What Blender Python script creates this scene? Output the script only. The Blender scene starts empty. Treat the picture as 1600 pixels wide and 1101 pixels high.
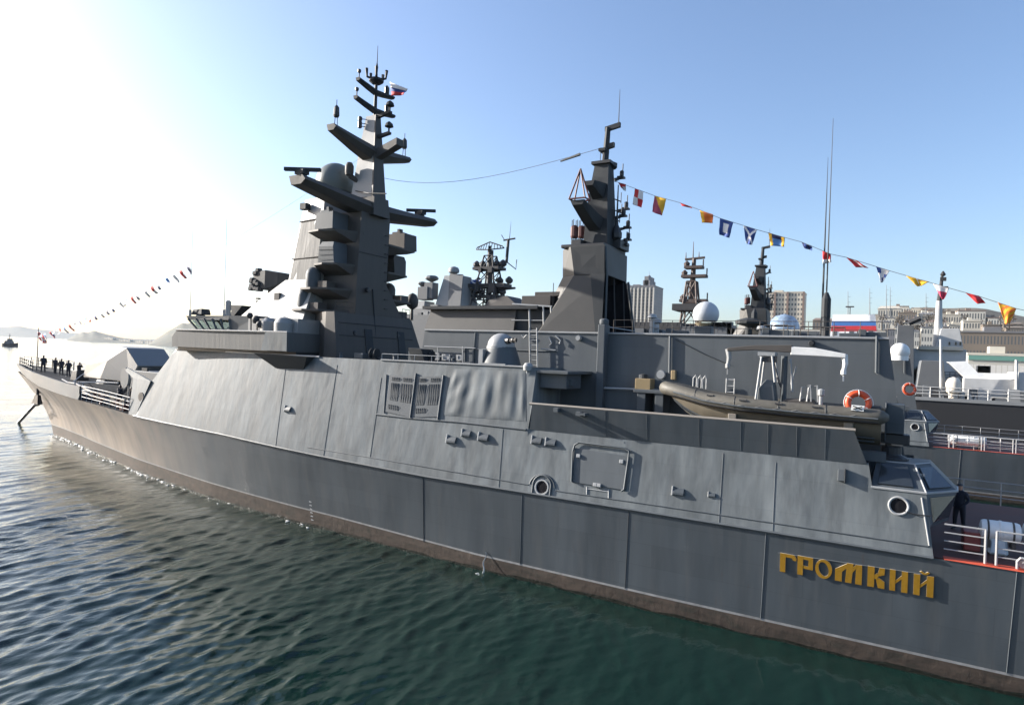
import bpy, bmesh, math, random
import numpy as np
from mathutils import Vector, Matrix
R = math.radians
SC = bpy.context.scene
COL = SC.collection
random.seed(7)

# ------------------------------------------------------------------ camera
# metres; X runs aft along the ship (bow at -X), Y away from the viewer, Z up, water at Z = 0
W0, H0, FPX = 1600.0, 1101.0, 1012.0
CAM = np.array([0.0, 0.0, 10.5])
def cam_axes(yaw=30.05, pitch=0.35, roll=2.35):
    y, p, r = R(yaw), R(pitch), R(roll)
    F = np.array([-math.sin(y)*math.cos(p), math.cos(y)*math.cos(p), math.sin(p)])
    R0 = np.array([math.cos(y), math.sin(y), 0.0]); U0 = np.cross(R0, F)
    return F, math.cos(r)*R0 + math.sin(r)*U0, math.cos(r)*U0 - math.sin(r)*R0
CF, CR, CU = cam_axes()
cd = bpy.data.cameras.new('camera'); cam = bpy.data.objects.new('camera', cd); COL.objects.link(cam)
cd.sensor_width = 36.0; cd.lens = FPX/W0*36.0; cd.clip_start = 0.1; cd.clip_end = 40000
M4 = Matrix(((CR[0], CU[0], -CF[0], CAM[0]), (CR[1], CU[1], -CF[1], CAM[1]), (CR[2], CU[2], -CF[2], CAM[2]), (0, 0, 0, 1)))
cam.matrix_world = M4
SC.camera = cam
# surveying helpers: the sight line of a photo point met with a real plane of the ship
def ray(px, py): return CF + CR*(px - W0/2)/FPX - CU*(py - H0/2)/FPX
def onY(px, py, Y): d = ray(px, py); return tuple(CAM + d*(Y - CAM[1])/d[1])
def onX(px, py, X): d = ray(px, py); return tuple(CAM + d*(X - CAM[0])/d[0])
def onZ(px, py, Z): d = ray(px, py); return tuple(CAM + d*(Z - CAM[2])/d[2])

# ------------------------------------------------------------------ light
SUN_EL, SUN_AZ = 19.0, 10.0          # elevation; degrees to port of the bow direction
sd = Vector((-math.cos(R(SUN_EL))*math.cos(R(SUN_AZ)), -math.cos(R(SUN_EL))*math.sin(R(SUN_AZ)), math.sin(R(SUN_EL))))
wd = bpy.data.worlds.new('World'); SC.world = wd; wd.use_nodes = True
nt = wd.node_tree; bg = nt.nodes['Background']
sky = nt.nodes.new('ShaderNodeTexSky'); sky.sky_type = 'NISHITA'; sky.sun_disc = False
sky.sun_elevation = R(SUN_EL); sky.sun_rotation = math.atan2(sd.x, sd.y)
sky.air_density = 1.0; sky.dust_density = 1.7; sky.ozone_density = 3.0; sky.altitude = 0
tint = nt.nodes.new('ShaderNodeMix'); tint.data_type = 'RGBA'; tint.blend_type = 'MULTIPLY'; tint.inputs[0].default_value = 1; tint.inputs[7].default_value = (1.0, .95, .96, 1)
nt.links.new(sky.outputs[0], tint.inputs[6]); nt.links.new(tint.outputs[2], bg.inputs[0]); bg.inputs[1].default_value = 0.114
sl = bpy.data.lights.new('sun', 'SUN'); sl.energy = 5.0; sl.angle = R(0.6); sl.color = (1.0, 0.94, 0.86)
so = bpy.data.objects.new('sun', sl); COL.objects.link(so)
so.rotation_euler = sd.to_track_quat('Z', 'Y').to_euler(); so.location = (-60, -10, 60)
SC.view_settings.view_transform = 'Standard'; SC.view_settings.look = 'None'
SC.view_settings.exposure = 1.33; SC.view_settings.gamma = 1.0
SC.cycles.max_bounces = 6; SC.cycles.volume_bounces = 0
SC.cycles.use_denoising = True
SC.cycles.sample_clamp_indirect = 4.0

# ------------------------------------------------------------------ materials
MATS = {}
def mat(name, col, rough=0.55, metal=0.0, var=0.0, scale=1.0, stretch=(1, 1, 1), bump=0.0, bscale=1.0, bstretch=(1, 1, 1), spec=0.5, stain=None, emit=None, bdist=0.05, plates=None):
    if name in MATS: return MATS[name]
    col = tuple(min(.85, c*1.2) for c in col)
    m = bpy.data.materials.new(name); m.use_nodes = True; t = m.node_tree
    b = t.nodes['Principled BSDF']
    b.inputs['Base Color'].default_value = (*col, 1); b.inputs['Roughness'].default_value = rough
    b.inputs['Metallic'].default_value = metal; b.inputs['Specular IOR Level'].default_value = spec
    tc = t.nodes.new('ShaderNodeTexCoord')
    last = None
    def noise(sc, st, detail=4.0, rough_=0.6):
        mp = t.nodes.new('ShaderNodeMapping'); mp.inputs['Scale'].default_value = st
        n = t.nodes.new('ShaderNodeTexNoise'); n.inputs['Scale'].default_value = sc; n.inputs['Detail'].default_value = detail; n.inputs['Roughness'].default_value = rough_
        t.links.new(tc.outputs['Object'], mp.inputs[0]); t.links.new(mp.outputs[0], n.inputs['Vector']); return n
    if var > 0:
        n = noise(scale, stretch)
        mr = t.nodes.new('ShaderNodeMapRange'); mr.inputs['From Min'].default_value = 0.28; mr.inputs['From Max'].default_value = 0.72
        mr.inputs['To Min'].default_value = 1 - var; mr.inputs['To Max'].default_value = 1 + var
        t.links.new(n.outputs[0], mr.inputs[0])
        mx = t.nodes.new('ShaderNodeMix'); mx.data_type = 'RGBA'; mx.blend_type = 'MULTIPLY'; mx.inputs[0].default_value = 1
        mx.inputs[6].default_value = (*col, 1); t.links.new(mr.outputs[0], mx.inputs[7]); last = mx.outputs[2]
        mr2 = t.nodes.new('ShaderNodeMapRange'); mr2.inputs['To Min'].default_value = max(.05, rough-.12); mr2.inputs['To Max'].default_value = min(1, rough+.12)
        t.links.new(n.outputs[0], mr2.inputs[0]); t.links.new(mr2.outputs[0], b.inputs['Roughness'])
    if plates:
        pw, ph, pa = plates
        sp = t.nodes.new('ShaderNodeSeparateXYZ'); cb = t.nodes.new('ShaderNodeCombineXYZ'); t.links.new(tc.outputs['Object'], sp.inputs[0]); t.links.new(sp.outputs[0], cb.inputs[0]); t.links.new(sp.outputs[2], cb.inputs[1])
        br = t.nodes.new('ShaderNodeTexBrick'); br.inputs['Scale'].default_value = 1; br.inputs['Brick Width'].default_value = pw; br.inputs['Row Height'].default_value = ph; br.inputs['Mortar Size'].default_value = .018; br.inputs['Mortar Smooth'].default_value = .6
        br.inputs['Color1'].default_value = (1-pa,)*3+(1,); br.inputs['Color2'].default_value = (1+pa,)*3+(1,); br.inputs['Mortar'].default_value = (1-pa*2.2,)*3+(1,); t.links.new(cb.outputs[0], br.inputs['Vector'])
        mx = t.nodes.new('ShaderNodeMix'); mx.data_type = 'RGBA'; mx.blend_type = 'MULTIPLY'; mx.inputs[0].default_value = 1
        if last: t.links.new(last, mx.inputs[6])
        else: mx.inputs[6].default_value = (*col, 1)
        t.links.new(br.outputs['Color'], mx.inputs[7]); last = mx.outputs[2]
    for st_ in (stain if isinstance(stain, list) else [stain] if stain else []):
        scol, sscale, sstretch, lo, hi, amt = st_
        n = noise(sscale, sstretch, 5.0, 0.65)
        mr = t.nodes.new('ShaderNodeMapRange'); mr.inputs['From Min'].default_value = lo; mr.inputs['From Max'].default_value = hi
        mr.inputs['To Max'].default_value = amt
        t.links.new(n.outputs[0], mr.inputs[0])
        mx = t.nodes.new('ShaderNodeMix'); mx.data_type = 'RGBA'
        t.links.new(mr.outputs[0], mx.inputs[0])
        if last: t.links.new(last, mx.inputs[6])
        else: mx.inputs[6].default_value = (*col, 1)
        mx.inputs[7].default_value = (*scol, 1); last = mx.outputs[2]
    if last: t.links.new(last, b.inputs['Base Color'])
    if bump > 0:
        n = noise(bscale, bstretch, 3.0, 0.5)
        bp = t.nodes.new('ShaderNodeBump'); bp.inputs['Strength'].default_value = bump; bp.inputs['Distance'].default_value = bdist
        t.links.new(n.outputs[0], bp.inputs['Height']); t.links.new(bp.outputs[0], b.inputs['Normal'])
    if emit:
        b.inputs['Emission Color'].default_value = (*emit[0], 1); b.inputs['Emission Strength'].default_value = emit[1]
    MATS[name] = m; return m
STK = (1.1, 1.1, 0.12)
GREY = mat('ship_grey_paint', (.104, .116, .121), .62, spec=.22, plates=(2.6, 1.25, .04), var=.3, scale=1.3, stretch=STK, bump=.5, bscale=.7, bstretch=(1, 1, .45), bdist=.12, stain=[((.068, .075, .08), 1.0, (2.2, 2.2, .1), .5, .7, .55), ((.1, .075, .055), 1.0, (6.5, 6.5, .4), .68, .82, .4), ((.16, .17, .175), 1.6, (1, 1, .7), .58, .72, .35)])
GREYB = mat('ship_grey_plate', (.07, .079, .086), .58, spec=.25, plates=(3.1, 1.4, .03), var=.10, scale=1.6, stretch=STK, bump=.2, bscale=1.1, bdist=.05)
HULLM = mat('hull_grey_paint', (.052, .0615, .07), .5, spec=.3, plates=(2.9, .95, .05), var=.16, scale=1.0, stretch=(1, 1, .1), bump=.35, bscale=.5, bstretch=(1, 1, .35), bdist=.1, stain=[((.1, .102, .102), .8, (1.8, 1.8, .1), .5, .74, .5), ((.075, .038, .022), 1.0, (5.5, 5.5, .35), .66, .8, .55), ((.15, .155, .155), 2.6, (.6, 1, 1.6), .68, .78, .35)])
def water_glow(m):
    # sun glow off the water painted into the fore hull colour, in slanting runs
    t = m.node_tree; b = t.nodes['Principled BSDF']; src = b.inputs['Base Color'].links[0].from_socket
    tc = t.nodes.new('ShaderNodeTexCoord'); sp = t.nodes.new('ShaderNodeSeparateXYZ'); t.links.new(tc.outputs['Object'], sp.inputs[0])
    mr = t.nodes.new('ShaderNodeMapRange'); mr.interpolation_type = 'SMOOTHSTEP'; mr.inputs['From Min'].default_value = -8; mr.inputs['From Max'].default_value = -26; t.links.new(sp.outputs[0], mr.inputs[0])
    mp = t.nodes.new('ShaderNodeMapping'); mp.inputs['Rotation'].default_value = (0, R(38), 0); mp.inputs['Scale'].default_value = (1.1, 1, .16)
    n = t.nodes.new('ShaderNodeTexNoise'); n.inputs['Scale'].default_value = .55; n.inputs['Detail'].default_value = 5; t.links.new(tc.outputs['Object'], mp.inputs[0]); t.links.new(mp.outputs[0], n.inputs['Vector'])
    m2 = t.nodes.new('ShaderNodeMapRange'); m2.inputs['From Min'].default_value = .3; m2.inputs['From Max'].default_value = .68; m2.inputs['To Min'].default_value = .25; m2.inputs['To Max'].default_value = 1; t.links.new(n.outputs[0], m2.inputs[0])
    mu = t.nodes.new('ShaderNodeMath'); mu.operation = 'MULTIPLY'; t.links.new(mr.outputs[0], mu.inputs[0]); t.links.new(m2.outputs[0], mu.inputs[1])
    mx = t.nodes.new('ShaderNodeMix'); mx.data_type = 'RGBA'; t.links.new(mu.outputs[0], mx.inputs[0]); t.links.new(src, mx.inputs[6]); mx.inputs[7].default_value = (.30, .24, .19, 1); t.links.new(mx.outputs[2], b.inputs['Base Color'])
HULLB = mat('hull_grey_worn_water_glow', (.052, .0615, .07), .5, spec=.3, plates=(2.9, .95, .05), var=.16, scale=1.0, stretch=(1, 1, .1), bump=.35, bscale=.5, bstretch=(1, 1, .35), bdist=.1, stain=[((.1, .102, .102), .8, (1.8, 1.8, .1), .5, .74, .5), ((.075, .038, .022), 1.0, (5.5, 5.5, .35), .66, .8, .55), ((.15, .155, .155), 2.6, (.6, 1, 1.6), .68, .78, .35)])
water_glow(HULLB)
BOOT = mat('boot_topping_fouled_brown', (.047, .034, .026), .75, var=.4, scale=1.2, stretch=(.6, 1, 2.5), bump=.4, bscale=3, stain=((.025, .026, .02), 1.5, (1, 1, 2), .5, .7, .7))
WEED = mat('weed_waterline', (.012, .013, .009), .5, var=.4, scale=3, stretch=(.5, 1, 3), bump=.5, bscale=6)
BOOTL = mat('boot_line_pale', (.2, .2, .2), .6, var=.25, scale=3.0)
DARKG = mat('dark_grey_paint', (.028, .031, .034), .6, spec=.2, var=.12, scale=1.5, stretch=STK, bump=.2, bscale=1.0)
MASTG = mat('mast_grey_paint', (.062, .056, .051), .6, spec=.25, var=.12, scale=1.5, stretch=STK, bump=.2, bscale=1.2)
RAM = mat('dark_absorber_panel', (.075, .077, .076), .7, var=.14, scale=2.2, stretch=(1.4, 1.4, .1), bump=.3, bscale=3, bstretch=(1, 1, .1))
FUNG = mat('funnel_grey', (.042, .04, .037), .6, var=.15, scale=1.0, bump=.2, bscale=1.0)
BLACK = mat('soot_black', (.010, .010, .012), .8, spec=.05, var=.2, scale=2)
LITE = mat('light_grey_trim', (.25, .255, .255), .45, var=.08, scale=3)
WHITE = mat('white_paint', (.6, .6, .58), .45, var=.08, scale=3)
RAILM = mat('white_rail_paint', (.27, .27, .27), .4)
DECKM = mat('dark_deck_coating', (.022, .025, .03), .95, spec=.04, var=.25, scale=1.2)
FDECK = mat('red_flight_deck', (.07, .026, .02), .8, var=.2, scale=1.0)
REDL = mat('orange_red_deck_edge', (.42, .06, .025), .6, var=.15, scale=2)
GLASS = mat('dark_glass', (.02, .025, .03), .06, spec=.8)
BLKP = mat('black_fitting', (.02, .02, .022), .5)
RUBBER = mat('olive_rubber_tube', (.075, .069, .056), .6, var=.15, scale=4, bump=.1, bscale=6)
RIBH = mat('olive_grp_hull', (.12, .105, .08), .4, var=.1, scale=2)
ORANGE = mat('lifebuoy_orange', (.5, .06, .015), .45, var=.08, scale=6)
GOLD = mat('gold_letter_face', (.30, .16, .014), .4, metal=.25, var=.12, scale=8)
STEEL = mat('bare_steel', (.4, .4, .4), .35, metal=.7)
ROPE = mat('rope', (.12, .12, .12), .8)
RUST = mat('rust_brown', (.13, .065, .035), .8, var=.3, scale=5)
CLOTH = mat('dark_uniform', (.014, .014, .02), .85, var=.2, scale=8)
CLOTH2 = mat('dark_brown_coat', (.03, .02, .02), .85, var=.2, scale=8)
SKIN = mat('skin', (.4, .22, .15), .6)

# ------------------------------------------------------------------ mesh helper
class MB:
    def __init__(s): s.v = []; s.f = []; s.m = []
    def add(s, vs, fs, mi=0):
        n = len(s.v); s.v += [tuple(map(float, p)) for p in vs]
        for f in fs: s.f.append([i + n for i in f]); s.m.append(mi)
        return s
    def hexa(s, p, mi=0):      # p: 4 bottom ccw, 4 top
        return s.add(p, [(3, 2, 1, 0), (4, 5, 6, 7), (0, 1, 5, 4), (1, 2, 6, 5), (2, 3, 7, 6), (3, 0, 4, 7)], mi)
    def box(s, x0, x1, y0, y1, z0, z1, mi=0):
        return s.hexa([(x0, y0, z0), (x1, y0, z0), (x1, y1, z0), (x0, y1, z0), (x0, y0, z1), (x1, y0, z1), (x1, y1, z1), (x0, y1, z1)], mi)
    def taper(s, b, t, z0, z1, mi=0):   # b,t = (x0,x1,y0,y1)
        return s.hexa([(b[0], b[2], z0), (b[1], b[2], z0), (b[1], b[3], z0), (b[0], b[3], z0), (t[0], t[2], z1), (t[1], t[2], z1), (t[1], t[3], z1), (t[0], t[3], z1)], mi)
    def loft(s, loops, mi=0, caps=True):
        n = len(loops[0]); vs = [p for l in loops for p in l]; fs = []
        for a in range(len(loops)-1):
            for i in range(n):
                j = (i+1) % n; fs.append((a*n+i, a*n+j, (a+1)*n+j, (a+1)*n+i))
        if caps: fs.append(tuple(range(n-1, -1, -1))); fs.append(tuple((len(loops)-1)*n+i for i in range(n)))
        return s.add(vs, fs, mi)
    def ext(s, poly, vec, mi=0):
        q = [tuple(np.array(p)+np.array(vec)) for p in poly]; return s.loft([list(poly), q], mi)
    def tube(s, pts, r, n=6, mi=0):
        pts = [np.array(p, float) for p in pts]
        if not hasattr(r, '__len__'): r = [r]*len(pts)
        loops = []; up = None
        for i, p in enumerate(pts):
            d = (pts[min(i+1, len(pts)-1)] - pts[max(i-1, 0)]); d = d/(np.linalg.norm(d)+1e-9)
            if up is None:
                a = np.array([0, 0, 1.0]) if abs(d[2]) < .9 else np.array([1.0, 0, 0])
            else: a = up
            u = np.cross(a, d); u /= np.linalg.norm(u)+1e-9; w = np.cross(d, u); up = w
            loops.append([tuple(p + r[i]*(math.cos(2*math.pi*k/n)*u + math.sin(2*math.pi*k/n)*w)) for k in range(n)])
        return s.loft(loops, mi)
    def lathe(s, c, prof, n=20, mi=0, axis='z'):
        loops = []
        for r, h in prof:
            l = []
            for k in range(n):
                a = 2*math.pi*k/n; x, y = r*math.cos(a), r*math.sin(a)
                l.append({'z': (c[0]+x, c[1]+y, c[2]+h), 'y': (c[0]+x, c[1]+h, c[2]+y), 'x': (c[0]+h, c[1]+x, c[2]+y)}[axis])
            loops.append(l)
        return s.loft(loops, mi)
    def dome(s, c, r, h0=-.4, n=20, k=9, mi=0, sq=1.0):
        prof = []
        for i in range(k+1):
            a = math.asin(h0) + (math.pi/2 - math.asin(h0))*i/k
            prof.append((max(r*math.cos(a), .004), r*math.sin(a)*sq))
        return s.lathe(c, prof, n, mi)
    def torus(s, c, R0, r, axis=(0, 1, 0), n=28, k=8, mi=0):
        ax = Vector(axis).normalized(); q = ax.to_track_quat('Z', 'Y'); loops = []
        for i in range(n):
            a = 2*math.pi*i/n; l = []
            for j in range(k):
                b = 2*math.pi*j/k
                l.append(tuple(Vector(c) + q @ Vector(((R0+r*math.cos(b))*math.cos(a), (R0+r*math.cos(b))*math.sin(a), r*math.sin(b)))))
            loops.append(l)
        loops.append(loops[0]); return s.loft(loops, mi, caps=False)
    def grid(s, fn, nu, nv, mi=0, mfn=None):
        n = len(s.v)
        for i in range(nu+1):
            for j in range(nv+1): s.v.append(tuple(map(float, fn(i/nu, j/nv))))
        for i in range(nu):
            for j in range(nv):
                a = n+i*(nv+1)+j; s.f.append([a, a+nv+1, a+nv+2, a+1]); s.m.append(mfn((i+.5)/nu, (j+.5)/nv) if mfn else mi)
        return s
    def build(s, name, mats, parent=None, smooth=0, bevel=0, loc=None, recalc=True):
        if not isinstance(mats, (list, tuple)): mats = [mats]
        org = Vector(parent['_o']) if parent is not None else Vector(loc if loc is not None else s.v[0])
        me = bpy.data.meshes.new(name)
        me.from_pydata([(p[0]-org.x, p[1]-org.y, p[2]-org.z) for p in s.v], [], s.f)
        for m in mats: me.materials.append(m)
        me.polygons.foreach_set('material_index', s.m)
        if recalc:
            bm = bmesh.new(); bm.from_mesh(me); bmesh.ops.remove_doubles(bm, verts=bm.verts, dist=1e-5)
            bmesh.ops.recalc_face_normals(bm, faces=bm.faces); bm.to_mesh(me); bm.free()
        o = bpy.data.objects.new(name, me); COL.objects.link(o)
        if smooth:
            for p in me.polygons: p.use_smooth = True
            me.set_sharp_from_angle(angle=R(smooth))
        if bevel:
            b = o.modifiers.new('bevel', 'BEVEL'); b.width = bevel; b.segments = 1; b.limit_method = 'ANGLE'; b.angle_limit = R(35)
        if parent is not None: o.parent = parent; o['_o'] = tuple(org)
        else: o.location = org; o['_o'] = tuple(org)
        return o
def tag(o, label, cat, group=None, kind=None):
    o['label'] = label; o['category'] = cat
    if group: o['group'] = group
    if kind: o['kind'] = kind
    return o
def thing(name, loc, label, cat, group=None):
    o = bpy.data.objects.new(name, None); COL.objects.link(o); o.location = loc; o['_o'] = tuple(loc)
    o.empty_display_size = .5
    return tag(o, label, cat, group)
def structure(o): o['kind'] = 'structure'; return o
def lerp(a, b, t): return a+(b-a)*t
def smooth(a, b, x): t = min(1, max(0, (x-a)/(b-a))); return t*t*(3-2*t)
# ------------------------------------------------------------------ water
def make_water():
    rng = np.random.default_rng(3)
    az = np.concatenate([np.arange(-180, -84, 4.0), np.arange(-84, -72, .4), np.arange(-72, 8, .12), np.arange(8, 34, .4), np.arange(34, 180, 4.0)])  # from +Y toward +X (deg)
    rr = [3.0]
    while rr[-1] < 30000: rr.append(rr[-1]*(1.008 if rr[-1] < 11 else 1.0042 if rr[-1] < 95 else 1.01 if rr[-1] < 500 else 1.06))
    rr = np.array(rr); A, RR = np.meshgrid(np.radians(az), rr, indexing='ij')
    X = RR*np.sin(A); Y = RR*np.cos(A); Z = np.zeros_like(X)
    XX = X.copy(); YY = Y.copy()
    # wind lanes; calmer water in the lee of the hull
    shelter = 1 - np.clip((X + 38)/32, 0, 1)**1.3*.74
    shelter = np.where(Y > 45, .5, shelter) + .22*np.exp(-((X+21)/9)**2-((Y-15)/7)**2)
    wd_ = math.radians(186)
    for i in range(80):
        lam = 0.32*(5.0/0.32)**(i/79.0)*rng.uniform(.9, 1.1); th = wd_ + rng.normal(0, .3)
        k = 2*math.pi/lam; amp = (.0036 if lam > 1.3 else .0066)*lam*rng.uniform(.5, 1.3)
        if lam > 2.2: amp *= .42
        ph = rng.uniform(0, 6.28)
        arg = k*(X*math.cos(th) + Y*math.sin(th)) + ph
        fade = np.clip((lam*85 - RR)/(lam*40), 0, 1)*np.clip(shelter + .12*min(1, 0), 0, 1)
        Z += amp*fade*np.cos(arg); q = .8*amp*fade*np.sin(arg)
        XX -= q*math.cos(th); YY -= q*math.sin(th)
    na, nr = X.shape
    verts = np.stack([XX, YY, Z], -1).reshape(-1, 3)
    i, j = np.meshgrid(np.arange(na), np.arange(nr-1), indexing='ij'); i2 = (i+1) % na
    faces = np.stack([i*nr+j, i2*nr+j, i2*nr+j+1, i*nr+j+1], -1).reshape(-1, 4)[:, ::-1]
    me = bpy.data.meshes.new('water'); me.vertices.add(len(verts)); me.vertices.foreach_set('co', verts.ravel())
    me.loops.add(faces.size); me.loops.foreach_set('vertex_index', faces.ravel().astype(np.int32))
    me.polygons.add(len(faces)); me.polygons.foreach_set('loop_start', np.arange(0, faces.size, 4, dtype=np.int32))
    me.polygons.foreach_set('use_smooth', np.ones(len(faces), dtype=bool)); me.update(); me.validate()
    # close the hole under the viewer
    m = bpy.data.materials.new('harbour_water'); m.use_nodes = True; t = m.node_tree; b = t.nodes['Principled BSDF']
    b.inputs['Base Color'].default_value = (.004, .015, .013, 1); b.inputs['Roughness'].default_value = .1; b.inputs['IOR'].default_value = 1.333
    tc = t.nodes.new('ShaderNodeTexCoord')
    def nz(sc, st, det, rot=0):
        mp = t.nodes.new('ShaderNodeMapping'); mp.inputs['Scale'].default_value = st; mp.inputs['Rotation'].default_value = (0, 0, rot)
        n = t.nodes.new('ShaderNodeTexNoise'); n.inputs['Scale'].default_value = sc; n.inputs['Detail'].default_value = det
        t.links.new(tc.outputs['Object'], mp.inputs[0]); t.links.new(mp.outputs[0], n.inputs['Vector']); return n
    n1 = nz(3.0, (1, .42, 1), 4, R(6)); n2 = nz(.22, (1, .5, 1), 3, R(60))
    b1 = t.nodes.new('ShaderNodeBump'); b1.inputs['Distance'].default_value = .1; b1.inputs['Strength'].default_value = .35
    # roughness of the ripples follows the lee of the hull (object X) and cat's-paws
    sep = t.nodes.new('ShaderNodeSeparateXYZ'); t.links.new(tc.outputs['Object'], sep.inputs[0])
    mr = t.nodes.new('ShaderNodeMapRange'); mr.inputs['From Min'].default_value = -40; mr.inputs['From Max'].default_value = -8
    mr.inputs['To Min'].default_value = .62; mr.inputs['To Max'].default_value = .26; t.links.new(sep.outputs[0], mr.inputs[0])
    mu = t.nodes.new('ShaderNodeMath'); mu.operation = 'MULTIPLY'; t.links.new(mr.outputs[0], mu.inputs[0]); 
    mr3 = t.nodes.new('ShaderNodeMapRange'); mr3.inputs['From Min'].default_value = .35; mr3.inputs['From Max'].default_value = .65; mr3.inputs['To Min'].default_value = .5; mr3.inputs['To Max'].default_value = 1.3
    t.links.new(n2.outputs[0], mr3.inputs[0]); t.links.new(mr3.outputs[0], mu.inputs[1]); t.links.new(mu.outputs[0], b1.inputs['Strength'])
    t.links.new(n1.outputs[0], b1.inputs['Height']); t.links.new(b1.outputs[0], b.inputs['Normal'])
    # turbid green patches
    mx = t.nodes.new('ShaderNodeMix'); mx.data_type = 'RGBA'; mx.inputs[6].default_value = (.003, .015, .0125, 1); mx.inputs[7].default_value = (.006, .022, .018, 1)
    n3 = nz(.05, (1, 1, 1), 2); t.links.new(n3.outputs[0], mx.inputs[0]); t.links.new(mx.outputs[2], b.inputs['Base Color'])
    me.materials.append(m)
    o = bpy.data.objects.new('water', me); COL.objects.link(o); o['kind'] = 'structure'
make_water()

# ------------------------------------------------------------------ far shore and city ground
def hill(name, mat_, ridge, Yd, depth, base=-1.0, rough=1.0, seed=1, nu=80, nv=10):
    """ridge: (px, py) skyline points of the landform standing at distance Yd; falls away to the back and the front."""
    P = [onY(x, y, Yd) for x, y in ridge]; xs = [p[0] for p in P]; zs = [p[2] for p in P]
    rng = np.random.default_rng(seed); ph = rng.uniform(0, 6.28, 12)
    def fn(u, v):
        X = lerp(xs[0], xs[-1], u); z = float(np.interp(X, xs, zs)); a = (v-.5)*2
        k = (1-abs(a)**1.3); L = abs(xs[-1]-xs[0])
        n = sum(math.sin((i+2)*9*u+ph[i]+3*v*(i % 3))/(i+2) for i in range(9))
        return (X*(1+a*depth/Yd*.5), Yd+a*depth*.5, base+(z-base)*k*(1+.08*rough*n*k) )
    o = MB().grid(fn, nu, nv).build(name, mat_, smooth=60, loc=P[0]); return structure(o)
FARH = mat('wooded_hill', (.05, .055, .04), .9, var=.4, scale=.01, stain=((.16, .13, .09), .02, (1, 1, 1), .5, .65, .7))
CITYH = mat('city_hill_ground', (.10, .085, .06), .9, var=.4, scale=.05)
hill('far_hills', FARH, [(-200, 505), (-60, 506), (0, 510), (30, 510), (60, 515), (90, 518), (130, 521), (170, 528), (260, 530)], 4200, 1600, seed=2)
hill('island_hill', FARH, [(95, 538), (110, 527), (128, 519), (145, 517), (160, 521), (180, 525), (205, 530), (240, 532), (262, 536)], 1500, 300, seed=3)
hill('headland', FARH, [(232, 537), (255, 523), (272, 512), (295, 503), (330, 497), (380, 495), (430, 510), (470, 540)], 1150, 300, seed=5)
hill('city_hill', CITYH, [(940, 560), (1040, 545), (1180, 535), (1290, 510), (1370, 488), (1430, 474), (1500, 480), (1560, 497), (1640, 505), (1800, 510), (2000, 520), (2300, 560)], 760, 420, seed=6)
# ------------------------------------------------------------------ the warship
def yc(X): return 33.0 + (4.0*((-30-X)/55)**1.4 if X < -30 else 0.0)
def hK(X): return 6.5*max(0.0, 1-((-22-X)/68)**2.2) if X < -22 else 6.5 - (0.6*((X-8)/20)**2 if X > 8 else 0)
WLX = [-79, -74, -68, -62.8, -51.5, -39.6, -27.3, -17, -8, 4, 28]; WLH = [0.02, .45, 1.25, 2.15, 3.85, 5.05, 5.65, 6.1, 6.2, 6.0, 5.2]
def hW(X): return float(np.interp(X, WLX, WLH))
def zK(X): return float(np.interp(X, [-90, -82, -75, -65, -55, -49, -37, -28, -20, 30], [6.6, 5.97, 5.45, 5.2, 5.05, 4.83, 4.72, 4.42, 4.22, 4.22]))
STZ = [-1.5, 0, .7, 1.7, 3.5, 4.2, 5.25, 5.97, 6.6, 7.2]; STX = [-77.5, -78.8, -79.2, -80.2, -82.4, -84.3, -86.4, -87.8, -89.2, -90.3]
def stemX(z): return float(np.interp(z, STZ, STX))
SH = thing('warship', (-30, 33, 0), 'large grey warship moored in the foreground with gold letters on its near side', 'warship')
def hull_part():
    mb = MB(); ns = 150; XT = 27.0
    zb = lambda X: float(np.interp(X, [-80, -60, -40, -27, -17, 30], [1.0, 1.05, 1.05, .95, .72, .62]))
    ss = (np.linspace(0, 1, ns+1))**1.15
    def rowpt(s, j, sgn):
        Xk = lerp(stemX(5.95)+.6, XT, s); Z = zK(Xk); b = zb(Xk)
        wz = .13+.05*math.sin(Xk*1.7)+.035*math.sin(Xk*4.3+1)+.03*math.sin(Xk*.37); zl = [-1.5, wz, b, b+.09] + [lerp(b+.09, Z, q) for q in (.16, .33, .5, .68, .85, 1.0)]
        z = zl[j]; d = stemX(z)-stemX(5.95)
        X = Xk + d*max(0, 1-(s*117)/24.0)**1.6
        w = max(0, z/Z); pw = lerp(1.0, 1.75, smooth(-30, -62, Xk))
        h = lerp(hW(X), hK(Xk), w**pw if z > 0 else 0)
        if s == 0: h = .03
        if z < 0: h *= .93
        return (X, yc(X)+sgn*h, z)
    mi = [3, 0, 1] + [2]*6
    for sgn in (-1, 1):
        mb.grid(lambda u, v: rowpt(ss[round(u*ns)], round(v*9), sgn), ns, 9, mfn=lambda u, v: mi[int(v*9)])
    # transom
    tr = [rowpt(1, j, -1) for j in range(10)] + [rowpt(1, j, 1) for j in range(9, -1, -1)]
    mb.add(tr, [tuple(range(20))], 2)
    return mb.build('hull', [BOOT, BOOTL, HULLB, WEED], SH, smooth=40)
HULL = hull_part()
def plate(name, y_off, xs, z0f, z1f, w, t, material, parent):
    pass
def seam(px0, py0, px1, py1, Y, parent, w=.035, out=.02, name='weld_seam', m=None, back=.05):
    a = np.array(onY(px0, py0, Y)); b = np.array(onY(px1, py1, Y))
    return MB().tube([a, b], w, 4).build(name, m or HULLM, parent)
def hull_h(X, z):  # half breadth of the hull side at height z aft of the flare
    return lerp(hW(X), hK(X), max(0, min(1, z/zK(X))))
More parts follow.
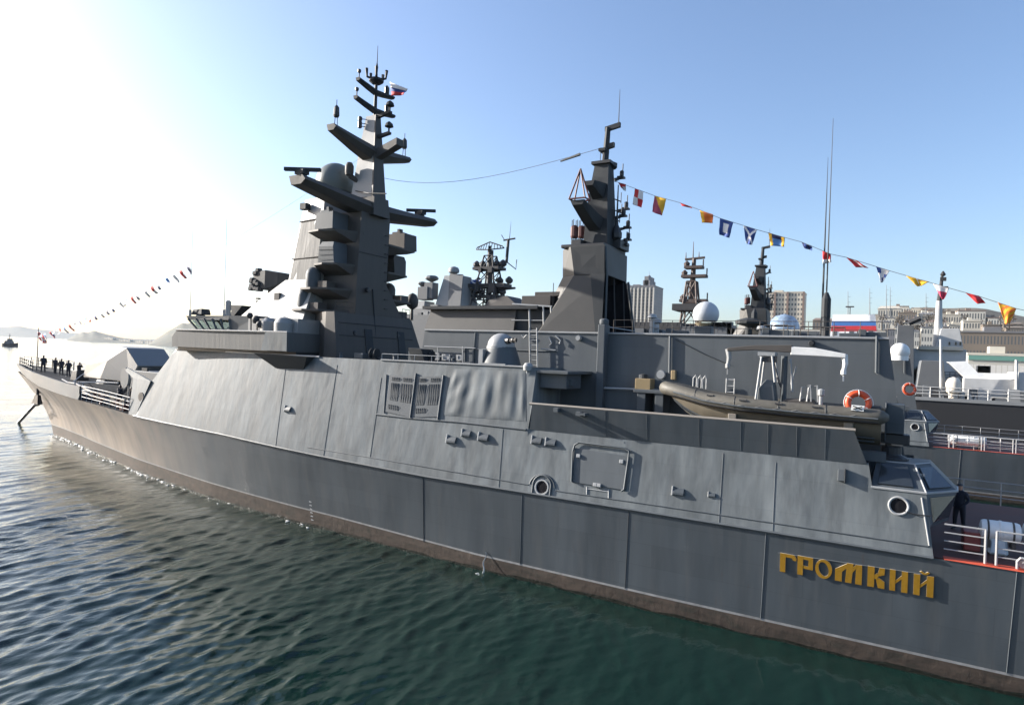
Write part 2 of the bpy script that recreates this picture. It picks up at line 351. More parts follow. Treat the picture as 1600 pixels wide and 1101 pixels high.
for i, (X) in enumerate([-20.4, -14.6, -9.4, -3.9, 3.75]):
    mb = MB(); pts = [(X+.02*q, yc(X)-hull_h(X, z)-.006, z) for q, z in enumerate(np.linspace(.75, zK(X)-.02, 7))]
    mb.tube(pts, .014, 4); mb.build('weld_seam', HULLM if i not in (0, 2) else DARKG, HULL)
# rubbing edge where deckhouse plating meets the hull
mb = MB(); mb.tube([(X, yc(X)-hK(X)-.02, zK(X)) for X in np.linspace(-49.3, 1.6, 60)], .06, 6); mb.build('knuckle_bar', GREYB, HULL)
# bow bulwark, foredeck
def bwtop(s):  # s=0 stem .. 1 aft end
    X = lerp(-90.3, -60.8, s); z = float(np.interp(X, [-90.3, -84.5, -77.5, -70.8, -64, -60.8], [7.2, 7.05, 6.76, 6.58, 6.38, 6.37])); return X, max(.03, hK(X)+.1 if X > -89.9 else .03), z
mb = MB()
for sgn in (-1, 1):
    def fb(u, v, off=0.0):
        Xt, ht, zt = bwtop(u); Xb = lerp(stemX(5.95)+.6, -60.9, u); zb_ = zK(Xb); hb = hK(Xb) if u > 0 else .03
        X = lerp(Xb, Xt, v); h = lerp(hb, ht, v) - off
        return (X + (off*2 if u < .02 else 0), yc(X)+sgn*max(.02, h), lerp(zb_, zt, v))
    mb.grid(fb, 50, 3, 0); mb.grid(lambda u, v: fb(u, v, .14), 50, 3, 0)
    n0 = [fb(i/50, 1) for i in range(51)]; n1 = [fb(i/50, 1, .14) for i in range(51)]
    mb.add(n0+n1, [(i, i+1, 52+i, 51+i) for i in range(50)], 0)
    a = [fb(1, 0), fb(1, 1), fb(1, 1, .14), fb(1, 0, .14)]; mb.add(a, [(0, 1, 2, 3)], 1)
mb.build('bow_bulwark', [GREYB, DARKG], SH, smooth=40)
def deckz(X): return float(np.interp(X, [-90, -80, -72, -66, -60, -49], [6.85, 6.5, 6.2, 5.7, 5.1, 4.8]))
mb = MB(); mb.grid(lambda u, v: (lerp(-88.5, -44, u), yc(lerp(-88.5, -44, u)) + (v*2-1)*max(.02, hK(lerp(-88.5, -44, u))-.1), deckz(lerp(-88.5, -44, u))+.08*(1-(2*v-1)**2)), 40, 8)
mb.build('foredeck', DECKM, SH)
# flight deck aft
mb = MB(); mb.box(1.0, 26.9, 33-6.3, 33+6.3, 4.05, 4.226, 0); mb.build('flight_deck', FDECK, SH)
mb = MB()
mb.grid(lambda u, v: (lerp(1.9, 26.9, u), 33-hK(lerp(1.9, 26.9, u))-.03+.55*v, 4.236+.004*v), 20, 1); mb.build('deck_edge_stripe', REDL, SH)

# deckhouse side plating, both sides: sloped inwards from the hull edge
TIN = 1.15
def wtop(X): return 10.0
def wall_pt(X, z, sgn=-1):
    v = (z-zK(X))/(10.0-4.3); return (X, yc(X)+sgn*(hK(X)-TIN*v), z)
def wallY(X, z): return wall_pt(X, z)[1]
def on_wall(px, py, out=0.0):
    Y = 27.0
    for _ in range(30):
        p = onY(px, py, Y); Y = .5*Y+.5*(wallY(p[0], p[2])-out)
    return np.array(onY(px, py, Y))
mb = MB()
XF0, XF1, XF2 = -49.2, -47.9, -45.2   # raked front edge at the foot, half-way and top
def frontX(v): return float(np.interp(v, [0, .48, 1], [XF0, XF1, XF2]))
for sgn in (-1, 1):
    def fw(u, v, sgn=sgn):
        X = lerp(frontX(v), -14.6, u); z = lerp(zK(X), 10.0, v); return wall_pt(X, z, sgn)
    mb.grid(fw, 70, 12, 0)
    mb.grid(lambda u, v: wall_pt(lerp(-14.6, lerp(1.6, 1.35, v), u), lerp(zK(-10), 6.3, v), sgn), 24, 5, 0)
    mb.grid(lambda u, v: wall_pt(lerp(-14.6, lerp(-.3, -.45, v), u), lerp(6.3, 7.15, v), sgn), 24, 2, 0)
for v0, v1 in ((0, .48), (.48, 1)):    # front face
    q = []
    for v in (v0, v1):
        X = frontX(v); z = lerp(zK(X), 10, v); q.append((wall_pt(X, z, -1), wall_pt(X, z, 1)))
    mb.add([q[0][0], q[0][1], q[1][1], q[1][0]], [(0, 1, 2, 3)], 0)
# decks
mb.grid(lambda u, v: (lerp(-45.2, -14.6, u), lerp(wall_pt(lerp(-45.2, -14.6, u), 10)[1], wall_pt(lerp(-45.2, -14.6, u), 10, 1)[1], v), 9.985), 30, 1, 1)
mb.add([wall_pt(-14.6, 7.15), wall_pt(-14.6, 7.15, 1), wall_pt(-14.6, 10, 1), wall_pt(-14.6, 10)], [(0, 1, 2, 3)], 0)
mb.add([wall_pt(-14.6, 7.145), wall_pt(-.45, 7.145), wall_pt(-.45, 7.145, 1), wall_pt(-14.6, 7.145, 1)], [(0, 1, 2, 3)], 1)
SS = mb.build('deckhouse', [GREY, DECKM], SH, smooth=30)
# aft faces of the deckhouse (sloped)
mb = MB()
for sgn in (-1, 1):
    a = [wall_pt(1.6, 4.22, sgn), wall_pt(1.35, 6.3, sgn)]
    yi = 33+sgn*2.6
    mb.add([a[0], (1.6, yi, 4.22), (1.3, yi, 6.3), a[1]], [(0, 1, 2, 3)], 0)
mb.build('deckhouse_end', GREY, SH)

# bulwark beside the boat bay
TANC = mat('pale_tan_cap', (.19, .17, .145), .5)
for sgn in (1, -1):
    def bb(u, v, o=0.0, sgn=sgn):
        X = lerp(lerp(-14.5, -14.3, v), lerp(-.5, -.95, v), u); z = lerp(7.1, 8.3, v); y = yc(X)+sgn*(hK(X)-.56+.27*v-o)
        return (X, y, z)
    mb = MB(); mb.grid(bb, 12, 2, 0); mb.grid(lambda u, v: bb(u, v, .12), 12, 2, 0)
    for u in (0, 1): mb.add([bb(u, 0), bb(u, 1), bb(u, 1, .12), bb(u, 0, .12)], [(0, 1, 2, 3)], 0)
    mb.add([wall_pt(-14.62, 7.12, sgn), bb(0, 1), wall_pt(-14.62, 8.3, sgn)], [(0, 1, 2)], 1)
    BW = mb.build('boat_bay_bulwark', [HULLM, GREYB], SH)
    mb = MB(); p = [(lerp(-14.45, -.9, u), 33+sgn*(6.5-.29-.06), 8.32) for u in np.linspace(0, 1, 8)]; mb.tube(p, .075, 6); mb.build('bulwark_cap', TANC, BW)
for px in (945, 1010, 1092, 1157, 1200, 1245, 1290):
    a = onY(px, 640+(px-840)*.066, 26.8); X = a[0]
    mb = MB(); mb.tube([(X, 33-6.5+.56-.006, 7.12), (X, 33-6.5+.29-.006, 8.28)], .007, 4); mb.build('plate_seam', DARKG if px == 1092 else HULLM, BW)
for px, py in ((870, 640), (905, 646)):
    a = np.array(onY(px, py, 26.72)); mb = MB(); mb.box(a[0]-.1, a[0]+.12, 26.55, 26.9, a[2]-.09, a[2]+.09)
    if px > 900: mb.box(a[0]-.1, a[0]+.35, 26.55, 26.9, a[2]-.06, a[2]+.05)
    mb.build('cleat', GREYB, BW)

# ---- fittings on the deckhouse wall
def wall_frame(px, py): # local frame on the plating
    c = on_wall(px, py); X = c[0]
    ux = np.array(wall_pt(X+.5, c[2])) - np.array(wall_pt(X-.5, c[2])); ux /= np.linalg.norm(ux)
    uz = np.array(wall_pt(X, c[2]+.5)) - np.array(wall_pt(X, c[2]-.5)); uz /= np.linalg.norm(uz)
    n = np.cross(ux, uz); n = n if n[1] < 0 else -n
    return c, ux, uz, n
def wbox(mb, c, ux, uz, n, x0, x1, z0, z1, d0, d1, mi=0):
    p = lambda x, z, d: tuple(c+ux*x+uz*z+n*d)
    return mb.hexa([p(x0, z0, d0), p(x1, z0, d0), p(x1, z0, d1), p(x0, z0, d1), p(x0, z1, d0), p(x1, z1, d0), p(x1, z1, d1), p(x0, z1, d1)], mi)
def cowl(px, py, s=1.0):   # small hooded vent: pale flange plate, hood open below
    c, ux, uz, n = wall_frame(px, py); mb = MB()
    wbox(mb, c, ux, uz, n, -.34*s, -.27*s, -.21*s, .24*s, -.02, .13*s, 1)
    P = lambda x, z, d: tuple(c+ux*x*s+uz*z*s+n*d*s)
    mb.loft([[P(x, -.16, 0), P(x, .17, 0), P(x, .15, .07), P(x, -.06, .15), P(x, -.16, .14)] for x in (-.27, .26)], 0)
    mb.build('vent_cowl', [HULLM, LITE], SS, bevel=.012)
for a in [(451, 639, .9), (707, 687, 1), (730, 677, .9), (757, 683, 1), (840, 688, .9), (862, 691, .9), (1061, 768, .85), (1113, 773, .5)]: cowl(*a)
# wall seams
for (x0, y0, x1, y1) in [(446, 577, 430, 702), (527, 570, 505, 716), (596, 590, 578, 715), (786, 670, 779, 765), (1130, 708, 1123, 820), (1212, 722, 1207, 832), (975, 690, 975, 692)]:
    a, b = on_wall(x0, y0, .004), on_wall(x1, y1, .004)
    MB().tube([a, (a+b)/2, b], .013, 4).build('plate_seam', GREYB, SS)
def wstrip(pts, r=.03, m=GREYB, name='stiffener_bar', out=.01):
    mb = MB(); mb.tube([on_wall(x, y, out) for x, y in pts], r, 6); return mb.build(name, m, SS)
wstrip([(588, 647), (640, 653), (716, 659), (822, 671)], .05)             # ledge under the louvres
wstrip([(480, 698), (660, 728), (826, 757)], .025); wstrip([(868, 766), (1100, 800), (1450, 853)], .025)
# mooring opening with raised arch frame
c, ux, uz, n = wall_frame(847, 760)
mb = MB(); P = lambda x, z, d: tuple(c+ux*x+uz*z+n*d)
ring = [P(.42*math.cos(a), .05+.42*math.sin(a), .02) for a in np.linspace(0, math.pi, 14)]
mb.tube([P(.46, -.42, .02)]+[P(.46*math.cos(a), .05+.46*math.sin(a), .03) for a in np.linspace(0, math.pi, 16)]+[P(-.46, -.42, .02)], .05, 6, 0)
mb.tube([P(.66*math.cos(a), -.1+.66*math.sin(a), .02) for a in np.linspace(.2, math.pi-.2, 16)], .035, 6, 0)
mb.build('fairlead_frame', GREYB, SS)
mb = MB(); k = 18
mb.loft([[P(r*math.cos(2*math.pi*i/k), -.03+r*math.sin(2*math.pi*i/k), d) for i in range(k)] for r, d in ((.37, -.01), (.36, .06), (.30, .06), (.27, .0))], 0, caps=False)
mb.build('fairlead_ring', [LITE], SS, smooth=40)
mb = MB(); mb.loft([[P(r*math.cos(2*math.pi*i/k), -.03+r*math.sin(2*math.pi*i/k), d) for i in range(k)] for r, d in ((.285, .012), (.2, .016), (.1, .02), (.02, .022))], 0)
mb.build('fairlead_recess', [BLACK], SS, smooth=60)
# embarkation door with top rail
def px_poly(pts, d0, d1, name, m, bev=.02, parent=None):
    mb = MB(); A = [on_wall(x, y, d0) for x, y in pts]; B = [on_wall(x, y, d1) for x, y in pts]
    mb.loft([[tuple(p) for p in A], [tuple(p) for p in B]]); return mb.build(name, m, parent or SS, bevel=bev)
DOOR = px_poly([(897, 699), (982, 712), (976, 766), (893, 753)], -.02, .05, 'side_door', GREYB)
mb = MB()
mb.tube([on_wall(x, y, .1) for x, y in ((893, 752), (895, 705), (898, 695), (905, 691), (975, 700), (983, 704), (982, 715), (975, 764), (971, 767))], .045, 6)
mb.build('door_rail', GREYB, DOOR, smooth=60)
for x, y in ((905, 712), (972, 721), (931, 757), (937, 758)):
    c, ux, uz, n = wall_frame(x, y); mb = MB(); wbox(mb, c, ux, uz, n, -.09, .09, -.08, .08, 0, .13); mb.build('door_clamp', LITE, DOOR, bevel=.015)
wstrip([(917, 760), (917, 772)], .03, LITE); wstrip([(951, 764), (951, 778)], .03, LITE); wstrip([(917, 763), (951, 768)], .025, LITE)
# porthole with cable
c, ux, uz, n = wall_frame(1404, 790); P = lambda x, z, d: tuple(c+ux*x+uz*z+n*d); mb = MB()
k = 22; mb.loft([[P(r*math.cos(2*math.pi*i/k), r*math.sin(2*math.pi*i/k), d) for i in range(k)] for r, d in ((.34, -.02), (.34, .05), (.30, .07), (.26, .05), (.25, .01))], 0, caps=False)
PH = mb.build('porthole', LITE, SS, smooth=40)
mb = MB(); mb.loft([[P(r*math.cos(2*math.pi*i/k), r*math.sin(2*math.pi*i/k), d) for i in range(k)] for r, d in ((.26, .015), (.02, .03))], 0); mb.build('glass', BLACK, PH)
wstrip([(1412, 798), (1430, 803), (1455, 806)], .02, BLKP, 'cable', .05)
wstrip([(1440, 777), (1452, 852)], .035, LITE)
# small lamp box high on the wall by the stern
c, ux, uz, n = wall_frame(1315, 742); mb = MB(); wbox(mb, c, ux, uz, n, -.12, .1, -.22, .2, 0, .14); wbox(mb, c, ux, uz, n, .1, .14, -.28, .24, 0, .18, 1); mb.build('junction_box', [GREYB, DARKG], SS, bevel=.01)
# louvre panels (air intakes)
def louvre(quad, bays):
    fr = px_poly(quad, -.01, .035, 'intake_frame', GREYB, .01)
    q = np.array(quad, float)
    P2 = lambda u, v: (q[0]*(1-u)*(1-v) + q[1]*u*(1-v) + q[2]*u*v + q[3]*(1-u)*v)
    for (u0, u1, v0, v1) in bays:
        pts = [P2(u0, v0), P2(u1, v0), P2(u1, v1), P2(u0, v1)]
        mb = MB(); A = [on_wall(x, y, .045) for x, y in pts]; mb.add([tuple(p) for p in A], [(0, 1, 2, 3)], 0)
        nsl = 5
        for i in range(nsl):
            t0 = (i+.15)/nsl; t1 = (i+.7)/nsl
            w = [on_wall(*P2(lerp(u0, u1, t), v), .045+(.05 if k == 0 else .02)) for k, (t, v) in enumerate(((t0, v0), (t1, v0)))] + [on_wall(*P2(lerp(u0, u1, t), v1), .05) for t in (t1, t0)]
            mb.add([tuple(p) for p in w], [(0, 1, 2, 3)], 1)
        mb.build('louvre', [DARKG, GREYB], fr, recalc=False)
louvre([(609, 586), (648, 588), (640, 652), (602, 643)], [(.1, .42, .05, .14), (.55, .9, .05, .14), (.1, .42, .2, .66), (.5, .95, .2, .66), (.08, .5, .78, .9)])
louvre([(652, 588), (692, 587), (684, 651), (643, 652)], [(.1, .35, .05, .14), (.55, .9, .05, .14), (.08, .4, .2, .7), (.5, .92, .2, .7), (.1, .5, .78, .9)])
wstrip([(650, 583), (641, 652)], .05, GREYB, 'stiffener_bar', .05); wstrip([(693, 586), (684, 655)], .05, HULLM, 'stiffener_bar', .05); wstrip([(604, 585), (600, 645)], .03, GREYB, 'stiffener_bar', .03)
# buckled cover plating between the intakes and the boat bay
mb = MB(); q = np.array([(708, 576), (821, 580), (822, 658), (690, 648)], float)
rp = np.random.default_rng(4).uniform(0, 6.28, 8)
def buck(u, v):
    p = q[0]*(1-u)*(1-v)+q[1]*u*(1-v)+q[2]*u*v+q[3]*(1-u)*v
    env = math.sin(math.pi*min(1, max(0, v)))**.5*smooth(0, .06, u)*smooth(1, .94, u)
    w = .07*math.sin(u*21+rp[0]+1.3*math.sin(v*2.2+rp[1])) + .05*math.sin(u*39+rp[2]+2*v) + .04*math.sin(v*7+u*9+rp[3]) + .05*smooth(.5, 0, u)*math.sin(v*14+u*22+rp[4])
    return on_wall(p[0], p[1], .012+env*(.04+w*.3))
mb.grid(buck, 70, 26); mb.build('buckled_cover', GREY, SS, smooth=80)
# sponson bracket under the bridge wing
mb = MB()
a0, a1 = (-34.3, 27.02, 10.05), (-29.6, 27.02, 9.98); 
b0, b1 = tuple(on_wall(431, 575, .02)), tuple(on_wall(474, 577, .02)); c0, c1 = tuple(on_wall(409, 551, .0)), (-29.6, wallY(-29.6, 9.98)+.1, 9.98)
mb.add([a0, a1, b1, b0, (-34.3, wallY(-34.3, 10.05)+.1, 10.05), c1], [(0, 3, 2, 1), (0, 1, 5, 4), (0, 4, 3), (1, 2, 5)], 0)
mb.build('wing_bracket', DARKG, SS)

# ---- bridge level
mb = MB()
yw = lambda X: yc(X)-5.75
prof = [(-44.2, 10.22), (-31.6, 10.22), (-31.6, 11.40), (-43.6, 11.40), (-44.2, 10.9)]
L = [[(x, yc(x)-5.7-(.06*(z-10.2)), z) for x, z in prof], [(x, yc(x)+5.7, z) for x, z in prof]]
mb.loft(L, 0); BR = mb.build('bridge_wing', RAM, SH)
mb = MB(); mb.tube([(x, yc(x)-5.79, 11.43) for x in np.linspace(-43.7, -31.6, 10)], .05, 5); mb.build('wing_coaming', LITE, BR)
mb = MB(); mb.ext([(-34.0, yc(-34)-5.80, 10.25), (-31.58, yc(-31.6)-5.80, 10.25), (-31.58, yc(-31.6)-5.84, 11.38), (-33.6, yc(-33.6)-5.84, 11.38)], (0, .04, 0)); mb.build('wing_panel', GREY, BR)
mb = MB(); mb.box(-43.8, -31.7, yc(-38)-5.2, yc(-38)+5.2, 9.99, 10.22); mb.build('wing_base', BLKP, BR)
mb = MB(); mb.tube([(x, wallY(x, 10.0)-.03, 10.02) for x in np.linspace(-45.1, -29.2, 20)], .055, 5); mb.tube([(x, wallY(x, 10.0)-.03, 10.02) for x in np.linspace(-24.4, -15, 10)], .045, 5); mb.build('deck_edge_gutter', LITE, SS)
# wheelhouse: sill, header and mullions with clear panes between, solid after part
def WP(x, y, z): return (x, yc(x)+y, z)
GLZ = bpy.data.materials.new('clear_window_glass'); GLZ.use_nodes = True
_b = GLZ.node_tree.nodes['Principled BSDF']; _b.inputs['Base Color'].default_value = (.7, .78, .76, 1); _b.inputs['Roughness'].default_value = .02; _b.inputs['Transmission Weight'].default_value = 1.0; _b.inputs['IOR'].default_value = 1.03
def whring(z): v = (z-11.4)/1.1; return [WP(lerp(-43.8, -44.9, v), lerp(-3.9, -4.35, v), z), WP(-39.4, lerp(-4.25, -4.45, v), z), WP(-39.4, lerp(4.25, 4.45, v), z), WP(lerp(-43.8, -44.9, v), lerp(3.9, 4.35, v), z)]
mb = MB(); mb.loft([whring(11.4), whring(11.6)]); mb.loft([whring(12.22), whring(12.5), ]); mb.loft([[WP(-39.5, -4.25, 11.4), WP(-36.6, -4.2, 11.4), WP(-36.6, 4.2, 11.4), WP(-39.5, 4.25, 11.4)], [WP(-39.5, -4.45, 12.51), WP(-36.4, -4.3, 12.51), WP(-36.4, 4.3, 12.51), WP(-39.5, 4.45, 12.51)]])
def wside(k, u, z): r = whring(z); a, b = np.array(r[k]), np.array(r[(k+1) % 4]); return tuple(a+(b-a)*u)
SIDES = ((0, 5), (3, 7), (2, 5))
for k, n in SIDES:
    for i in range(n+1): mb.tube([wside(k, i/n, 11.55), wside(k, i/n, 12.3)], .09, 4)
WH = mb.build('wheelhouse', GREYB, SH)
for k, n in SIDES:
    for i in range(n):
        g = MB(); u0, u1 = (i+.12)/n, (i+.88)/n; q = [wside(k, u0, 11.6), wside(k, u1, 11.6), wside(k, u1, 12.22), wside(k, u0, 12.22)]
        c_ = np.array([yc(-41)*0-41.5, yc(-41.5), 11.9]); g.loft([q, [tuple(np.array(p)+(c_-np.array(p))*.006) for p in q]]); g.build('window', GLZ, WH)
mb = MB(); mb.box(-41.5, -40.2, yc(-41)-1.0, yc(-41)+1.2, 11.6, 12.0); mb.build('bridge_console', DARKG, WH)
mb = MB(); p = onY(314, 487, 31.); mb.lathe((p[0], p[1], 12.5), [(.35, 0), (.35, .18)], 14, 1); mb.loft([[(p[0]-.75, p[1]-.4, 12.7), (p[0]+.7, p[1]-.4, 12.7), (p[0]+.7, p[1]+.4, 12.7), (p[0]-.75, p[1]+.4, 12.7)], [(p[0]-.5, p[1]-.35, 13.1), (p[0]+.6, p[1]-.35, 13.15), (p[0]+.6, p[1]+.35, 13.15), (p[0]-.5, p[1]+.35, 13.1)]], 0); mb.build('roof_sight', [DARKG, LITE], WH, bevel=.05)
mb = MB(); p = onY(356, 487, 31.5); mb.lathe((p[0], p[1], 12.5), [(.26, 0), (.26, .3), (.2, .3), (.22, 1.25), (.1, 1.35)], 12); mb.build('satcom_mast', LITE, WH, smooth=40)
mb = MB(); p = onY(368, 487, 32.5); mb.loft([[(p[0]-.7, p[1]-.5, 13.55), (p[0]+1.4, p[1]-.5, 13.5), (p[0]+.25, p[1]-.5, 12.5), (p[0]-.2, p[1]-.5, 12.5), (p[0]+.2, p[1]-.5, 13.1)], [(p[0]-.7, p[1]+.4, 13.55), (p[0]+1.4, p[1]+.4, 13.5), (p[0]+.25, p[1]+.4, 12.5), (p[0]-.2, p[1]+.4, 12.5), (p[0]+.2, p[1]+.4, 13.1)]]); mb.build('sun_shield', DARKG, WH)
for px, ytop, ybot in ((297, 353, 488), (350, 343, 488)):
    a = np.array(onY(px, ybot, 30.5)); b_ = np.array(onY(px+4.5, ytop, 30.5)); mb = MB(); mb.tube([a, a+(b_-a)*.03, b_], [.06, .025, .012], 5); mb.lathe(tuple(a), [(.1, -.3), (.1, .2)], 8); mb.build('whip_antenna', LITE, WH)
# white fairing rising to the mast tower, clutter beside it
mb = MB(); pr_ = [(-40.6, 11.4), (-33, 11.4), (-33, 15.1), (-35.9, 15.1), (-37.6, 13.9)]
mb.loft([[(x, 30.6-(15.1-z)*.35, z) for x, z in pr_], [(x, 35.4+(15.1-z)*.35, z) for x, z in pr_]]); FAIR = mb.build('mast_fairing', mat('fairing_pale_grey', (.2, .203, .2), .5, var=.06, scale=1.5), SH)
mb = MB(); mb.box(-36.6, -31.9, 28.3, 30.4, 11.4, 12.3); mb.lathe((-34.5, 28.3, 12.2), [(.55, -.9), (.55, -.1), (.3, .12), (.02, .14)], 14); mb.lathe((-32.9, 28.1, 12.0), [(.6, -.6), (.62, .0), (.4, .3), (.02, .42)], 14); mb.build('wing_locker', mat('fairing_pale_grey', (0, 0, 0)), BR, smooth=35)
for x, z, s in ((-35.9, 12.45, .2), (-35.3, 12.2, .27), (-34.9, 11.9, .24), (-33.1, 11.95, .34)):
    mb = MB(); mb.lathe((x, 27.75, z), [(s*.3, -.1), (s, 0), (s, .2), (s*.4, .3)], 10, axis='y'); mb.tube([(x, 27.95, z), (x, 28.0, 11.4)], .05, 5); mb.build('searchlight', DARKG, BR, smooth=40)
mb = MB(); p = onY(436, 467, 30.3); mb.box(p[0]-.3, p[0]+.25, p[1]-.2, p[1]+.4, p[2]-.45, p[2]+.4); mb.build('ventilator', MASTG, FAIR, bevel=.03)
mb = MB(); c_ = onY(428, 440, 33)
mb.lathe((c_[0], 33, c_[2]-.9), [(.5, -.9), (.4, .2), (.45, .5)], 12); mb.loft([[(c_[0]-1.2, 32.1, c_[2]-.6), (c_[0]-1.2, 33.9, c_[2]-.6), (c_[0]-1.3, 33.9, c_[2]+.7), (c_[0]-1.3, 32.1, c_[2]+.7)], [(c_[0]+.2, 32.0, c_[2]-.7), (c_[0]+.2, 34, c_[2]-.7), (c_[0]+.2, 34, c_[2]+.75), (c_[0]+.2, 32, c_[2]+.75)], [(c_[0]+1.4, 32.2, c_[2]-.35), (c_[0]+1.4, 33.8, c_[2]-.35), (c_[0]+1.4, 33.8, c_[2]+.55), (c_[0]+1.4, 32.2, c_[2]+.55)]])
for i in range(14):
    a = random.random(); b = random.random(); mb.box(c_[0]-1.5+.9*a, c_[0]-1.1+.9*a, 31.8+.2*b, 32.3+.1*b, c_[2]-.9+1.6*b, c_[2]-.6+1.6*b)
mb.build('fire_control_radar', DARKG, SH, bevel=.06)
for i in range(6):
    mb = MB(); p = onY(404+i*.3, 466+4.5*i, 31); mb.box(p[0]-.14, p[0]+.14, p[1]-.14, p[1]+.14, p[2]-.09, p[2]+.03); mb.build('step', MASTG, FAIR)

# ---- mast tower
mb = MB()
mb.loft([[(-29.4, 29.2, 9.99), (-29.4, 37.9, 9.99), (-33.5, 36.8, 9.99), (-33.5, 31, 9.99), (-30.5, 29.2, 9.99)], [(-29.9, 29.35, 12.85), (-29.9, 36.9, 12.85), (-33.5, 36.6, 12.85), (-33.5, 31, 12.85), (-30.6, 29.35, 12.85)]])
mb.loft([[(-29.9, 31.2, 12.84), (-29.9, 35.9, 12.84), (-33.2, 35.9, 12.84), (-33.2, 31.2, 12.84)], [(-29.9, 31.2, 15.0), (-29.9, 34.1, 15.0), (-33.2, 34.1, 15.0), (-33.2, 31.2, 15.0)], [(-30.0, 31.5, 19.6), (-30.0, 34.3, 19.6), (-33.2, 34.3, 19.6), (-33.2, 31.5, 19.6)]])
TW = mb.build('mast_tower', MASTG, SH)
mb = MB(); mb.loft([[(-32.9, 30.5, 12.8), (-32.9, 35.5, 12.8), (-36.5, 35.1, 12.8), (-36.5, 30.9, 12.8)], [(-32.9, 31.0, 20.7), (-32.9, 35.0, 20.7), (-35.2, 34.6, 20.7), (-35.2, 31.4, 20.7)]]); mb.build('tower_body', mat('fairing_pale_grey', (0, 0, 0)), TW)
def tw(x, z, off=.03): # port face of the tower body
    v = (z-12.8)/7.9; xa, xb = -32.9, lerp(-36.5, -35.2, v); ya, yb = lerp(30.5, 31, v), lerp(30.9, 31.4, v); u = (x-xa)/(xb-xa)
    return (x, lerp(ya, yb, u)-off, z)
mb = MB(); q = [tw(-32.93, 15.1), tw(-35.95, 15.1), tw(-35.35, 19.2), tw(-32.93, 19.2)]; mb.ext(q, (0, .02, 0)); mb.build('array_panel', mat('dark_array_panel', (.034, .035, .035), .7, var=.3, scale=2.5, stretch=(2, 2, .06), bump=.3, bscale=3, bstretch=(2, 2, .06)), TW)
for z in (16.6, 19.2):
    mb = MB(); mb.tube([tw(-32.9, z, .06), tw(lerp(-36.5, -35.2, (z-12.8)/7.9), z, .06)], .05, 5); mb.build('panel_rail', MASTG, TW)
mb = MB(); mb.box(-35.0, -34.4, 30.75, 31.2, 19.9, 20.35); mb.build('ventilator', DARKG, TW, bevel=.03)
# small ports on the aft face
for px, py in ((553, 520), (574, 453), (621, 526)):
    p = onX(px, py, -29.75); mb = MB(); mb.lathe((p[0], p[1], p[2]), [(.16, -.1), (.16, .12), (.1, .14)], 10, axis='x'); mb.build('vent_plug', BLKP, TW)
mb = MB()
for py0 in (35.6,):
    mb.tube([(-29.52, 33.0, 10.2), (-29.88, 33.0, 12.7), (-29.86, 32.7, 14.6)], .05, 5)
mb.build('pipe', DARKG, TW)
# main crosstree: boxed beam with raised ends
mb = MB()
def beam(yc_, tips, z0, zt, d0, dt, x0, w0, wt, mb):
    L = []
    for y, z, d, w in ((tips[0], zt, dt, wt), (lerp(tips[0], yc_, .55), lerp(zt, z0, .6), lerp(dt, d0, .6), lerp(wt, w0, .6)), (yc_, z0, d0, w0), (lerp(tips[1], yc_, .55), lerp(zt, z0, .6), lerp(dt, d0, .6), lerp(wt, w0, .6)), (tips[1], zt, dt, wt)):
        L.append([(x0-w, y, z+d/2), (x0+w*.6, y, z+d/2), (x0+w, y, z), (x0+w*.5, y, z-d/2), (x0-w*.7, y, z-d/2)])
    mb.loft(L)
beam(33, (26.6, 39.6), 19.9, 20.45, 1.0, .55, -30.6, .95, .7, mb)
CT = mb.build('crosstree', MASTG, SH)
mb = MB(); mb.taper((-31.5, -29.6, 32.2, 33.8), (-31.3, -29.7, 32.3, 33.7), 19.5, 20.75); mb.build('crosstree_hub', MASTG, CT)
for y in (27.0, 38.4):
    mb = MB(); mb.lathe((-30.6, y, 20.55), [(.3, 0), (.26, .35)], 10); mb.box(-31.0, -30.3, y-.25, y+.25, 20.85, 21.1)
    a = R(28); mb.loft([[tuple((-30.6+s*math.cos(a)*1.1+o*math.sin(a), y+s*math.sin(a)*1.1-o*math.cos(a), z)) for o, z in ((-.12, 21.05), (.12, 21.05), (.12, 21.25), (-.12, 21.25))] for s in (-1, 1)])
    mb.build('navigation_radar', DARKG, CT)
mb = MB(); mb.lathe((-34.0, 33, 20.7), [(1.1, 0), (1.1, .75)], 24); mb.dome((-34.0, 33, 22.2), 1.36, h0=-.5, n=28, k=12); mb.build('radome', mat('radome_grey', (.095, .11, .107), .45, var=.05, scale=2), SH, smooth=40)
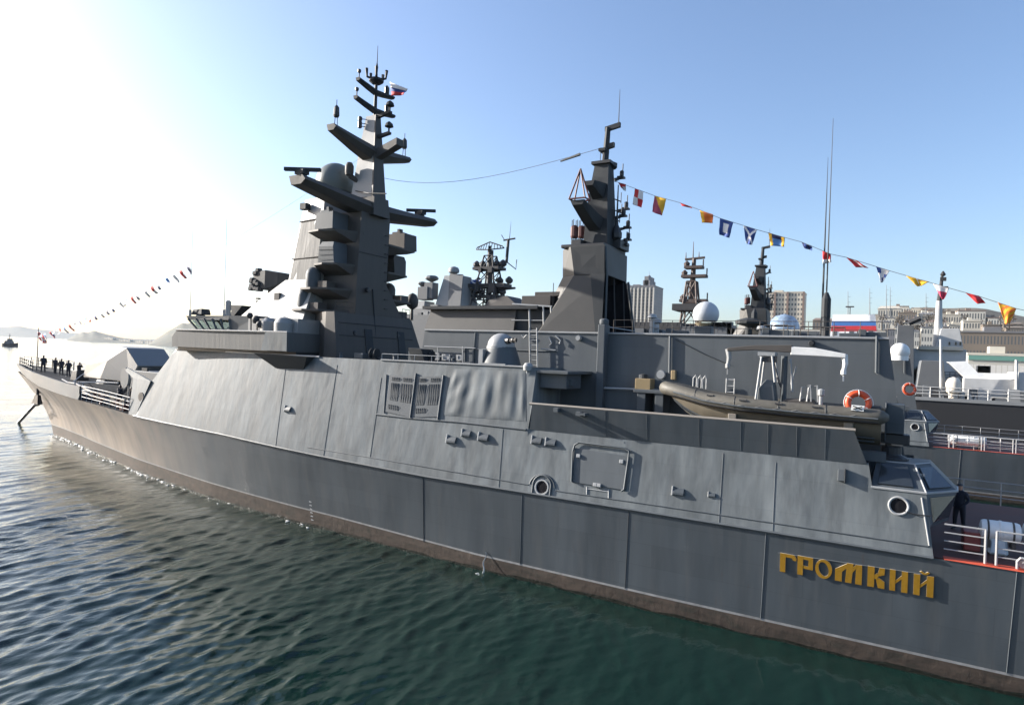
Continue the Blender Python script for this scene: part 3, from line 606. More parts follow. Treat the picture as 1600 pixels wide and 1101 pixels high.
# platforms with intercept boxes and radomes, both sides
def platform(z, xs, yo, sgn, yin, d=.75):
    Y = lambda o: 33+sgn*o
    mb = MB(); top = [(-33.1, Y(yin), z), (-29.95, Y(yin), z), (xs[1], Y(yo*.93), z), (lerp(xs[0], xs[1], .5), Y(yo+.1), z), (xs[0], Y(yo*.95), z)]
    t2 = [(x, y, z-.12) for x, y, _ in top]; bot = [(-33.0, Y(yin), z-d), (-30.1, Y(yin), z-d), (-30.5, Y(yin+.35), z-d*.75), (-31.6, Y(yin+.4), z-d*.75), (-32.8, Y(yin+.35), z-d*.75)]
    mb.loft([bot, t2, top]); return mb.build('platform', MASTG, TW)
for sgn in (-1, 1):
    PL = [(18.25, (-33.4, -31.0), 3.0), (16.05, (-32.7, -30.7), 3.05), (14.45, (-33.6, -31.2), 3.3), (13.05, (-34.2, -31.8), 3.4)] if sgn < 0 else [(17.9, (-32.4, -30.2), 4.7), (16.0, (-32.2, -30.2), 3.9), (14.15, (-32.6, -30.4), 4.7), (13.0, (-33, -30.6), 5.0)]
    for i, (z, xs, yo) in enumerate(PL):
        pf = platform(z, xs, yo, sgn, 1.3, .95 if i < 3 else .5)
        cx = (xs[0]+xs[1])/2+(.3 if i == 0 else .1 if i == 1 else -.15); Y = 33+sgn*(yo-.8)
        if i == 0:
            mb = MB(); mb.taper((cx-.85, cx+.8, Y-.72, Y+.72), (cx-.8, cx+.75, Y-.68, Y+.68), z, z+1.15); mb.box(cx-.7, cx+.1, Y-.4, Y+.4, z+1.15, z+1.35); mb.box(cx-.4, cx-.15, Y-.2, Y+.2, z+1.35, z+1.6); mb.build('intercept_antenna', GREYB if sgn < 0 else MASTG, pf, bevel=.03)
        elif i == 1:
            mb = MB(); mb.loft([[(cx-.75, Y-.62, z), (cx+.7, Y-.62, z), (cx+.7, Y+.62, z), (cx-.75, Y+.62, z)], [(cx-.68, Y-.68, z+1.1), (cx+.62, Y-.68, z+1.05), (cx+.62, Y+.68, z+1.05), (cx-.68, Y+.68, z+1.1)], [(cx-.5, Y-.55, z+1.42), (cx+.55, Y-.55, z+1.38), (cx+.55, Y+.55, z+1.38), (cx-.5, Y+.55, z+1.42)]])
            for k in range(3): mb.tube([(cx-.78, Y-.7, z+.3+.3*k), (cx+.7, Y-.7, z+.3+.28*k)], .02, 4)
            mb.build('intercept_antenna', GREYB if sgn < 0 else MASTG, pf, bevel=.04)
        else:
            r_ = .5 if sgn < 0 else .55; mb = MB(); mb.lathe((cx-.55, Y, z), [(r_*.92, 0), (r_, .3), (r_, .95), (r_*.85, 1.2), (r_*.5, 1.38), (.02, 1.44)], 18); mb.build('small_radome', GREYB if sgn < 0 else MASTG, pf, smooth=50)
            mb = MB(); mb.box(cx+.2, cx+1.0, Y-.3, Y+.5, z, z+.45); mb.build('equipment_box', MASTG, pf)
            if sgn > 0 and i == 3: mb = MB(); mb.lathe((-30.9, Y+1.0, z), [(.12, -.1), (.1, .7), (.42, .95), (.46, 1.4), (.3, 1.8), (.02, 1.95)], 14); mb.build('small_radome', MASTG, pf, smooth=50)
# hand rails, rungs and small fittings on the tower
for k in range(9):
    mb = MB(); z = 13.4+.62*k; mb.tube([(-29.93, 33.9-.02*k, z), (-29.78, 33.9-.02*k, z), (-29.78, 34.2-.02*k, z), (-29.93, 34.2-.02*k, z)], .02, 4); mb.build('rung', MASTG, TW)
for y0, y1, z in ((31.9, 32.6, 10.0), (35.2, 35.9, 10.0)):
    mb = MB(); xx = -29.42; mb.loft([[(xx, y0, z+.1), (xx, y1, z+.1), (xx-.3, y1, z+1.9), (xx-.3, y0, z+1.9)], [(xx+.05, y0, z+.1), (xx+.05, y1, z+.1), (xx-.25, y1, z+1.9), (xx-.25, y0, z+1.9)]]); mb.build('tower_door', DARKG, TW)
for z in (11.4, 12.2, 16.9): 
    mb = MB(); x_ = -29.6 if z < 12 else -29.72 if z < 13 else -29.92; mb.tube([(x_, 29.6 if z < 13 else 31.35, z), (x_, 36.8 if z < 13 else 34.1, z)], .018, 4); mb.build('plate_seam', DARKG, TW)
mb = MB()
for z in (13.2, 13.55): mb.tube([(-30.0, 29.5, z), (-30.0, 31.1, z)], .02, 4)
for y in (29.5, 30.0, 30.55, 31.1): mb.tube([(-30.0, y, 12.85), (-30.0, y, 13.55)], .022, 4)
mb.build('tower_rail', MASTG, TW)
mb = MB()
for z in (13.2, 13.55): mb.tube([(-30.0, 36.0, z), (-30.0, 36.85, z)], .02, 4)
for y in (36.0, 36.4, 36.85): mb.tube([(-30.0, y, 12.85), (-30.0, y, 13.55)], .022, 4)
mb.build('tower_rail', MASTG, TW)
# stanchions and gear along the upper deck edge
rg3 = random.Random(3)
for i in range(9):
    X = -28.6+1.35*i+rg3.uniform(-.3, .3); y = wallY(X, 10)+1.0+rg3.random()*.5; h = rg3.uniform(.3, .8)
    if abs(X+18) < 1.6: continue
    mb = MB()
    if i % 3 == 0: mb.lathe((X, y, 9.99), [(.14, 0), (.1, .06), (.1, .25), (.16, .28), (.02, .34)], 10); mb.build('deck_socket', GREYB, SS, smooth=40)
    elif i % 3 == 1: mb.box(X-.35, X+.35, y-.2, y+.25, 9.99, 9.99+h); mb.build('deck_locker', GREYB, SS, bevel=.03)
    else: mb.lathe((X, y, 9.99+.35), [(.3, -.2), (.3, -.16), (.14, -.15), (.14, .15), (.3, .16), (.3, .2)], 14, axis='x'); mb.box(X-.25, X+.25, y-.05, y+.05, 9.99, 10.3); mb.build('hose_reel', DARKG, SS)
# pole mast
mb = MB(); mb.loft([[(-29.9, 32.35, 20.5), (-29.9, 33.6, 20.5), (-32.0, 33.5, 20.5), (-32.0, 32.45, 20.5)], [(-30.15, 32.6, 24), (-30.15, 33.4, 24), (-31.6, 33.35, 24), (-31.6, 32.65, 24)], [(-30.35, 32.78, 26.4), (-30.35, 33.22, 26.4), (-31.2, 33.2, 26.4), (-31.2, 32.8, 26.4)]])
PM = mb.build('pole_mast', mat('fairing_pale_grey', (0, 0, 0)), SH)
mb = MB(); mb.loft([[(-29.85, 32.3, 20.5), (-29.85, 33.65, 20.5), (-30.0, 33.6, 20.5), (-30.0, 32.35, 20.5)], [(-30.3, 32.75, 26.4), (-30.3, 33.25, 26.4), (-30.4, 33.22, 26.4), (-30.4, 32.78, 26.4)]]); mb.build('mast_back', MASTG, PM)
mb = MB(); mb.tube([(-30.6, 33, 26.3), (-30.6, 33, 28.6), (-30.6, 33, 29.3)], [.13, .1, .07], 8); mb.build('topmast', DARKG, PM)
mb = MB(); beam(33, (29.2, 36.7), 23.75, 24.45, .95, .4, -30.7, .7, .4, mb)
mb.loft([[(-30.4, 32.75, 23.3), (-30.4, 33.25, 23.3), (-30.4, 33.25, 24.0), (-30.4, 32.75, 24.0)], [(-28.3, 32.65, 24.1), (-28.3, 33.35, 24.1), (-28.3, 33.35, 24.55), (-28.3, 32.65, 24.55)]])
YD = mb.build('yard', MASTG, PM)
for y in (29.6, 36.3):
    mb = MB(); z = 24.6
    for a, b in ((-.14, 0), (.14, 0), (0, .14)): mb.tube([(-30.7+a, y+b, z-.1), (-30.7+a*.6, y+b*.6, z+.7)], .03, 4)
    mb.lathe((-30.7, y, z+.6), [(.16, 0), (.2, .1), (.17, .6), (.05, .75)], 10); mb.tube([(-30.7, y, z+1.2), (-30.7, y, z+1.7)], .03, 4); mb.build('yard_antenna', BLKP, YD)
for z, yo, nm in ((28.15, 1.75, 'upper_yard'), (26.9, 1.9, 'upper_yard')):
    mb = MB(); beam(33, (33-yo, 33+yo), z-.15, z+.12, .34, .22, -30.6, .22, .2, mb); uy = mb.build(nm, DARKG, PM)
    mb = MB(); mb.tube([(-30.6, 33-yo*.94, z), (-30.6, 33-yo*.94, z+.8)], .04, 5); mb.lathe((-30.6, 33-yo*.94, z+.5), [(.03, 0), (.12, .1), (.12, .25), (.03, .3)], 8)
    mb.lathe((-30.6, 33+yo*.62, z+.1), [(.12, 0), (.17, .1), (.17, .5), (.05, .65)], 8); mb.build('lamp_cluster', BLKP, uy)
mb = MB(); mb.lathe((-30.6, 33, 28.6), [(.3, 0), (.5, .15), (.5, .3), (.2, .4)], 10)
for a in range(5):
    c, s = math.cos(a*1.256+.4), math.sin(a*1.256+.4); mb.tube([(-30.6, 33, 28.8), (-30.6+.65*c, 33+.65*s, 28.95), (-30.6+.7*c, 33+.7*s, 29.5)], [.08, .08, .11], 6)
mb.tube([(-30.6, 33, 29), (-30.6, 33, 31.2)], [.05, .015], 5); mb.lathe((-30.6, 33, 29.6), [(.02, 0), (.1, .1), (.02, .5)], 6); mb.build('direction_finder', DARKG, PM)
# brackets with lights on the pole mast
for z, s in ((26.35, .9), (24.95, 1.0)):
    mb = MB(); mb.loft([[(-30.4, 32.9, z-.15), (-30.4, 33.1, z-.15), (-30.4, 33.1, z+.1), (-30.4, 32.9, z+.1)], [(-29.2, 32.85, z+.05), (-29.2, 33.15, z+.05), (-29.2, 33.15, z+.2), (-29.2, 32.85, z+.2)]])
    mb.lathe((-29.3, 33, z+.2), [(.06, 0), (.06, .25), (.3, .35), (.24, .55), (.05, .7)], 10); mb.build('mast_bracket', DARKG, PM)
for z in (25.7, 26.2, 25.9):
    mb = MB(); mb.lathe((-31.5, 32.55, z), [(.05, -.15), (.14, -.1), (.14, .12), (.05, .18)], 8); mb.tube([(-31.5, 32.55, z), (-31.2, 32.8, z)], .03, 4); mb.build('signal_lamp', BLKP, PM)
mb = MB(); mb.tube([(-31.5, 32.7, 21.9), (-31.9, 32.2, 22.3)], [.15, .2], 6); mb.lathe((-31.9, 32.15, 22.3), [(.26, 0), (.3, .2), (.3, .6), (.18, .85), (.02, .9)], 12); mb.build('side_radome', MASTG, PM, smooth=50)
mb = MB(); mb.tube([(-31.6, 32.5, 21.3), (-30, 32.1, 20.9), (-28.4, 32.0, 20.7)], .04, 5); mb.build('stay_boom', DARKG, PM)
# ---- hangar block, its fittings
HY = 30.55   # port wall
mb = MB()
def hw(z): return 30.35 + (z-7.1)*.05
L = []
for X, in ((-24.0,), (-23.6,),): pass
mb.loft([[(-24.2, hw(7.1), 7.1), (.75, hw(7.1), 7.1), (.75, 66-hw(7.1), 7.1), (-24.2, 66-hw(7.1), 7.1)], [(-23.7, hw(11.85), 11.85), (.05, hw(11.85), 11.85), (.05, 66-hw(11.85), 11.85), (-23.7, 66-hw(11.85), 11.85)]], 0)
HG = mb.build('hangar', GREYB, SH)
mb = MB(); mb.add([(.76, 30.9, 4.22), (.76, 35.1, 4.22), (.76, 35.1, 7.1), (.76, 30.9, 7.1)], [(0, 1, 2, 3)]); mb.box(.1, .76, 29.4, 36.6, 4.2, 7.11); mb.build('hangar_door', DARKG, HG)
mb = MB(); mb.box(-20.6, -15.3, hw(9)-.35, 31, 9.3, 11.82) if False else None
mb.tube([(-23.7, hw(11.85)-.03, 11.86), (.05, hw(11.85)-.03, 11.86)], .05, 5); mb.build('roof_gutter', LITE, HG)
def hwall(px, py, out=.0):
    Y = 30.5
    for _ in range(8): p = onY(px, py, Y); Y = hw(p[2])-out
    return np.array(onY(px, py, Y))
def htube(pts, r, name, m, out=.08, parent=None):
    mb = MB(); mb.tube([hwall(x, y, out) for x, y in pts], r, 6); return mb.build(name, m, parent or HG)
# post and vertical pipes
mb = MB(); a, b = hwall(939, 612, .15), hwall(936, 512, .15); mb.box(a[0]-.2, a[0]+.18, a[1]-.25, a[1]+.4, a[2]-1.2, b[2]+.15); mb.lathe((a[0], a[1]+.05, b[2]+.1), [(.2, 0), (.24, .12), (.24, .3), (.1, .36)], 10); mb.build('corner_post', GREYB, HG, bevel=.03)
for px in (1047, 1370): htube([(px, 525), (px-1, 582), (px+2, 584)], .06, 'drain_pipe', GREYB)
mb = MB(); c = hwall(1053, 585, .15); mb.box(c[0]-.12, c[0]+.1, c[1]-.1, c[1]+.1, c[2]-.25, c[2]+.2); mb.build('wall_lamp', mat('tan_fitting', (.22, .16, .08), .5), HG, bevel=.03)
mb = MB(); c = hwall(1033, 585, .1); mb.lathe(tuple(c), [(.2, -.1), (.22, .05), (.1, .12)], 12, axis='y'); mb.build('wall_light', LITE, HG)
htube([(1055, 530), (1100, 553), (1140, 570)], .018, 'wall_cable', DARKG, .03)
htube([(943, 606), (1020, 609), (1060, 612)], .06, 'wall_ledge', LITE, .2)
htube([(1000, 598), (1000, 585)], .05, 'pipe', GREYB, .25); 
mb = MB(); c = hwall(1008, 601, .35); mb.box(c[0]-.4, c[0]+.35, c[1]-.3, c[1]+.5, c[2]-.28, c[2]+.3); mb.build('tan_box', mat('tan_fitting', (0, 0, 0)), HG, bevel=.02)
mb = MB(); c = hwall(1006, 588, .3); mb.lathe(tuple(c), [(.02, -.15), (.18, -.1), (.18, .1), (.02, .15)], 10); mb.build('wall_bell', DARKG, HG)
# shelter frame at the foot of the wall
mb = MB()
for px in (1006, 1034):
    a = hwall(px, 612, .9); mb.box(a[0]-.22, a[0]+.18, a[1]-.3, a[1]+.8, 7.15, 9.05)
a = hwall(1000, 612, .9); b = hwall(1068, 616, .9); mb.box(a[0]-.2, b[0], a[1]-.35, a[1]+.85, 9.05, 9.2)
mb.build('boat_deck_locker', GREYB, HG, bevel=.02)
mb = MB(); a = hwall(950, 613, .6); b = hwall(1000, 632, .6); mb.box(a[0], b[0], a[1]-.2, a[1]+.6, 7.15, 8.15); mb.build('deck_locker', GREYB, HG, bevel=.03)
def ladder(p0, p1, w, name, m, parent, n=10, ax=(1, 0, 0)):
    mb = MB(); p0 = np.array(p0); p1 = np.array(p1); a = np.array(ax)*w/2
    for s in (-1, 1): mb.tube([p0+s*a, p1+s*a], .035, 5)
    for i in range(n):
        q = p0+(p1-p0)*(i+.5)/n; mb.tube([q-a, q+a], .02, 4)
    return mb.build(name, m, parent)
ladder(hwall(834, 582, .25), hwall(833, 512, .25), .45, 'ladder', LITE, HG, 9)
for pts in ([(858, 527), (862, 536), (858, 540)], [(868, 524), (876, 532), (874, 537)], [(815, 523), (818, 528), (823, 523)], [(846, 545), (868, 547)]): htube(pts, .035, 'wall_pipe', LITE, .12)
mb = MB(); c = hwall(904, 528, .12); mb.lathe(tuple(c), [(.13, -.1), (.15, .1), (.05, .15)], 10, axis='y'); mb.build('wall_light', LITE, HG)
for px in (1109, 1116, 1123, 1130): pass
mb = MB()
for dx in (0, .22, .44): 
    a = hwall(1083, 601, .3); mb.tube([(a[0]+dx, a[1], 9.0), (a[0]+dx, a[1], a[2]+.3), (a[0]+dx+.1, a[1], a[2]+.45), (a[0]+dx+.16, a[1], a[2]+.3), (a[0]+dx+.16, a[1], 9.0)], .03, 5)
mb.build('hand_rails', LITE, HG)
mb = MB(); a = hwall(1142, 605, .3); mb.tube([(a[0]-.2, a[1], 8.8), (a[0]-.2, a[1], a[2]+.4)], .03, 5); mb.tube([(a[0]+.15, a[1], 8.8), (a[0]+.15, a[1], a[2]+.4)], .03, 5)
for k in range(4): mb.tube([(a[0]-.2, a[1], a[2]-.5+.28*k), (a[0]+.15, a[1], a[2]-.5+.28*k)], .03, 4)
mb.build('short_ladder', LITE, HG)
# platform shelf with searchlight behind the gun
mb = MB(); a = onY(838, 576, 28.3); mb.box(-14.55, -12.9, 27.6, 30.5, 9.75, 9.9); mb.box(-14.5, -13.1, 27.9, 29.6, 9.05, 9.75); mb.box(-13.15, -12.95, 28.2, 28.6, 9.2, 9.5); mb.build('gun_deck_ledge', GREYB, HG, bevel=.02)
mb = MB(); a = onY(825, 575, 27.7); mb.lathe((a[0], a[1], a[2]-.35), [(.1, 0), (.1, .2), (.22, .24), (.25, .45), (.15, .6), (.02, .62)], 14); mb.build('searchlight', LITE, SS, smooth=40)
# window-like panels on the forward wall
for x0, x1, y0, y1 in ((675, 687, 551, 562), (691, 704, 553, 563), (714, 722, 554, 563), (725, 741, 541, 567), (661, 671, 553, 566)):
    mb = MB(); A = [hwall(x0, y0, .03), hwall(x1, y0+.5, .03), hwall(x1, y1+.5, .03), hwall(x0, y1, .03)]; B = [hwall(x0+2, y0+2, .035), hwall(x1-2, y0+2, .035), hwall(x1-2, y1-2, .035), hwall(x0+2, y1-2, .035)]
    mb.loft([[tuple(p) for p in A], [tuple(p+np.array([0, -.05, 0])) for p in A], [tuple(p+np.array([0, -.05, 0])) for p in B], [tuple(p) for p in B]], 0); mb.build('wall_panel', LITE if x0 < 720 else GREYB, HG)
htube([(663, 541), (743, 544)], .035, 'hand_rail', LITE, .2); htube([(684, 541), (684, 568)], .025, 'hand_rail', LITE, .2); htube([(723, 541), (723, 570)], .03, 'hand_rail', LITE, .2)
htube([(743, 516), (741, 545), (870, 549)], .03, 'plate_seam', GREY, .02)
# launcher house on the roof, overhanging roof plate and open frame at its after end
mb = MB(); a = onY(667, 518, 31.3); b = onY(806, 518, 31.3)
mb.loft([[(a[0], 31.0, 11.85), (b[0], 31.0, 11.85), (b[0], 35, 11.85), (a[0], 35, 11.85)], [(a[0]+.3, 31.25, 13.15), (b[0], 31.25, 13.1), (b[0], 34.75, 13.1), (a[0]+.3, 34.75, 13.15)]]); LH = mb.build('launcher_house', FUNG, SH)
mb = MB(); mb.box(a[0]-.1, b[0]+1.5, 30.9, 35.1, 13.12, 13.3); mb.box(b[0], b[0]+2.3, 31.3, 34.7, 11.85, 13.1); mb.build('launcher_roof', DARKG, LH)
mb = MB()
for px in (828, 850, 862):
    p = onY(px, 517, 31.0); mb.tube([(p[0], 31.0, 11.85), (p[0]-.1, 31.0, 13.25)], .05, 5)
p, q = onY(800, 485, 31.0), onY(862, 490, 31.0); mb.tube([(p[0], 31.0, 13.4), (q[0], 31.0, 13.25)], .05, 5)
mb.tube([(q[0], 31, 12.5), (p[0], 31, 12.5)], .03, 4); mb.build('roof_frame', LITE, LH)
mb = MB(); p = onY(843, 490, 32); mb.box(p[0]-.9, p[0]+.9, 31.5, 33.5, 13.3, 13.9); mb.box(p[0]-.3, p[0]+1.3, 31.9, 32.5, 13.9, 14.15); mb.tube([(p[0]+1.0, 31.6, 13.3), (p[0]+1.0, 31.6, 14.6)], .03, 4); mb.build('roof_equipment', MASTG, LH, bevel=.04)
mb = MB(); p = onY(790, 487, 32.5); 
mb.loft([[(p[0]-1.2, 32, 13.3), (p[0]+1.2, 32, 13.3), (p[0]+1.2, 34, 13.3), (p[0]-1.2, 34, 13.3)], [(p[0]-1.0, 32.2, 13.75), (p[0]+.2, 32.2, 14.0), (p[0]+.2, 33.8, 14.0), (p[0]-1.0, 33.8, 13.75)]]); mb.build('roof_hatch', MASTG, LH)
# funnel with the after mast
mb = MB()
zt, zw, zb_ = 16.45, 14.95, 11.85
top = [(-12.75, 31.15), (-12.95, 35.0), (-15.3, 34.6), (-15.6, 32.1), (-14.75, 31.25)]
wst = [(-12.72, 31.2), (-12.85, 34.8), (-15.2, 34.4), (-15.5, 32.0), (-14.45, 31.2)]
bot = [(-12.65, 30.85), (-12.45, 35.2), (-15.6, 35.6), (-17.6, 33.0), (-16.2, 30.75)]
A_ = [(x, y, zb_) for x, y in bot]; B_ = [(x, y, zw-.01) for x, y in wst]; mb.add(A_+B_, [(i, (i+1) % 5, 5+(i+1) % 5, 5+i) for i in range(1, 5)]+[(4, 3, 2, 1, 0)], 0); mb.loft([[(x, y, zw) for x, y in wst], [(x, y, zt) for x, y in top]], 0)
FN = mb.build('funnel', FUNG, SH)
mb = MB(); mb.ext([(-13.5, 31.17, zw), (-12.7, 31.17, zw), (-12.62, 30.83, zb_), (-12.95, 30.83, zb_)], (0, -.02, 0)); mb.ext([(-14.7, 31.2, zt-.02), (-12.76, 31.12, zt-.02), (-12.72, 31.17, zw), (-14.43, 31.17, zw)], (0, -.02, 0)); mb.build('funnel_cheek', DARKG, FN)
mb = MB(); q0 = [(-12.73, 31.3, 14.93), (-12.83, 34.6, 14.93), (-12.47, 35.05, 11.88), (-12.64, 31.05, 11.88)]; q1 = [(-14.2, 31.6, 14.5), (-14.2, 34.0, 14.5), (-14.2, 34.4, 11.88), (-14.4, 31.4, 11.88)]
mb.add(q0+q1, [(4, 5, 6, 7)]+[(i, (i+1) % 4, 4+(i+1) % 4, 4+i) for i in range(4)]); EX = mb.build('exhaust_opening', BLACK, FN)
mb = MB(); mb.tube([(-12.62, 31.3, 11.9), (-12.66, 31.35, 14.95), (-12.74, 31.2, 16.4)], .07, 5); mb.build('opening_trim', GREYB, FN)
mb = MB(); mb.tube([(-12.74, 34.75, 14.95), (-12.4, 35.2, 11.9)], .07, 5); mb.build('opening_trim', GREYB, FN)
for y in (32.2, 33.6):
    mb = MB(); mb.tube([(-12.6, y, 14.8), (-12.45, y+.1, 11.9)], .035, 5); mb.build('exhaust_bar', DARKG, EX)
mb = MB(); mb.tube([(-12.35, 31.2, 12.2), (-12.35, 35.0, 12.2)], .03, 4); mb.build('guard_rail', LITE, FN)
mb = MB(); mb.loft([[(-13.1, 32.3, 16.3), (-13.1, 33.75, 16.3), (-14.6, 33.6, 16.3), (-14.6, 32.4, 16.3)], [(-13.25, 32.45, 19.3), (-13.25, 33.55, 19.3), (-14.4, 33.5, 19.3), (-14.4, 32.5, 19.3)], [(-13.35, 32.65, 21.3), (-13.35, 33.35, 21.3), (-14.15, 33.3, 21.3), (-14.15, 32.7, 21.3)]])
AM = mb.build('after_mast', DARKG, SH)
mb = MB(); mb.tube([(-13.7, 33, 21.2), (-13.6, 33, 23.2)], [.2, .15], 8); mb.ext([(-13.75, 32.9, 23.0), (-12.9, 32.9, 23.15), (-12.9, 32.9, 23.4), (-13.75, 32.9, 23.25)], (0, .2, 0)); mb.ext([(-13.7, 32.9, 22.0), (-13.2, 32.9, 22.1), (-13.2, 32.9, 22.35), (-13.7, 32.9, 22.3)], (0, .2, 0)); mb.box(-14.0, -13.6, 32.7, 33.3, 21.9, 22.05)
mb.tube([(-13.0, 33, 23.3), (-13.0, 33, 25.2)], [.03, .012], 4); mb.tube([(-13.9, 32.8, 21.2), (-13.9, 32.8, 22.1)], .02, 4); mb.build('topmast', DARKG, AM)
mb = MB(); mb.lathe((-13.4, 33.3, 21.0), [(.2, 0), (.3, .1), (.3, .3), (.1, .4)], 8); mb.box(-14.3, -13.2, 32.5, 33.5, 21.15, 21.3); mb.build('mast_cap', BLKP, AM)
def arm(pts, w, d, name):
    mb = MB(); L = []
    for (x, y, z), ww, dd in zip(pts, w, d): L.append([(x-ww, y, z+dd/2), (x+ww, y, z+dd/2), (x+ww*.7, y, z-dd/2), (x-ww*.7, y, z-dd/2)])
    mb.loft(L); return mb.build(name, DARKG, AM)
p = onX(922, 282, -13.9); a1 = arm([(-13.9, p[1]-.1, p[2]-.15), (-13.8, 32.5, 19.6), (-13.7, 33.5, 19.3)], (.3, .45, .4), (.25, .8, .5), 'yard')
p = onX(902, 316, -14.1); a2 = arm([(-14.1, p[1], p[2]), (-14, 31.6, 18.1), (-13.8, 33, 17.6), (-13.6, 34.2, 17.6)], (.4, .45, .5, .3), (.25, .5, .75, .4), 'yard')
mb = MB(); y0, z0 = p[1]+.25, p[2]+.2
for a, b in ((-.45, -.3), (.45, -.3), (-.45, .35), (.45, .35)): mb.tube([(-14.1+a, y0+b, z0), (-14.1, y0, z0+1.6)], .045, 5)
mb.tube([(-14.55, y0-.3, z0), (-13.65, y0-.3, z0), (-13.65, y0+.35, z0), (-14.55, y0+.35, z0), (-14.55, y0-.3, z0)], .05, 5); mb.build('antenna_frame', mat('dark_red_fitting', (.07, .016, .014), .6), a2)
for px in (897, 908):
    q = onX(px, 378, -14.9); mb = MB(); 
    for a in range(4): mb.tube([(-14.9+.16*math.cos(a*1.57), q[1]+.16*math.sin(a*1.57), q[2]-.3), (-14.9+.16*math.cos(a*1.57), q[1]+.16*math.sin(a*1.57), q[2]+1.2)], .025, 4, 1)
    mb.lathe((-14.9, q[1], q[2]+.2), [(.18, 0), (.22, .1), (.22, .6), (.1, .7)], 10, 0); mb.build('lantern', [mat('dark_red_fitting', (0, 0, 0)), DARKG], AM)
mb = MB(); mb.box(-15.4, -12.9, 31.4, 34.6, 16.44, 16.62); mb.box(-15.0, -14.4, 31.8, 33.0, 16.62, 16.95); mb.box(-13.4, -12.7, 33.2, 34.6, 16.6, 17.1); mb.build('mast_base', BLKP, AM, bevel=.03)
for y, z, dx in ((33.6, 18.5, .9), (33.9, 17.9, 1.2), (33.8, 16.9, 1.1), (34.1, 19.0, .8), (33.5, 20.6, .6), (34.3, 17.3, 1.0)):
    mb = MB(); dx *= .55; mb.tube([(-13.3, y, z-.15), (-13.3+dx, y+.2, z)], [.12, .06], 5); mb.box(-13.3+dx-.2, -13.3+dx+.15, y, y+.4, z-.05, z+.05); mb.lathe((-13.3+dx, y+.2, z+.05), [(.04, 0), (.12, .05), (.12, .28), (.05, .34)], 8); mb.tube([(-13.3+dx+.05, y+.2, z+.2), (-13.3+dx+.05, y+.2, z+.75)], .03, 4); mb.build('mast_light', BLKP, AM)
mb = MB(); c = onX(964, 345, -13); x, y = -13.0, c[1]
mb.tube([(x, y, 16.9), (x, y, 18.0), (x, y, 20.1)], [.09, .06, .03], 5); mb.lathe((x, y, 17.0), [(.1, 0), (.32, .2), (.32, .45), (.1, .9), (.05, 1.5)], 8)
for z, l in ((18.6, .8), (19.2, .6), (18.1, .5)): mb.tube([(x, y-l, z), (x, y+l*.8, z+.1)], .035, 4); mb.tube([(x, y+l*.8, z), (x, y+l*.8, z+.6)], .025, 4)
mb.build('after_antenna', BLKP, AM)
# tall whip aerials on a post by the hangar's after end
mb = MB(); p = onY(1289, 524, 33); t_ = onY(1293, 457, 33)
mb.lathe((p[0], 33, 11.85), [(.18, 0), (.18, 1.0), (.2, 1.05), (.2, t_[2]-11.85-.3), (.08, t_[2]-11.85)], 10); b_ = onY(1303, 185, 33); mb.tube([(p[0], 33, t_[2]-.1), (p[0], 33, b_[2])], [.035, .01], 5); WA = mb.build('whip_aerial', DARKG, SH)
mb = MB(); p2 = onY(1283, 524, 33.6); mb.tube([(p2[0], 33.7, 11.85), (p2[0], 33.7, 15.0), (p2[0], 33.7, 20.5)], [.06, .045, .008], 6); mb.build('second_whip', DARKG, WA)
rg4 = random.Random(14)
for i in range(16):
    X = rg4.uniform(-11.5, -.8); y = rg4.uniform(31, 33.5); h = rg4.uniform(.25, .9); mb = MB(); k = i % 4
    if k == 0: mb.lathe((X, y, 11.85), [(.14, 0), (.12, h), (.26, h+.04), (.2, h+.2), (.02, h+.24)], 10); mb.build('mushroom_vent', LITE, HG, smooth=40)
    elif k == 1: mb.box(X-.4, X+.4, y-.3, y+.3, 11.85, 11.85+h*.6); mb.build('roof_locker', GREYB, HG, bevel=.03)
    elif k == 2: mb.box(X-.2, X+.9, y-.1, y+.1, 11.85, 12.0+h*.3); mb.box(X-.2, X+.1, y-.2, y+.2, 11.85, 12.1+h*.3); mb.build('cable_trunk', GREYB, HG, bevel=.02)
    else: mb.tube([(X-.5, y, 11.85), (X-.5, y, 12.4), (X+.5, y, 12.4), (X+.5, y, 11.85)], .035, 5); mb.build('roof_hoop', MASTG, HG)
# hangar roof rails (thin)
mb = MB()
for z in (12.2, 12.55): mb.tube([(-12, 30.9, z), (0, 30.9, z)], .014, 4)
for i in range(13): mb.tube([(-12+i, 30.9, 11.85), (-12+i, 30.9, 12.55)], .016, 4)
mb.build('roof_rail', MASTG, HG)
mb = MB(); c = hwall(1268, 536, .1); mb.lathe(tuple(c), [(.1, -.1), (.14, .1), (.04, .2)], 8, axis='y'); mb.build('wall_light', DARKG, HG)

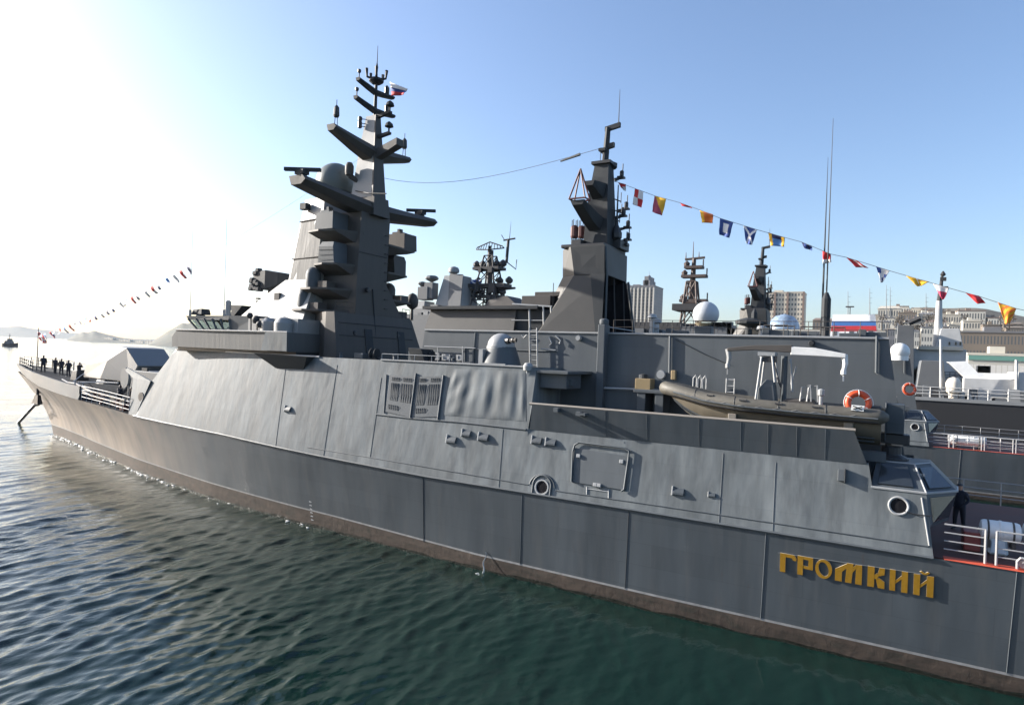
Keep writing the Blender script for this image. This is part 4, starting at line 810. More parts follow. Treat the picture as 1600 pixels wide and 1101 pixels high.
# ---- close-in gun
mb = MB(); g = onY(783, 577, 28.9); gx, gy = g[0], 28.9
mb.lathe((gx, gy, 9.98), [(1.05, 0), (.98, .25), (.72, 1.0), (.62, 1.02)], 26, 0); AK = mb.build('close_in_gun', GREYB, SH, smooth=40)
mb = MB(); mb.loft([[(gx-1.0, gy-.8, 9.99), (gx-.65, gy-1.15, 9.99), (gx-.35, gy-.85, 11.0), (gx-.6, gy-.55, 11.0)]]+[[(gx-.3, gy-1.2, 9.99), (gx-.05, gy-1.2, 9.99), (gx-.02, gy-.8, 11.0), (gx-.22, gy-.85, 11.0)]]) if False else mb.box(gx-.85, gx-.6, gy-.9, gy-.55, 9.99, 10.8)
mb.build('gun_rib', LITE, AK)
mb = MB(); mb.dome((gx-.05, gy, 11.0), .72, h0=0.0, n=24, k=8, sq=.95); mb.lathe((gx-.05, gy, 10.85), [(.76, 0), (.76, .15)], 24); mb.build('gun_house', LITE, AK, smooth=50)
mb = MB(); d = np.array([.9, -.28, .08]); d /= np.linalg.norm(d); c0 = np.array([gx+.2, gy-.25, 11.25])
for a in range(6):
    o = np.array([0, math.cos(a*1.047)*.08, math.sin(a*1.047)*.08]); mb.tube([c0+o, c0+o+d*1.0], .035, 5)
mb.tube([c0, c0+d*.5], .16, 10); mb.tube([c0+d*.75, c0+d*.82], .14, 10); mb.build('gun_barrels', BLKP, AK)
mb = MB(); mb.box(gx-.5, gx+1.0, 27.6, 27.66, 10.05, 10.12); mb.build('gun_rail', LITE, AK)
# small covered locker forward of it
mb = MB(); p = onY(656, 566, 28.6); mb.loft([[(p[0]-.35, 28.3, 9.99), (p[0]+.55, 28.3, 9.99), (p[0]+.55, 29.3, 9.99), (p[0]-.35, 29.3, 9.99)], [(p[0]-.55, 28.2, 10.75), (p[0]+.35, 28.2, 10.7), (p[0]+.35, 29.3, 10.7), (p[0]-.55, 29.3, 10.75)]]); mb.build('deck_box', DARKG, SS)
# lifeline along the deckhouse edge
mb = MB()
for z in (10.35,): mb.tube([(x, wallY(x, 10)+.05, z) for x in np.linspace(-24.4, -19.8, 6)], .02, 4)
for x in np.linspace(-24.4, -19.8, 5): mb.tube([(x, wallY(x, 10)+.05, 10), (x, wallY(x, 10)+.05, 10.35)], .02, 4)
mb.build('lifeline', LITE, SS)

# ---- foredeck: gun, launcher box, rails, breakwater
gxc = -62.0
def G(x, y, z): X = gxc+x; return (X, yc(X)+y, z)
mb = MB(); mb.loft([[G(-8, -2.6, 5.3), G(7.5, -2.9, 4.8), G(7.5, 2.9, 4.8), G(-8, 2.6, 5.3)], [G(-7.2, -2.3, 6.45), G(7.5, -2.7, 6.45), G(7.5, 2.7, 6.45), G(-7.2, 2.3, 6.45)]]); GP = mb.build('gun_platform', DECKM, SH)
mb = MB()
W_ = 1.75
side = [(-5.2, 6.75), (4.0, 6.75), (5.4, 8.35), (3.2, 9.85), (1.2, 9.95), (-4.7, 8.15)]
inn = [(-5.0, 6.75), (3.8, 6.75), (5.0, 8.3), (3.0, 9.7), (1.3, 9.8), (-4.4, 8.1)]
mb.loft([[G(x, -W_, z) for x, z in side], [G(x, W_, z) for x, z in side]])
GT = mb.build('gun_turret', mat('turret_grey', (.13, .136, .14), .5, var=.06, scale=1), SH, bevel=.05)
# the turret's flank is two flat facets meeting at a slanted edge
mb = MB(); mb.add([G(-5.2, -W_-.01, 6.9), G(-.6, -W_-.45, 6.9), G(.5, -W_-.4, 8.6), G(-4.6, -W_-.02, 8.1)], [(0, 1, 2, 3)]); mb.add([G(-.6, -W_-.45, 6.9), G(4.0, -W_-.01, 6.9), G(5.3, -W_-.01, 8.35), G(3.2, -W_-.01, 9.83), G(1.2, -W_-.02, 9.9), G(.5, -W_-.4, 8.6)], [(0, 1, 2, 3, 4, 5)]); mb.add([G(-4.6, -W_-.02, 8.1), G(.5, -W_-.4, 8.6), G(1.2, -W_-.02, 9.9)], [(0, 1, 2)]); mb.build('turret_flank', mat('turret_grey', (0, 0, 0)), GT)
mb = MB(); mb.lathe(G(-.5, 0, 6.4), [(2.4, 0), (2.2, .4)], 24); mb.build('turret_ring', DARKG, GT)
mb = MB(); mb.tube([G(-4.5, 0, 7.9), G(-6.3, 0, 7.95), G(-6.4, 0, 7.95), G(-8.2, 0, 8.0)], [.2, .17, .11, .09], 10); mb.build('gun_barrel', BLKP, GT)
mb = MB(); mb.loft([[G(-7.3, -2.1, 6.4), G(-5.9, -2.1, 6.4), G(-5.9, -.9, 6.4), G(-7.3, -.9, 6.4)], [G(-7.2, -2.0, 7.35), G(-6.0, -2.0, 7.45), G(-6.0, -1.0, 7.45), G(-7.2, -1.0, 7.35)]]); mb.build('deck_winch', DARKG, SH, bevel=.06)
mb = MB(); mb.loft([[G(5.0, -2.4, 4.9), G(16, -2.4, 4.9), G(16, 2.4, 4.9), G(5.0, 2.4, 4.9)], [G(5.6, -2.3, 7.95), G(16, -2.3, 7.95), G(16, 2.3, 7.95), G(5.6, 2.3, 7.95)]]); VL = mb.build('missile_launcher_block', GREYB, SH, bevel=.05)
mb = MB(); p = onY(225, 579, yc(-58)-2.35); mb.box(p[0]-.3, p[0]+.5, p[1]-.03, p[1]+.1, p[2]-.35, p[2]+.25); mb.build('block_recess', DARKG, VL)
# wing plates at the front of the deckhouse
for sgn in (-1, 1):
    mb = MB(); X0 = -50.4
    f = lambda X, z, i=0: (X, yc(X)+sgn*(hK(X)-.15*(z-4.8)-i), z)
    poly = [(-49.0, 4.84), (-50.2, 4.84), (-50.6, 7.6), (-52.4, 8.15), (-52.0, 8.35), (-47.6, 7.55)]
    mb.loft([[f(x, z) for x, z in poly], [f(x, z, .12) for x, z in poly]]); mb.build('front_wing', GREY, SS)
    mb = MB(); mb.lathe(f(-48.6, 6.3, .35), [(.34, -.4), (.34, .02)], 12, axis='y'); mb.build('oval_port', BLKP, SS)
def fdk(px, py, o):
    X = -58.0
    for _ in range(30): X = onY(px, py, yc(X)+o)[0]
    return onY(px, py, yc(X)+o)
mb = MB(); c = fdk(196, 590, -4.3); k = 16; mb.loft([[(c[0]+.6*math.cos(6.283*i/k)+d*.3, c[1]+d, c[2]+.85*math.sin(6.283*i/k)) for i in range(k)] for d in (-.08, .08)]); mb.tube([(c[0]+.5, c[1], c[2]-.6), (c[0]+.6, c[1], 5.0)], .06, 5); mb.build('open_hatch_cover', mat('turret_grey', (0, 0, 0)), SH)
# bow rails
def rail(pts, zf, h, n, name, m, parent, rows=3, r=.022, post=.028):
    mb = MB(); P = [np.array(p) for p in pts]
    for k in range(rows): mb.tube([p+np.array([0, 0, h*(k+1)/rows]) for p in P], r, 4)
    for i in range(n+1):
        t = i/n*(len(P)-1); a = int(min(t, len(P)-2)); q = P[a]+(P[a+1]-P[a])*(t-a); mb.tube([q, q+np.array([0, 0, h])], post, 4)
    return mb.build(name, m, parent)
for sgn in (-1, 1):
    rail([(X, yc(X)+sgn*(hK(X)-.1), 7.0+(-90-X)*-.0) if X < -88 else (X, yc(X)+sgn*(hK(X)-.05), float(np.interp(X, [-90, -77, -64], [7.1, 6.75, 6.38]))) for X in np.linspace(-88.5, -79, 6)], 0, 1.1, 7, 'bow_rail', MASTG, SH, r=.03, post=.045)
    rail([(X, yc(X)+sgn*(hK(X)-.06), zK(X)+.02) for X in np.linspace(-60.6, -50.2, 6)], 0, 1.25, 8, 'side_rail', RAILM, SH, rows=4)
rail([(X, yc(X)+hK(X)-.1, float(np.interp(X, [-90, -77, -64], [7.1, 6.75, 6.38]))) for X in np.linspace(-79, -62, 8)], 0, 1.0, 14, 'side_rail', RAILM, SH, r=.035, post=.045)
mb = MB(); pts = [on for on in [(-69, -2.9, 6.5), (-66, -3.6, 6.4), (-62.5, -4.3, 6.5), (-58, -4.9, 6.1), (-51, -5.5, 5.9)]]
mb.tube([(x, yc(x)+y, z) for x, y, z in pts], .06, 5); mb.tube([(x, yc(x)+y, z-.35) for x, y, z in pts[2:]], .06, 5); mb.tube([(-64, yc(-64)-3.9, 6.55), (-66.5, yc(-66)-2.2, 7.0), (-68, yc(-68)-1.2, 7.2)], .05, 5); mb.tube([(-62, yc(-62)-4.3, 6.6), (-60, yc(-60)-3.4, 6.75), (-57.5, yc(-57)-2.9, 6.8)], .07, 5)
for x in (-62.5, -61.7, -60.9): mb.tube([(x, yc(x)-4.4, 5.8), (x, yc(x)-4.35, 6.7)], .05, 5)
mb.build('breakwater_rail', RAILM, SH)
# deck fittings seen through the open rail: bollards, reels, pipes
rr = random.Random(5)
for i in range(11):
    X = -60 + i*.95; y = yc(X)-hK(X)+.55+rr.random()*.8; z = deckz(X)+.05; mb = MB(); kk = rr.random()
    if i % 3 == 0: mb.lathe((X, y, z), [(.22, 0), (.16, .1), (.16, .55), (.24, .6), (.24, .7)], 10); m_ = mat('dark_red_fitting', (0, 0, 0)); nm = 'bollard'
    elif i % 3 == 1: mb.lathe((X, y-.25, z+.4), [(.4, 0), (.4, .06), (.2, .06), (.2, .5), (.4, .5), (.4, .56)], 14, axis='y'); m_ = BLKP; nm = 'rope_reel'
    else: mb.box(X-.3, X+.3, y-.2, y+.2, z, z+.45+.2*kk); m_ = mat('dark_red_fitting', (0, 0, 0)) if kk < .5 else LITE; nm = 'deck_box'
    mb.build(nm, m_, SH)
# jackstaff
jk = onY(57, 583, 36.6); jt = onY(59, 512, 36.6)
mb = MB(); mb.tube([(jk[0], 36.6, 6.4), (jk[0], 36.6, jt[2])], [.06, .035], 6); mb.build('jackstaff', MASTG, SH)
# anchor in the hawse
mb = MB(); a = onY(60, 624, 35.2); mb.loft([[(a[0]-.35, 35.0, a[2]+.5), (a[0]+.25, 35.0, a[2]+.5), (a[0]+.25, 35.3, a[2]+.5), (a[0]-.35, 35.3, a[2]+.5)], [(a[0]-.8, 34.9, a[2]-.45), (a[0]+.5, 34.9, a[2]-.5), (a[0]+.5, 35.4, a[2]-.5), (a[0]-.8, 35.4, a[2]-.45)]]); mb.tube([(a[0]-.2, 35.2, a[2]+1.2), (a[0]-.15, 35.2, a[2])], .14, 6); mb.tube([(a[0]-1.0, 35.2, a[2]-.2), (a[0]-.2, 35.2, a[2]-.55), (a[0]+.7, 35.2, a[2]-.3)], [.12, .2, .12], 6); mb.build('anchor', BLKP, SH)

# ---- after control station windows
mb = MB()
w0, w1 = wallY(-.3, 6.3), 27.9
A = [(-.35, wallY(-.35, 6.3), 6.32), (1.35, wallY(1.3, 6.3), 6.32), (2.35, 28.3, 6.32), (2.5, 30.2, 6.2), (-.35, 30.2, 6.3)]
Bt = [(-.2, 27.85, 7.18), (1.0, 27.85, 7.18), (1.5, 28.7, 7.18), (1.6, 30.2, 7.14), (-.2, 30.2, 7.14)]
Lo = [(.0, wallY(0, 5.2)+.3, 5.15), (1.48, wallY(1.5, 5.2)+.05, 5.2), (2.1, 28.25, 5.25), (2.15, 30.0, 5.25), (.0, 30.0, 5.15)]
mb.loft([Lo, A, Bt], 0); CS = mb.build('control_station', HULLM, SH)
def pane(q, s, name='window', m=GLASS, par=None):
    q = [np.array(p) for p in q]; c = sum(q)/4; n = np.cross(q[1]-q[0], q[3]-q[0]); n /= np.linalg.norm(n)
    if n @ (CAM-c) < 0: n = -n
    mb = MB(); mb.loft([[tuple(c+(p-c)*s+n*-.03) for p in q], [tuple(c+(p-c)*s*.97+n*.06) for p in q]]); return mb.build(name, m, par or CS)
def fr(q, u0, u1, v0, v1): 
    q = [np.array(p) for p in q]; f = lambda u, v: q[0]*(1-u)*(1-v)+q[1]*u*(1-v)+q[2]*u*v+q[3]*(1-u)*v
    return [f(u0, v0), f(u1, v0), f(u1, v1), f(u0, v1)]
pane(fr([A[0], A[1], Bt[1], Bt[0]], .12, .8, .12, .9), 1); pane(fr([A[1], A[2], Bt[2], Bt[1]], .12, .9, .12, .85), 1); pane(fr([Lo[1], Lo[2], A[2], A[1]], .1, .92, .12, .88), 1)
mb = MB(); mb.tube([A[0], A[1], A[2], A[3]], .045, 5); mb.tube([A[1], Bt[1]], .03, 4); mb.tube([Bt[0], Bt[1], Bt[2]], .03, 4); mb.build('window_frame', LITE, CS)
mb = MB(); 
for k in range(3): mb.box(1.05+.1*k, 1.12+.1*k, 27.55, 27.62, 6.78, 6.9)
mb.build('hinge_marks', LITE, CS)
mb = MB(); mb.box(-1.9, .1, 27.7, 28.2, 7.15, 7.5); mb.build('tray', GREYB, CS)
# black winch and grey cabinet above it, orange buoy bracket
mb = MB(); p0, p1 = onY(1384, 676, 28.8), onY(1414, 632, 28.8); mb.box(p0[0], p1[0], 28.6, 29.5, p0[2], p1[2]); mb.box(p0[0]-.04, p0[0], 28.5, 29.55, p0[2]-.3, p1[2]+.05); mb.build('signal_cabinet', HULLM, SH, bevel=.03)
mb = MB(); mb.box(p0[0]-.2, p1[0]+.2, 28.7, 29.4, p0[2]-.4, p0[2]-.02); mb.tube([(p0[0]+.1, 29, 7.2), (p0[0]+.1, 29, p0[2]-.3)], .12, 8); mb.lathe((p0[0]+.2, 29, 7.15), [(.6, 0), (.6, .1), (.35, .2), (.35, .5)], 14); mb.build('winch', BLKP, SH, bevel=.03)
# stern rails
for y, x0, x1 in ((26.75, 1.9, 3.05), (26.75, 3.35, 5.3), (26.75, 5.5, 7.4), (26.75, 7.6, 9.5)):
    mb = MB(); z = 4.26
    for k in range(4): mb.tube([(x0, y, z+.28*(k+1)), (x1, y, z+.28*(k+1))], .022 if k < 3 else .03, 5)
    for x in ((x0, x1) if x0 > 3 else (x1,)): mb.tube([(x, y, z), (x, y, z+1.12)], .045, 6)
    mb.build('stern_rail', STEEL if False else RAILM, SH)
for y0 in (39.2,): rail([(2, y0, 4.24), (14, y0, 4.24), (26, y0, 4.24)], 0, 1.1, 16, 'side_rail', RAILM, SH)
mb = MB(); mb.tube([(3.9, 26.72, 4.26), (3.9, 26.72, 4.5), (3.98, 26.72, 4.62), (4.5, 26.72, 4.62), (4.58, 26.72, 4.5), (4.58, 26.72, 4.26)], .045, 6); mb.lathe((4.1, 26.9, 4.42), [(.02, -.08), (.16, -.06), (.16, .06), (.02, .08)], 12, axis='y'); mb.build('deck_fairlead', RAILM, SH)
mb = MB(); mb.tube([(26.5, 33, 4.2), (26.5, 33, 9.5)], .06, 6); mb.build('ensign_staff', MASTG, SH)

# ---- ship's name in raised letters
NAME = thing  # (letters are parts of the ship)
def letters():
    zt0, zb0 = 0, 0
    S = {  # stroke polygons in a unit box, x right, y up
     'Г': [[(0, 0), (.34, 0), (.34, 1), (0, 1)], [(.34, .82), (1, .82), (.86, 1), (.34, 1)], [(.8, .7), (1, .7), (1, .84), (.72, .84)]],
     'Р': [[(0, 0), (.36, 0), (.36, 1), (0, 1)], [(.36, .84), (.8, .84), (1, 1), (.36, 1)], [(.68, .4), (1, .34), (1, 1), (.72, .9)], [(.36, .36), (1, .34), (.8, .5), (.36, .52)]],
     'М': [[(0, 0), (.26, 0), (.26, .5), (.44, .74), (.44, .96), (0, .6)], [(.38, 0), (.62, 0), (.68, 1), (.44, 1)], [(.64, .52), (.82, .86), (.78, 1), (.64, .78)], [(.76, 0), (1, 0), (1, 1), (.78, .98)]],
     'К': [[(0, 0), (.4, 0), (.4, 1), (0, 1)], [(.4, .42), (.56, .42), (.66, .6), (.56, .72), (.4, .6)], [(.56, .55), (.98, .68), (1, 1), (.68, 1)], [(.62, 0), (1, 0), (1, .34), (.66, .5), (.5, .4)]],
     'И': [[(0, 0), (.32, 0), (.32, 1), (0, 1)], [(.66, 0), (1, 0), (1, 1), (.66, 1)], [(.32, .34), (.66, .62), (.66, .78), (.32, .5)]],
     'Й': [[(0, 0), (.32, 0), (.32, .86), (0, .86)], [(.66, 0), (1, 0), (1, .86), (.66, .86)], [(.32, .3), (.66, .56), (.66, .7), (.32, .44)], [(.28, .98), (.46, .88), (.62, .88), (.8, .98), (.7, 1.02), (.54, .95), (.38, 1.02)]],
    }
    spans = [('Г', 212, 305), ('Р', 312, 400), ('О', 413, 510), ('М', 527, 680), ('К', 712, 810), ('И', 838, 942), ('Й', 975, 1090)]
    for ch, c0, c1 in spans:
        xs = []
        for c in (c0, c1):
            px = 1160+c/3.636; py = 895-15*(1-(px-1219)/242); xs.append(onY(px, py, 26.5)[0])
        # letter height: measured from the photo
        pxm = 1160+(c0+c1)/2/3.636; yt = np.interp(pxm, [1219, 1340, 1461], [864, 882, 900]); yb = np.interp(pxm, [1219, 1340, 1461], [893, 913, 935])
        if ch == 'Й': yt -= 4
        Z1, Z0 = onY(pxm, yt, 26.46)[2], onY(pxm, yb, 26.52)[2]
        def P(u, v, d): X = lerp(xs[0], xs[1], u); z = lerp(Z0, Z1, v); return (X, 33-hull_h(X, z)-d, z)
        mb = MB()
        if ch == 'О':
            n = 26; O = [(.5+.5*math.cos(6.2832*i/n), .5+.5*math.sin(6.2832*i/n)) for i in range(n)]; I = [(.5+.3*math.cos(6.2832*i/n+.25), .5+.36*math.sin(6.2832*i/n)) for i in range(n)]
            lp = [[P(u, v, -.01) for u, v in O], [P(u, v, .06) for u, v in O], [P(u, v, .06) for u, v in I], [P(u, v, -.01) for u, v in I]]
            nn = n; base = len(mb.v); mb.v += [p for l in lp for p in l]
            for a in range(3):
                for i in range(nn): j = (i+1) % nn; mb.f.append([base+a*nn+i, base+a*nn+j, base+(a+1)*nn+j, base+(a+1)*nn+i]); mb.m.append(0 if a == 1 else 1)
        else:
            for q, poly in enumerate(S[ch]):
                d = .06-.002*q; A_ = [P(u, v, -.01) for u, v in poly]; B_ = [P(u, v, d) for u, v in poly]; n = len(poly); b0 = len(mb.v); mb.v += A_+B_
                for i in range(n): j = (i+1) % n; mb.f.append([b0+i, b0+j, b0+n+j, b0+n+i]); mb.m.append(1)
                mb.f.append([b0+n+i for i in range(n)]); mb.m.append(0)
        mb.build('name_letter', [GOLD, mat('letter_edge_pale', (.35, .3, .22), .5)], HULL)
letters()
mb = MB()  # thin mounting battens
a, b = onY(1215, 864, 26.5), onY(1463, 901, 26.5)
for u in (0, 1): pass
mb.tube([(a[0], 33-hull_h(a[0], a[2])-.02, a[2]+.01), (b[0], 33-hull_h(b[0], b[2])-.02, b[2]+.02)], .018, 4); mb.build('letter_batten', GREYB, HULL)
# draught marks and scupper
mb = MB(); X = -28.9
for k in range(6): mb.box(X-.1, X+.1, yc(X)-hull_h(X, .4+.22*k)-.012, yc(X)-hull_h(X, .4+.22*k)+.05, .4+.22*k, .47+.22*k)
mb.build('draught_marks', LITE, HULL)
# ------------------------------------------------------------------ boat davit (part of the ship)
DY = 29.0
mb = MB(); p = onY(1224, 610, DY); t_ = onY(1224, 556, DY); mb.tube([(p[0], DY, 7.15), (p[0], DY, t_[2])], .13, 10); mb.box(p[0]-.25, p[0]+.25, DY-.25, DY+.25, 7.15, 8.2)
DV = mb.build('boat_davit', GREYB, SH)
def dbeam(x0, x1, name, m, h=.2):
    q = []
    for px, py, hh in x0: a = onY(px, py, DY); q.append((a, hh))
    mb = MB(); mb.loft([[(a[0], DY-.14, a[2]-hh), (a[0], DY+.14, a[2]-hh), (a[0], DY+.14, a[2]+hh), (a[0], DY-.14, a[2]+hh)] for a, hh in q]); return mb.build(name, m, DV, bevel=.02)
dbeam([(1137, 546, .07), (1180, 543, .1), (1238, 545, .16)], 0, 'davit_arm', MASTG); dbeam([(1236, 548, .17), (1275, 550, .16), (1322, 556, .08)], 0, 'davit_arm', WHITE)
for px, py0, py1, m_ in ((1138, 545, 572, LITE), (1319, 554, 582, WHITE)):
    a, b = onY(px, py0, DY), onY(px-1, py1, DY); mb = MB(); mb.tube([a, ((a[0]+b[0])/2+.05, DY, (a[2]+b[2])/2), b], [.13, .1, .07], 8); mb.lathe((b[0], DY, b[2]-.12), [(.03, 0), (.1, .05), (.1, .2), (.05, .28)], 8); mb.tube([b, (b[0], DY, b[2]-.35)], .03, 5); mb.build('hook_block', m_, DV)
for px in (1235,):
    mb = MB(); a, b = onY(px, 560, DY-.1), onY(px+3, 612, DY-.1); mb.tube([a, b], .05, 6); a, b = onY(px+9, 572, DY-.1), onY(px+1, 600, DY-.1); mb.tube([a, b], .04, 6); mb.build('davit_pipe', LITE, DV)

# ------------------------------------------------------------------ rigid inflatable boat
BY = 28.35
RB = thing('inflatable_boat', (-4.4, BY, 7.7), 'olive rigid inflatable boat cradled behind the bulwark under the white davit arm', 'boat')
def bz(X): return float(np.interp(X, [-8.6, -7.8, -6.5, -5, -3, -.3], [9.42, 9.3, 9.05, 8.93, 8.87, 8.83]))
def bh(X): return 1.02*min(1, ((X+8.45)/3.4))**.55 if X > -8.44 else .0
pts = []; rad = []
for X in np.concatenate([np.linspace(.15, -.2, 3), np.linspace(-.6, -7.6, 22), np.linspace(-7.8, -8.42, 7)]): pts.append((X, BY-bh(X), bz(X))); rad.append(.29 if X < -.1 else float(np.interp(X, [-.1, .15], [.29, .1])))
full = pts + [(x, 2*BY-y, z) for x, y, z in pts[::-1]]; rads = rad + rad[::-1]
mb = MB(); mb.tube(full, rads, 14); TB = mb.build('buoyancy_tube', RUBBER, RB, smooth=60)
for dz, rr_, m_ in ((-.06, .035, GREYB), (-.2, .03, BLKP)):
    mb = MB(); mb.tube([(x, y-.295+(.0 if dz > -.1 else .07), z+dz) for x, y, z in pts[2:-5]], rr_, 5); mb.build('rubbing_strake', m_, TB)
mb = MB(); rope = []
for i in range(4, 25):
    x, y, z = pts[i]; rope.append((x, y-.30, z+.02-(.10 if i % 2 else 0)))
mb.tube(rope, .014, 4); mb.build('grab_line', ROPE, TB)
for i in (7, 12, 17, 22):
    x, y, z = pts[i]; mb = MB(); mb.torus((x, y, z), .292, .012, (1, 0, 0), 20, 4); mb.build('tube_seam', BLKP, TB)
for i in range(5):
    mb = MB(); x, y, z = pts[4+i*4]; mb.tube([(x-.12, y-.2, z+.22), (x-.12, y-.26, z+.19), (x+.12, y-.26, z+.19), (x+.12, y-.2, z+.22)], .025, 4); mb.build('grab_handle', BLKP, TB)
p = onY(1340, 637, BY-1.32); mb = MB(); mb.ext([(p[0]-.22, BY-1.30, p[2]-.1), (p[0]+.2, BY-1.30, p[2]-.12), (p[0]+.22, BY-1.28, p[2]+.08), (p[0]-.2, BY-1.28, p[2]+.1)], (0, .06, 0)); mb.build('patch', WHITE, TB)
mb = MB()
for a, b in (((-.15, -.06), (.15, .05)), ((-.15, .06), (.15, -.06))): mb.tube([(p[0]+a[0], BY-1.315, p[2]+a[1]), (p[0]+b[0], BY-1.315, p[2]+b[1])], .018, 4)
mb.build('patch_mark', BLKP, TB)
def kz(X): return float(np.interp(X, [-8.4, -8.0, -7.4, -6.5, -5, 0], [9.3, 8.85, 8.3, 7.9, 7.72, 7.7]))
mb = MB(); Ls = []
for X in np.concatenate([np.linspace(-8.3, -6.5, 8), np.linspace(-6, -.1, 10)]):
    h = max(.03, bh(X)*.93); zt_ = bz(X)-.12; k = kz(X); zc = lerp(k, zt_, .42)
    Ls.append([(X, BY-h, zt_), (X, BY-h*.93, lerp(zc, zt_, .5)), (X, BY-h*.8, zc), (X, BY-h*.4, lerp(k, zc, .5)-.03), (X, BY, k), (X, BY+h*.4, lerp(k, zc, .5)-.03), (X, BY+h*.8, zc), (X, BY+h*.93, lerp(zc, zt_, .5)), (X, BY+h, zt_)])
mb.loft(Ls); mb.build('boat_hull', RIBH, RB, smooth=35)
for f in (.3, .62):
    mb = MB(); mb.tube([(X, BY-max(.03, bh(X)*.93)*(.8*(1-f*.5)), lerp(kz(X), lerp(kz(X), bz(X)-.12, .42), 1-f)-.0) for X in np.linspace(-8.0, -.3, 20)], .03, 4); mb.build('spray_rail', GREYB, RB)
# console, arch, seat
c = onY(1203, 600, BY); mb = MB(); X = c[0]
mb.loft([[(X-.45, BY-.4, 8.6), (X+.35, BY-.4, 8.6), (X+.35, BY+.4, 8.6), (X-.45, BY+.4, 8.6)], [(X-.4, BY-.4, 9.6), (X+.2, BY-.4, 9.75), (X+.2, BY+.4, 9.75), (X-.4, BY+.4, 9.6)], [(X-.1, BY-.35, 10.0), (X+.15, BY-.35, 9.95), (X+.15, BY+.35, 9.95), (X-.1, BY+.35, 10.0)]]); mb.build('steering_console', GREYB, RB, bevel=.03)
mb = MB()
for y in (-.5, .5):
    mb.tube([(X-.5, BY+y, 8.7), (X-.3, BY+y*.8, 10.9), (X+.1, BY+y*.8, 10.95), (X+.25, BY+y, 9.9)], .045, 6)
mb.tube([(X-.35, BY-.4, 10.9), (X-.35, BY+.4, 10.9)], .05, 6); mb.box(X-.45, X+.2, BY-.42, BY+.42, 10.95, 11.1); mb.build('radar_arch', LITE, RB)
mb = MB(); mb.box(X-.3, X+.2, BY-.4, BY+.3, 10.7, 10.98); mb.torus((X+.35, BY, 9.9), .2, .03, (1, 0, .4), 16, 5); mb.tube([(X+.35, BY, 9.9), (X+.1, BY, 10.8)], .03, 5); mb.build('arch_equipment', BLKP, RB, bevel=.02)
c2 = onY(1256, 615, BY); mb = MB(); X2 = c2[0]
mb.loft([[(X2-.9, BY-.35, 8.6), (X2+.5, BY-.35, 8.6), (X2+.5, BY+.35, 8.6), (X2-.9, BY+.35, 8.6)], [(X2-.7, BY-.3, 9.25), (X2+.4, BY-.3, 9.3), (X2+.4, BY+.3, 9.3), (X2-.7, BY+.3, 9.25)]]); mb.build('jockey_seat', MASTG, RB, bevel=.05)
mb = MB(); 
for dx in (0.2, .45): mb.tube([(X2+dx-.3, BY-.3, 9.2), (X2+dx-.25, BY-.3, 9.75), (X2+dx+.05, BY-.3, 9.85), (X2+dx+.1, BY-.3, 9.2)], .035, 5)
mb.build('seat_rail', LITE, RB)
c3 = onY(1283, 624, BY-.5); mb = MB(); mb.lathe((c3[0], BY-.6, 8.9), [(.07, 0), (.07, .55), (.12, .6), (.12, .8), (.03, .84)], 10); mb.build('bollard', LITE, RB)
mb = MB(); mb.box(-.6, -.1, BY-.6, BY+.6, 8.2, 9.2); mb.build('engine_cover', BLKP, RB, bevel=.06)
mb = MB()
for px in (1143, 1326):
    a = onY(px, 650, BY-1.1); mb.box(a[0]-.16, a[0]+.16, BY-1.0, BY+1.0, 7.15, a[2]+.1)
mb.build('boat_cradle', mat('pale_tan_cap', (0, 0, 0)), SH, bevel=.02)
# lifebuoys
def buoy(name, loc, r, t, ax, label, grp):
    o = thing(name, loc, label, 'lifebuoy', grp); mb = MB(); mb.torus(loc, r, t, ax, 32, 10); mb.build('ring', ORANGE, o, smooth=80)
    q = Vector(ax).normalized().to_track_quat('Z', 'Y'); mb = MB()
    for a in (.5, 1.57, 2.6, -.6):
        c = Vector(loc)+q @ Vector((r*math.cos(a), r*math.sin(a), 0)); n = q @ Vector((-math.sin(a), math.cos(a), 0)); mb.torus(tuple(c), t+.008, .012, tuple(n), 12, 4)
    mb.tube([tuple(Vector(loc)+q @ Vector(((r+t+.03)*math.cos(a), (r+t+.03)*math.sin(a), 0))) for a in np.linspace(0, 6.28, 24)], .014, 4); mb.build('grab_line', WHITE, o)
    return o
p = onY(1341, 632, 27.75); buoy('lifebuoy', (p[0], 27.75, p[2]+.06), .36, .115, (.25, -1, .15), 'orange lifebuoy standing on the stern of the inflatable boat', 'orange lifebuoys')
p = onY(1421, 608, 66.2); buoy('lifebuoy', (p[0], 66.2, p[2]), .44, .12, (.3, -1, .1), 'orange lifebuoy hanging on the sister ship beyond the hangar end', 'orange lifebuoys')

# ------------------------------------------------------------------ life raft canisters and covered gear on the stern
def raft(loc, L, r, label, ax=(1, 0, 0)):
    o = thing('life_raft_canister', loc, label, 'life raft', 'white life raft canisters'); mb = MB(); prof = [(r*.5, -L/2), (r*.9, -L/2+.05), (r, -L/2+.14), (r, -.05), (r+.02, -.03), (r+.02, .03), (r, .05), (r, L/2-.14), (r*.9, L/2-.05), (r*.5, L/2)]
    mb.lathe((loc[0], loc[1], loc[2]+r+.18), prof, 20, axis='x'); mb.build('canister', WHITE, o, smooth=35)
    mb = MB()
    for d in (-L*.3, L*.3): mb.lathe((loc[0]+d, loc[1], loc[2]+r+.18), [(r+.012, -.03), (r+.02, 0), (r+.012, .03)], 20, axis='x'); mb.box(loc[0]+d-.06, loc[0]+d+.06, loc[1]-r, loc[1]+r, loc[2], loc[2]+.24)
    mb.build('cradle_strap', MASTG, o); return o
p = onY(1568, 830, 28.6); raft((p[0]-.1, 28.6, 4.5), 1.2, .36, 'white life raft canister behind the near stern rail')
